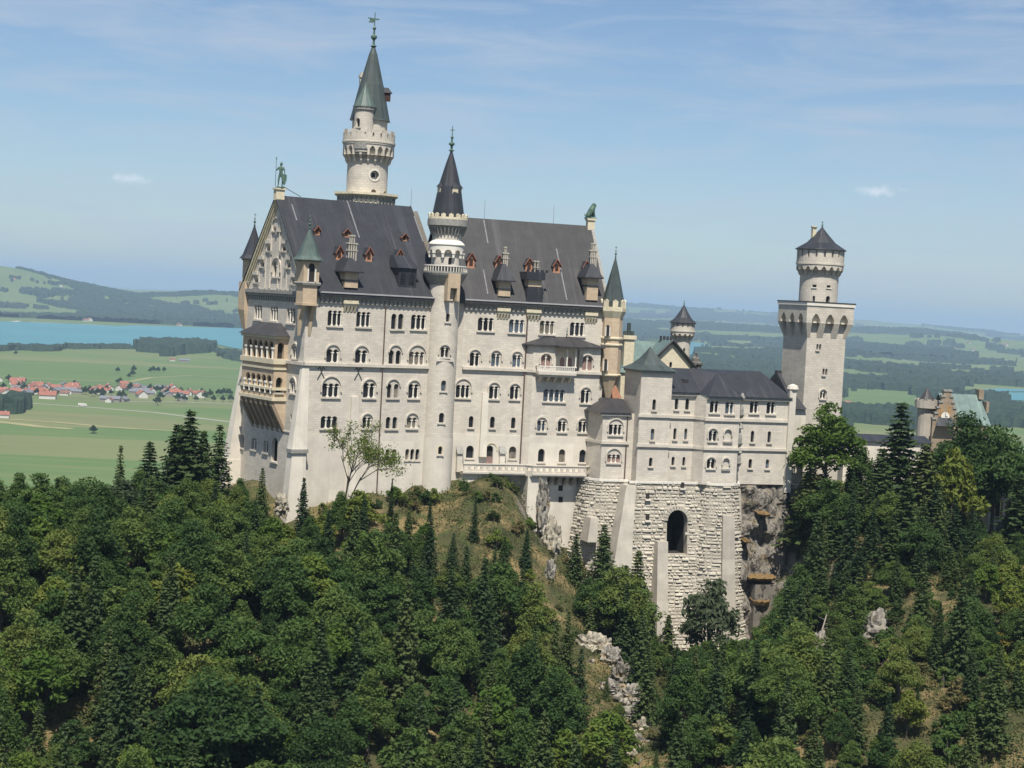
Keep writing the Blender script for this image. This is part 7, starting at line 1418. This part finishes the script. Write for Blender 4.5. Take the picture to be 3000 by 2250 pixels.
by_top(BRT[0], 2960, 1640, 305, 'bright green maple at the right edge below the white house', 'broadleaf_tree', wide=1.15); by_top(BRD[1], 2530, 1300, 350, 'broadleaf tree between the sunlit tree and the tall spruces', 'broadleaf_tree')
by_top(GRY, 370, 1400, 300, 'grey green willow like tree in the left forest', 'broadleaf_tree'); by_top(GRY, 2085, 1690, 322, 'loose grey green tree standing alone in front of the rounded bastion', 'broadleaf_tree', wide=.95)
by_top(BRT[1], 1055, 1440, 308, 'bright green tree under the bare branched one in front of the palace', 'broadleaf_tree', wide=1.1); by_top(BRD[2], 620, 1965, 238, 'yellowish green topped tree near the bottom left', 'broadleaf_tree', wide=1.2)
by_top(YEL, 2915, 1850, 285, 'yellow turning bush on the right slope', 'bush', base=None, wide=2.4); 
for k_, (px_, py_, Y_, lb_) in enumerate([(2500, 1345, 349, 'dark spruce right of the sunlit tree'), (2550, 1420, 340, 'dark spruce under the low white range'), (2450, 1480, 336, 'dark spruce below the sunlit tree'), (2620, 1520, 322, 'broad spruce in the middle of the right dark stand'), (2750, 1410, 336, 'dark spruce left of the white house'), (2800, 1470, 330, 'dark spruce beside the black fence'), (2520, 1600, 320, 'spruce low in the right dark stand'), (2700, 1590, 316, 'spruce above the rocky patch on the right slope'), (2790, 1610, 314, 'spruce below the black fence'), (2410, 1660, 322, 'spruce right of the lower cliff'), (2440, 1770, 310, 'spruce above the dead trunk'), (1690, 1560, 324, 'small spruce at the left foot of the rough retaining wall'), (1960, 1800, 312, 'spruce top in front of the gap right of the smooth buttress'), (1835, 1650, 320, 'spruce between two others at the retaining wall'), (1330, 1560, 308, 'spruce on the slope below the stair tower'), (1480, 1570, 310, 'spruce on the slope below the terrace'), (2378, 1335, 350, 'dark spruce left of the sunlit tree behind the cliff'), (2992, 1385, 338, 'dark spruce at the right edge in front of the white house'), (905, 1500, 310, 'low spruce at the wall foot right of the corner buttress')]):
    by_top(SPR[k_ % 5], px_, py_, Y_, lb_, wide=1.35 if px_ < 2000 else 1.75)
by_top(BRD[6], 2425, 1395, 343, 'dark broadleaf tree below the sunlit tree beside the cliff', 'broadleaf_tree', wide=1.1); by_top(BRD[7], 2480, 1440, 338, 'broadleaf tree in the shade below the low range', 'broadleaf_tree', wide=1.2); by_top(BRD[7], 2400, 1740, 318, 'leafy tree at the right foot of the cliff', 'broadleaf_tree', wide=1.1)
by_top(BRD[0], 960, 1490, 311, 'broadleaf tree at the foot of the palace wall left of the bare branched tree', 'broadleaf_tree', wide=1.0); by_top(BRD[3], 1000, 1440, 307, 'dense green tree hiding the trunk of the bare branched tree', 'broadleaf_tree', wide=1.0); by_top(BRD[1], 705, 1395, 318, 'olive tree at the foot of the palace west wall', 'broadleaf_tree', wide=1.0)
for k_, (px_, py_, Y_) in enumerate([(2900, 1590, 322), (2850, 1670, 312), (2985, 1560, 326), (2790, 1720, 306), (2930, 1760, 300), (2700, 1700, 312)]): by_top([BRT[1], BRD[6], BRD[3], BRD[1], BRT[0], BRD[7]][k_], px_, py_, Y_, 'fresh green tree on the slope below the black fence', 'broadleaf_tree', group='green trees below the black fence')
for k_ in range(16): q_ = B.P(rnd.uniform(0, 13), rnd.uniform(-15, -4.5), 0); put_parts('bush', rnd.choice(SHB)[0], (q_[0], q_[1], float(terr(np.array(q_[0]), np.array(q_[1])))), rnd.uniform(0, 6), rnd.uniform(.3, .55), 'low bush on the dry grassy mound under the terrace', 'bush', 'bushes on the grassy mound')
for k_ in range(22): q_ = A.P(rnd.uniform(4, 27), rnd.uniform(-8, -3.2), 0); put_parts('bush', rnd.choice(SHB)[0], (q_[0], q_[1], float(terr(np.array(q_[0]), np.array(q_[1])))), rnd.uniform(0, 6), rnd.uniform(.3, .75), 'low bush along the foot of the palace south wall', 'bush', 'bushes at the palace wall foot')
# the bare branched tree before the palace wall
bp = at(1003, 1490, 309); bz = float(terr(np.array(bp[0]), np.array(bp[1]))); ztop = at(1010, 1240, 309)[2]; Hb = ztop - bz
BT = thing('sparse_tree', 'thinly leaved tree with dark visible branches in front of the palace wall', 'tree', (bp[0], bp[1], bz)); mb = MB(); C = []; rs = np.random.RandomState(4)
def grow(p, d, L, r, depth):
    d = d / np.linalg.norm(d); e = p + d * L; mb.cyl(p, e, r, r * .62, 5)
    if depth == 0:
        for k in range(48): C.append(e + rs.normal(size=3) * .55 - d * rs.rand() * L * .6)
        return
    for k in range(3 if depth < 4 else 3): grow(p + d * L * rs.uniform(.6, 1), d * .95 + rs.normal(size=3) * .46 + np.array([0, 0, .10]), L * rs.uniform(.62, .82), r * .62, depth - 1)
grow(np.array([bp[0], bp[1], bz]), np.array([.06, 0, 1.]), Hb * .42, .26, 4); mb.build('trunk', 'bark', BT)
C = np.array(C); C = C[C[:, 2] < ztop + .5]; nn = rs.normal(size=C.shape); nn /= np.linalg.norm(nn, axis=1)[:, None]; me = leaf_mesh('crown', C - np.array([bp[0], bp[1], bz]), nn, rs.uniform(.1, .21, len(C)), rs.rand(len(C)), 'leaf_bright'); link('crown', me, BT)
# leaning dead trunk
p0, p1 = at(2380, 1945, 292), at(2422, 1800, 296); DT = thing('dead_tree', 'leaning bare grey dead trunk on the right slope', 'tree', tuple(p0)); mb = MB(); mb.cyl(p0 - (p1 - p0) * .15, p1, .2, .1, 6); mb.build('trunk', 'bark_pale', DT); mb = MB()
for k in range(7): q = p0 + (p1 - p0) * (.35 + .09 * k); mb.cyl(q, q + np.array([rs.uniform(-1.2, 1.2), 0, rs.uniform(.1, .9)]), .05, .02, 4)
mb.build('branch', 'bark_pale', DT)
# the forest
cands = []; y = 196.
while y < 352:
    x = -125.
    while x < 150: cands.append((x + rnd.uniform(-2.3, 2.3), y + rnd.uniform(-2.3, 2.3))); x += 5.9 if x < 45 else 4.6
    y += 5.9 if y > 300 or y < 240 else 5.5
CX = np.array(cands); CZ = terr(CX[:, 0], CX[:, 1]); nbr = nsp = nsh = 0
order = list(range(len(cands))); order.sort(key=lambda i: cands[i][1])
LB = {'leaf': ['leafy green beech in the forest on the slope, {}', 'forest broadleaf trees, {}'], 'spr': ['dark spruce among the broadleaf trees of the slope, {}', 'forest spruces, {}'], 'shr': ['low bush on the rocky slope, {}', 'slope bushes, {}']}
for i in order:
    x, y = cands[i]; z = float(CZ[i])
    if in_castle(x, y) or any((x - a) ** 2 + (y - b_) ** 2 < 9 for a, b_ in placed): continue
    gx_, gy_ = projp(x, y, z); tx, ty = projp(x, y, z + 14)
    if gx_ < -140 or gx_ > 3120 or ty > 2330 or gy_ < 1150: continue
    if any(inside((gx_, gy_ - 30), P) for P in CLR): continue
    zone = 'left' if gx_ < 1000 else 'centre' if gx_ < 1950 else 'right'
    rightslope = gx_ > 2420 and gy_ > 1750
    mid_rough = 1150 < gx_ < 1900 and gy_ < 1900
    nz_ = noise.noise(Vector((x * .03, y * .03, 5)))
    psp = .20 if gx_ < 700 else .30 if gx_ < 1100 else .46 if gx_ < 2300 else .55
    kind = 'spr' if rnd.random() < psp + .25 * nz_ else 'leaf'
    if rightslope and rnd.random() < .04: continue
    s = rnd.uniform(.62, 1.02) * (.72 if mid_rough else 1) * (rnd.choice((.42, .55, .7, .9)) if rightslope else 1)
    parts, H0, Rc = rnd.choice(SPR) if kind == 'spr' else (rnd.choice(BRT) if rnd.random() < .12 else rnd.choice(BRD))
    for _ in range(9):
        tx, ty = projp(x, y, z + H0 * s); lim = max(np.interp(tx + d, sx_, sy_) for d in (-Rc * s * 11, 0, Rc * s * 11))
        if ty >= lim: break
        s *= .85
    else: s = 0
    if s < .22: continue
    if not (gx_ < 1600 and gy_ < 1560) and any(inside(projp(x + dx * Rc * s, y, z + H0 * s * dz), P) for P in CLR for dx, dz in ((0, .93), (0, .7), (0, .4), (-.65, .6), (.65, .6), (-.5, .35), (.5, .35))):
        parts, H0, Rc = rnd.choice(SHB); s = rnd.uniform(.3, .6); kind = 'shr'
        if any(inside(projp(x, y, z + 2.), P) for P in CLR): continue
    elif s < .40: parts, H0, Rc = rnd.choice(SHB); s = min(1.3, s * 3.0); kind = 'shr'
    w3 = {'left': 'left of the palace', 'centre': 'below the palace', 'right': 'right of the bastion'}[zone]; lo = ', near the bottom' if gy_ > 1950 else ', high up' if gy_ < 1600 else ', halfway down'
    nm = {'spr': 'spruce', 'leaf': 'broadleaf_tree', 'shr': 'bush'}[kind]; sz_ = s * rnd.uniform(.92, 1.08)
    plant(parts, H0, x, y, z - .2, (s * 1.03, s * 1.03, sz_), LB[kind][0].format(w3) + lo, 'bush' if kind == 'shr' else 'tree', LB[kind][1].format(w3) + lo, nm)
    if kind == 'spr': nsp += 1
    elif kind == 'leaf': nbr += 1
    else: nsh += 1
for _ in range(900):
    x, y = rnd.uniform(-20, 140), rnd.uniform(222, 352); z = float(terr(np.array(x), np.array(y)))
    if in_castle(x, y, 1.5, 2.): continue
    gx_, gy_ = projp(x, y, z)
    if gx_ > 3060 or gy_ > 2290 or not (gx_ > 2280 and gy_ > 1560 or 1180 < gx_ < 1950 and gy_ > 1480) or any(inside((gx_, gy_ - 20), P) for P in CLR): continue
    if any((x - a) ** 2 + (y - b_) ** 2 < 3.6 ** 2 for a, b_ in placed): continue
    placed.append((x, y)); s = rnd.uniform(.35, .95) * (1 if gx_ > 2280 else .7); nsh += 1
    if nsh > 260: break
    pr = rnd.choice(SHB + [SPR[2], SPR[0]]) if rnd.random() < .85 else rnd.choice(BRD)
    hi = ', high up' if gy_ < 1750 else ', lower down'
    if pr[1] > 6: s *= .42
    put_parts('bush' if pr[1] < 6 else 'young_tree', pr[0], (x, y, z - .1), rnd.uniform(0, 6.28), s, ('small bush' if pr[1] < 6 else 'small young tree') + (' on the open rocky slope at the right' if gx_ > 2280 else ' in the brushy slope below the terrace') + hi, 'bush' if pr[1] < 6 else 'tree', ('open slope bushes' if pr[1] < 6 else 'open slope young trees') + hi + (' right' if gx_ > 2280 else ' centre'))
print('forest', nbr, nsp, nsh)
# undergrowth: one mass of low tufts over the whole slope
N = 120000; X = _rs.uniform(-120, 140, N); Y = _rs.uniform(200, 350, N); Z = terrn(X, Y); keep = np.array([not in_castle(a, b_, .5, .6) for a, b_ in zip(X, Y)]) & (noise2(X, Y, 1 / 9., 21, 3) > .42)
r_ = (X[keep], Y[keep], Z[keep]); P = np.stack(r_, 1); k = 4; C = np.repeat(P, k, 0) + _rs.normal(size=(len(P) * k, 3)) * np.array([.55, .55, .22]) + np.array([0, 0, .3]); nn = _rs.normal(size=C.shape) * .5 + np.array([0, 0, .8]); nn /= np.linalg.norm(nn, axis=1)[:, None]
tone = np.clip(np.repeat(noise2(P[:, 0], P[:, 1], 1 / 12., 31, 3), k) * 1.9 - .75 + _rs.uniform(-.15, .15, len(C)), 0, 1.6)
o = link('undergrowth', leaf_mesh('undergrowth', C - np.array([0, 270, -60]), nn, _rs.uniform(.08, .22, len(C)), tone, 'brush'), None, (0, 270, -60)); tag(o, 'dry brown and green brush covering the steep slope', 'undergrowth', kind='stuff')
# ------------------------------------------------------------------ rocks and cliff
def rockob(name, c, size, m, label, seed, group=None, sub=4, rz=0.):
    bm = bmesh.new(); bmesh.ops.create_icosphere(bm, subdivisions=sub, radius=1)
    for v in bm.verts:
        p = v.co.copy(); q = Vector((p.x * 1.6 + seed, p.y * 1.6, p.z * 1.1)); d = 1 + .4 * noise.fractal(q, 1., 2., 3) + .22 * math.floor(noise.noise(Vector((q.x * 1.7, q.y * 1.7, q.z * 3.6))) * 5) / 2.5 + .12 * (noise.voronoi(q * 2.2)[0][1] - noise.voronoi(q * 2.2)[0][0]); v.co = Vector((p.x * size[0], p.y * size[1], p.z * size[2])) * d
    me = bpy.data.meshes.new(name); bm.to_mesh(me); bm.free(); me.materials.append(MATS[m]); me.polygons.foreach_set('use_smooth', [False] * len(me.polygons)); o = link(name, me, None, tuple(c)); o.rotation_euler = (0, 0, rz); tag(o, label, 'rock', group); return o
for i, (px, py, Y, s, m, lab) in enumerate([(1745, 1900, 303, (3.4, 2.6, 2.6), 'rock_pale', 'pale cream rock knob at the top of the gully below the retaining wall'), *[(x_, y_, Y_, (w_, 2, h_), m_, 'broken rock in the narrow scree gully below the retaining wall') for x_, y_, Y_, w_, h_, m_ in [(1715, 1950, 298, 1.6, 1.4, 'rock'), (1790, 1935, 299, 2.0, 2.2, 'rock'), (1820, 1985, 293, 1.8, 2.4, 'rock_grey'), (1795, 2020, 289, 1.3, 1.5, 'rock'), (1845, 2045, 286, 1.9, 2.2, 'rock'), (1870, 2095, 280, 1.7, 1.8, 'rock_grey'), (1835, 2100, 279, 1.1, 1.4, 'rock'), (1885, 2140, 274, 1.3, 1.6, 'rock_pale'), (1865, 2185, 269, 1.3, 1.6, 'rock'), (1850, 2230, 264, 1.2, 1.8, 'rock_pale'), (1880, 2240, 262, .9, 1.0, 'rock')]],
    (1590, 1480, 333, (1.1, 1.4, 4.6), 'rock', 'slanting grey rock rib beside the terrace foundation'), (1618, 1580, 327, (1.2, 1.6, 3.6), 'rock_pale', 'pale rock rib below the slanting one under the terrace'), (1610, 1680, 317, (.9, 1.2, 2.6), 'rock', 'small rock rib lower under the terrace'), (1152, 1700, 298, (1.0, 1.2, 3), 'rock_pale', 'narrow pale rock among the trees below the palace'), (1025, 1825, 284, (1.8, 1.6, 1.7), 'rock_pale', 'pale rock patch in a forest gap below the corner buttress'), (1450, 1880, 288, (1.5, 1.5, 2.1), 'rock_grey', 'grey rock between trees right of the picture centre'),
    (2560, 1850, 302, (3.6, 2.6, 3.2), 'rock', 'broad grey rock outcrop on the right slope'), (2700, 1790, 315, (2.2, 2, 2.4), 'rock_pale', 'upper pale rock outcrop on the right slope'), (2590, 1920, 293, (2.6, 2, 1.8), 'rock_grey', 'dark grey rock below the broad right outcrop'), (2400, 1880, 301, (1.5, 1.5, 1.6), 'rock', 'rock behind the leaning dead trunk'), (2470, 2190, 258, (2.0, 1.6, 2.2), 'rock_grey', 'grey rock at the bottom, left of the dry grass patch'), (2720, 2110, 260, (1.5, 1.5, 1.2), 'rock_grey', 'purple grey rock in the dry grass at the bottom right'), (545, 1690, 280, (1.6, 1.5, 1.4), 'rock_pale', 'pale rock showing in the left forest'), (825, 1480, 313, (1.1, 1.2, 2.0), 'rock_pale', 'cream rock at the foot of the white corner buttress')]):
    rockob('rock', at(px, py, Y), s, m, lab, i * 7.3, 'scree rocks of the gully' if 'scree' in lab else 'rock outcrops', 4, i * 1.1)
# grey cliff between bastion and trees
CL = thing('cliff', 'tall dark grey cliff face with rusty grass ledges right of the bastion', 'cliff', B.P(k41 + 9, T5, -80)); a0, a1 = k41 + 1.4, k51 + 2.6; na, nz2 = 90, 130; vs = []
for j in range(nz2 + 1):
    z = -84 + (KB - .2 + 84) * j / nz2; f = (KB - z)
    for i in range(na + 1):
        a = a0 + (a1 - a0) * i / na; a += f * .10 * (i / na) ; q = Vector((a * .22, z * .16, 2.)); n_ = noise.fractal(q, .9, 2.1, 5); vv = noise.voronoi(Vector((a * .30 + n_ * .3, z * .15, 7)))[0]; n2 = min(1., vv[1] - vv[0]); st = math.floor(noise.noise(Vector((a * .25, z * .30, 1.))) * 6) / 3
        t = T5 + .4 - f * .13 - n_ * .8 - n2 * 1.3 - st * .9 + (2.6 * sstep(np.array(i / na), .8, 1.)) ; vs.append(B.P(a, float(t) if j < nz2 else T5 + .2, z))
mb = MB(); w_ = na + 1; mb.add(vs, [(j * w_ + i, j * w_ + i + 1, (j + 1) * w_ + i + 1, (j + 1) * w_ + i) for j in range(nz2) for i in range(na)]); mb.add([B.P(a0, T5 + .2, KB - .2), B.P(a1, T5 + .2, KB - .2), B.P(a1 + 3, 6, KB - .6), B.P(a0, 6, KB - .6)], [(0, 1, 2, 3)]); mb.build('rock_face', 'rock_grey', CL)
for x, y, w, h in [(1780, 435, 5.0, .3), (1760, 950, 12.5, .5), (1760, 1140, 7, .8), (1640, 655, 3, .2)]:
    tt = T5 - 1.5 - (KB - B.px(*R6(x, y), T5)[1]) * .13; a, z = B.px(*R6(x, y), tt - .8); mb = MB(); hw = w / 2 * .5
    N_ = 16; vs = []
    for i in range(N_ + 1):
        u = -hw + 2 * hw * i / N_; e = math.sqrt(max(0, 1 - (u / hw) ** 2)); jt = rnd.uniform(-.15, .15); vs += [B.P(a + u, tt - 1.1 * e - .2, z + jt), B.P(a + u, tt - .9 * e, z - h * (.6 + .4 * e) + jt), B.P(a + u, tt + 2.2, z + .5 + jt), B.P(a + u, tt + 2.2, z - h)]
    mb.add(vs, sum([[(4 * i, 4 * i + 4, 4 * i + 6, 4 * i + 2), (4 * i + 1, 4 * i + 5, 4 * i + 4, 4 * i), (4 * i + 3, 4 * i + 7, 4 * i + 5, 4 * i + 1)] for i in range(N_)], [])); mb.build('grass_ledge', 'dry_grass', CL)
mb = MB(); zq = B.px(*R6(1750, 1000), T5 - 4)[1]; aq0, aq1 = B.px(*R6(1680, 1050), T5 - 4)[0], B.px(*R6(1860, 1050), T5 - 4)[0]; mb.fbox(B, aq0, aq1, T5 - 4.6, T5, -85, zq); mb.build('rock_pier', 'rock_grey', CL)
# white house at the far right
hp = at(2945, 1530, 352); WF = Fr(at(2893, 1530, 352)[:2], 15); wz = hp[2]; WH = thing('white_house', 'white house with orange brown shutters half hidden by trees at the right edge', 'house', tuple(at(2893, 1530, 352)))
H = []; mb = MB(); 
for k in range(3): window(WH, fm(WF), H, 1.6 + k * 2.5, 2.9 + k * 2.5, wz + 4.2, wz + 1.0, 1, surround='red_dormer')
wall(mb, fm(WF), [(0, wz - 5), (10, wz - 5), (10, wz + 6), (0, wz + 6)], H, .4); mb.quad(WF.P(0, 8, wz - 5), WF.P(0, 0, wz - 5), WF.P(0, 0, wz + 6), WF.P(0, 8, wz + 6)); mb.quad(WF.P(10, 0, wz - 5), WF.P(10, 8, wz - 5), WF.P(10, 8, wz + 6), WF.P(10, 0, wz + 6)); mb.build('wall', 'white_stone', WH)
mb = MB(); taper(mb, WF, wz + 8.5, wz + 6, (1, 9, 2.5, 5), (-.8, 10.8, -.8, 9)); mb.build('roof', 'lead_roof_brown', WH)
mb = MB(); FN = thing('fence', 'black slatted fence along the path in front of the white house', 'fence', WF.P(5, -3, wz - 1))
for k in range(44): mb.fbox(WF, .2 + k * .25, .33 + k * .25, -3.05, -2.95, wz - 1.6, wz + .35)
mb.fbox(WF, .2, 11.2, -2.94, -2.86, wz - .2, wz - .05); mb.fbox(WF, .2, 11.2, -2.94, -2.86, wz - 1.2, wz - 1.05); mb.build('slat_panel', 'iron', FN)
# field trees on the plain
FT = [(400, 1026), (440, 1092), (449, 1091), (463, 1091), (481, 1091), (377, 1108), (388, 1104), (461, 1187), (275, 1268), (272, 1270), (430, 1022), (46, 1040), (171, 1029), (345, 1092), (392, 1092), (625, 1178), (652, 1178), (676, 1178), (600, 1172), (615, 1165), (590, 1160), (640, 1160), (655, 1158), (665, 1157), (672, 1160), (240, 1150), (250, 1156), (262, 1150), (270, 1162), (285, 1158), (300, 1160), (312, 1150), (325, 1158), (150, 1160), (140, 1166), (118, 1164), (108, 1158), (130, 1158), (218, 1135), (345, 1125), (352, 1122), (375, 1145), (382, 1140), (440, 1150), (450, 1148), (460, 1150), (475, 1152), (485, 1150), (492, 1156), (530, 1150), (552, 1155), (70, 1148), (10, 1140), (55, 1140), (25, 1118), (350, 1168), (360, 1172), (300, 1168), (470, 1172), (520, 1175), (540, 1178), (575, 1176), (640, 1048), (655, 1046), (690, 1044), (2470, 1170), (2990, 1185), (2090, 1060), (2110, 1062), (2225, 1096), (2240, 1098), (2120, 1068), (2180, 1080)]
for px, py in FT:
    P = on_z(px, py, PLAIN); s = rnd.uniform(.8, 1.25) * (.85 if px in (275, 272) else .9); r = put_parts('field_tree', LOW[0], (P[0], P[1], PLAIN), rnd.uniform(0, 6), (s, s, s * rnd.uniform(.85, 1.25)), 'round dark tree standing on the plain far below, among houses and fields', 'tree', 'trees scattered on the plain')
P = on_z(275, 1268, PLAIN)
# ------------------------------------------------------------------ haze: the air itself
hm = bpy.data.materials.new('haze'); hm.use_nodes = True; nt = hm.node_tree; nt.nodes.remove(nt.nodes['Principled BSDF']); pv = nt.nodes.new('ShaderNodeVolumePrincipled'); pv.inputs['Color'].default_value = (.56, .78, 1., 1); pv.inputs['Density'].default_value = HAZE; pv.inputs['Anisotropy'].default_value = 0
nt.links.new(pv.outputs[0], nt.nodes['Material Output'].inputs['Volume']); MATS['haze'] = hm
mb = MB(); mb.hexa([(-40000, -300, -192), (40000, -300, -192), (40000, 71000, -192), (-40000, 71000, -192), (-40000, -300, 330), (40000, -300, 330), (40000, 71000, 330), (-40000, 71000, 330)]); hb = mb.build('haze', 'haze'); hb['kind'] = 'stuff'
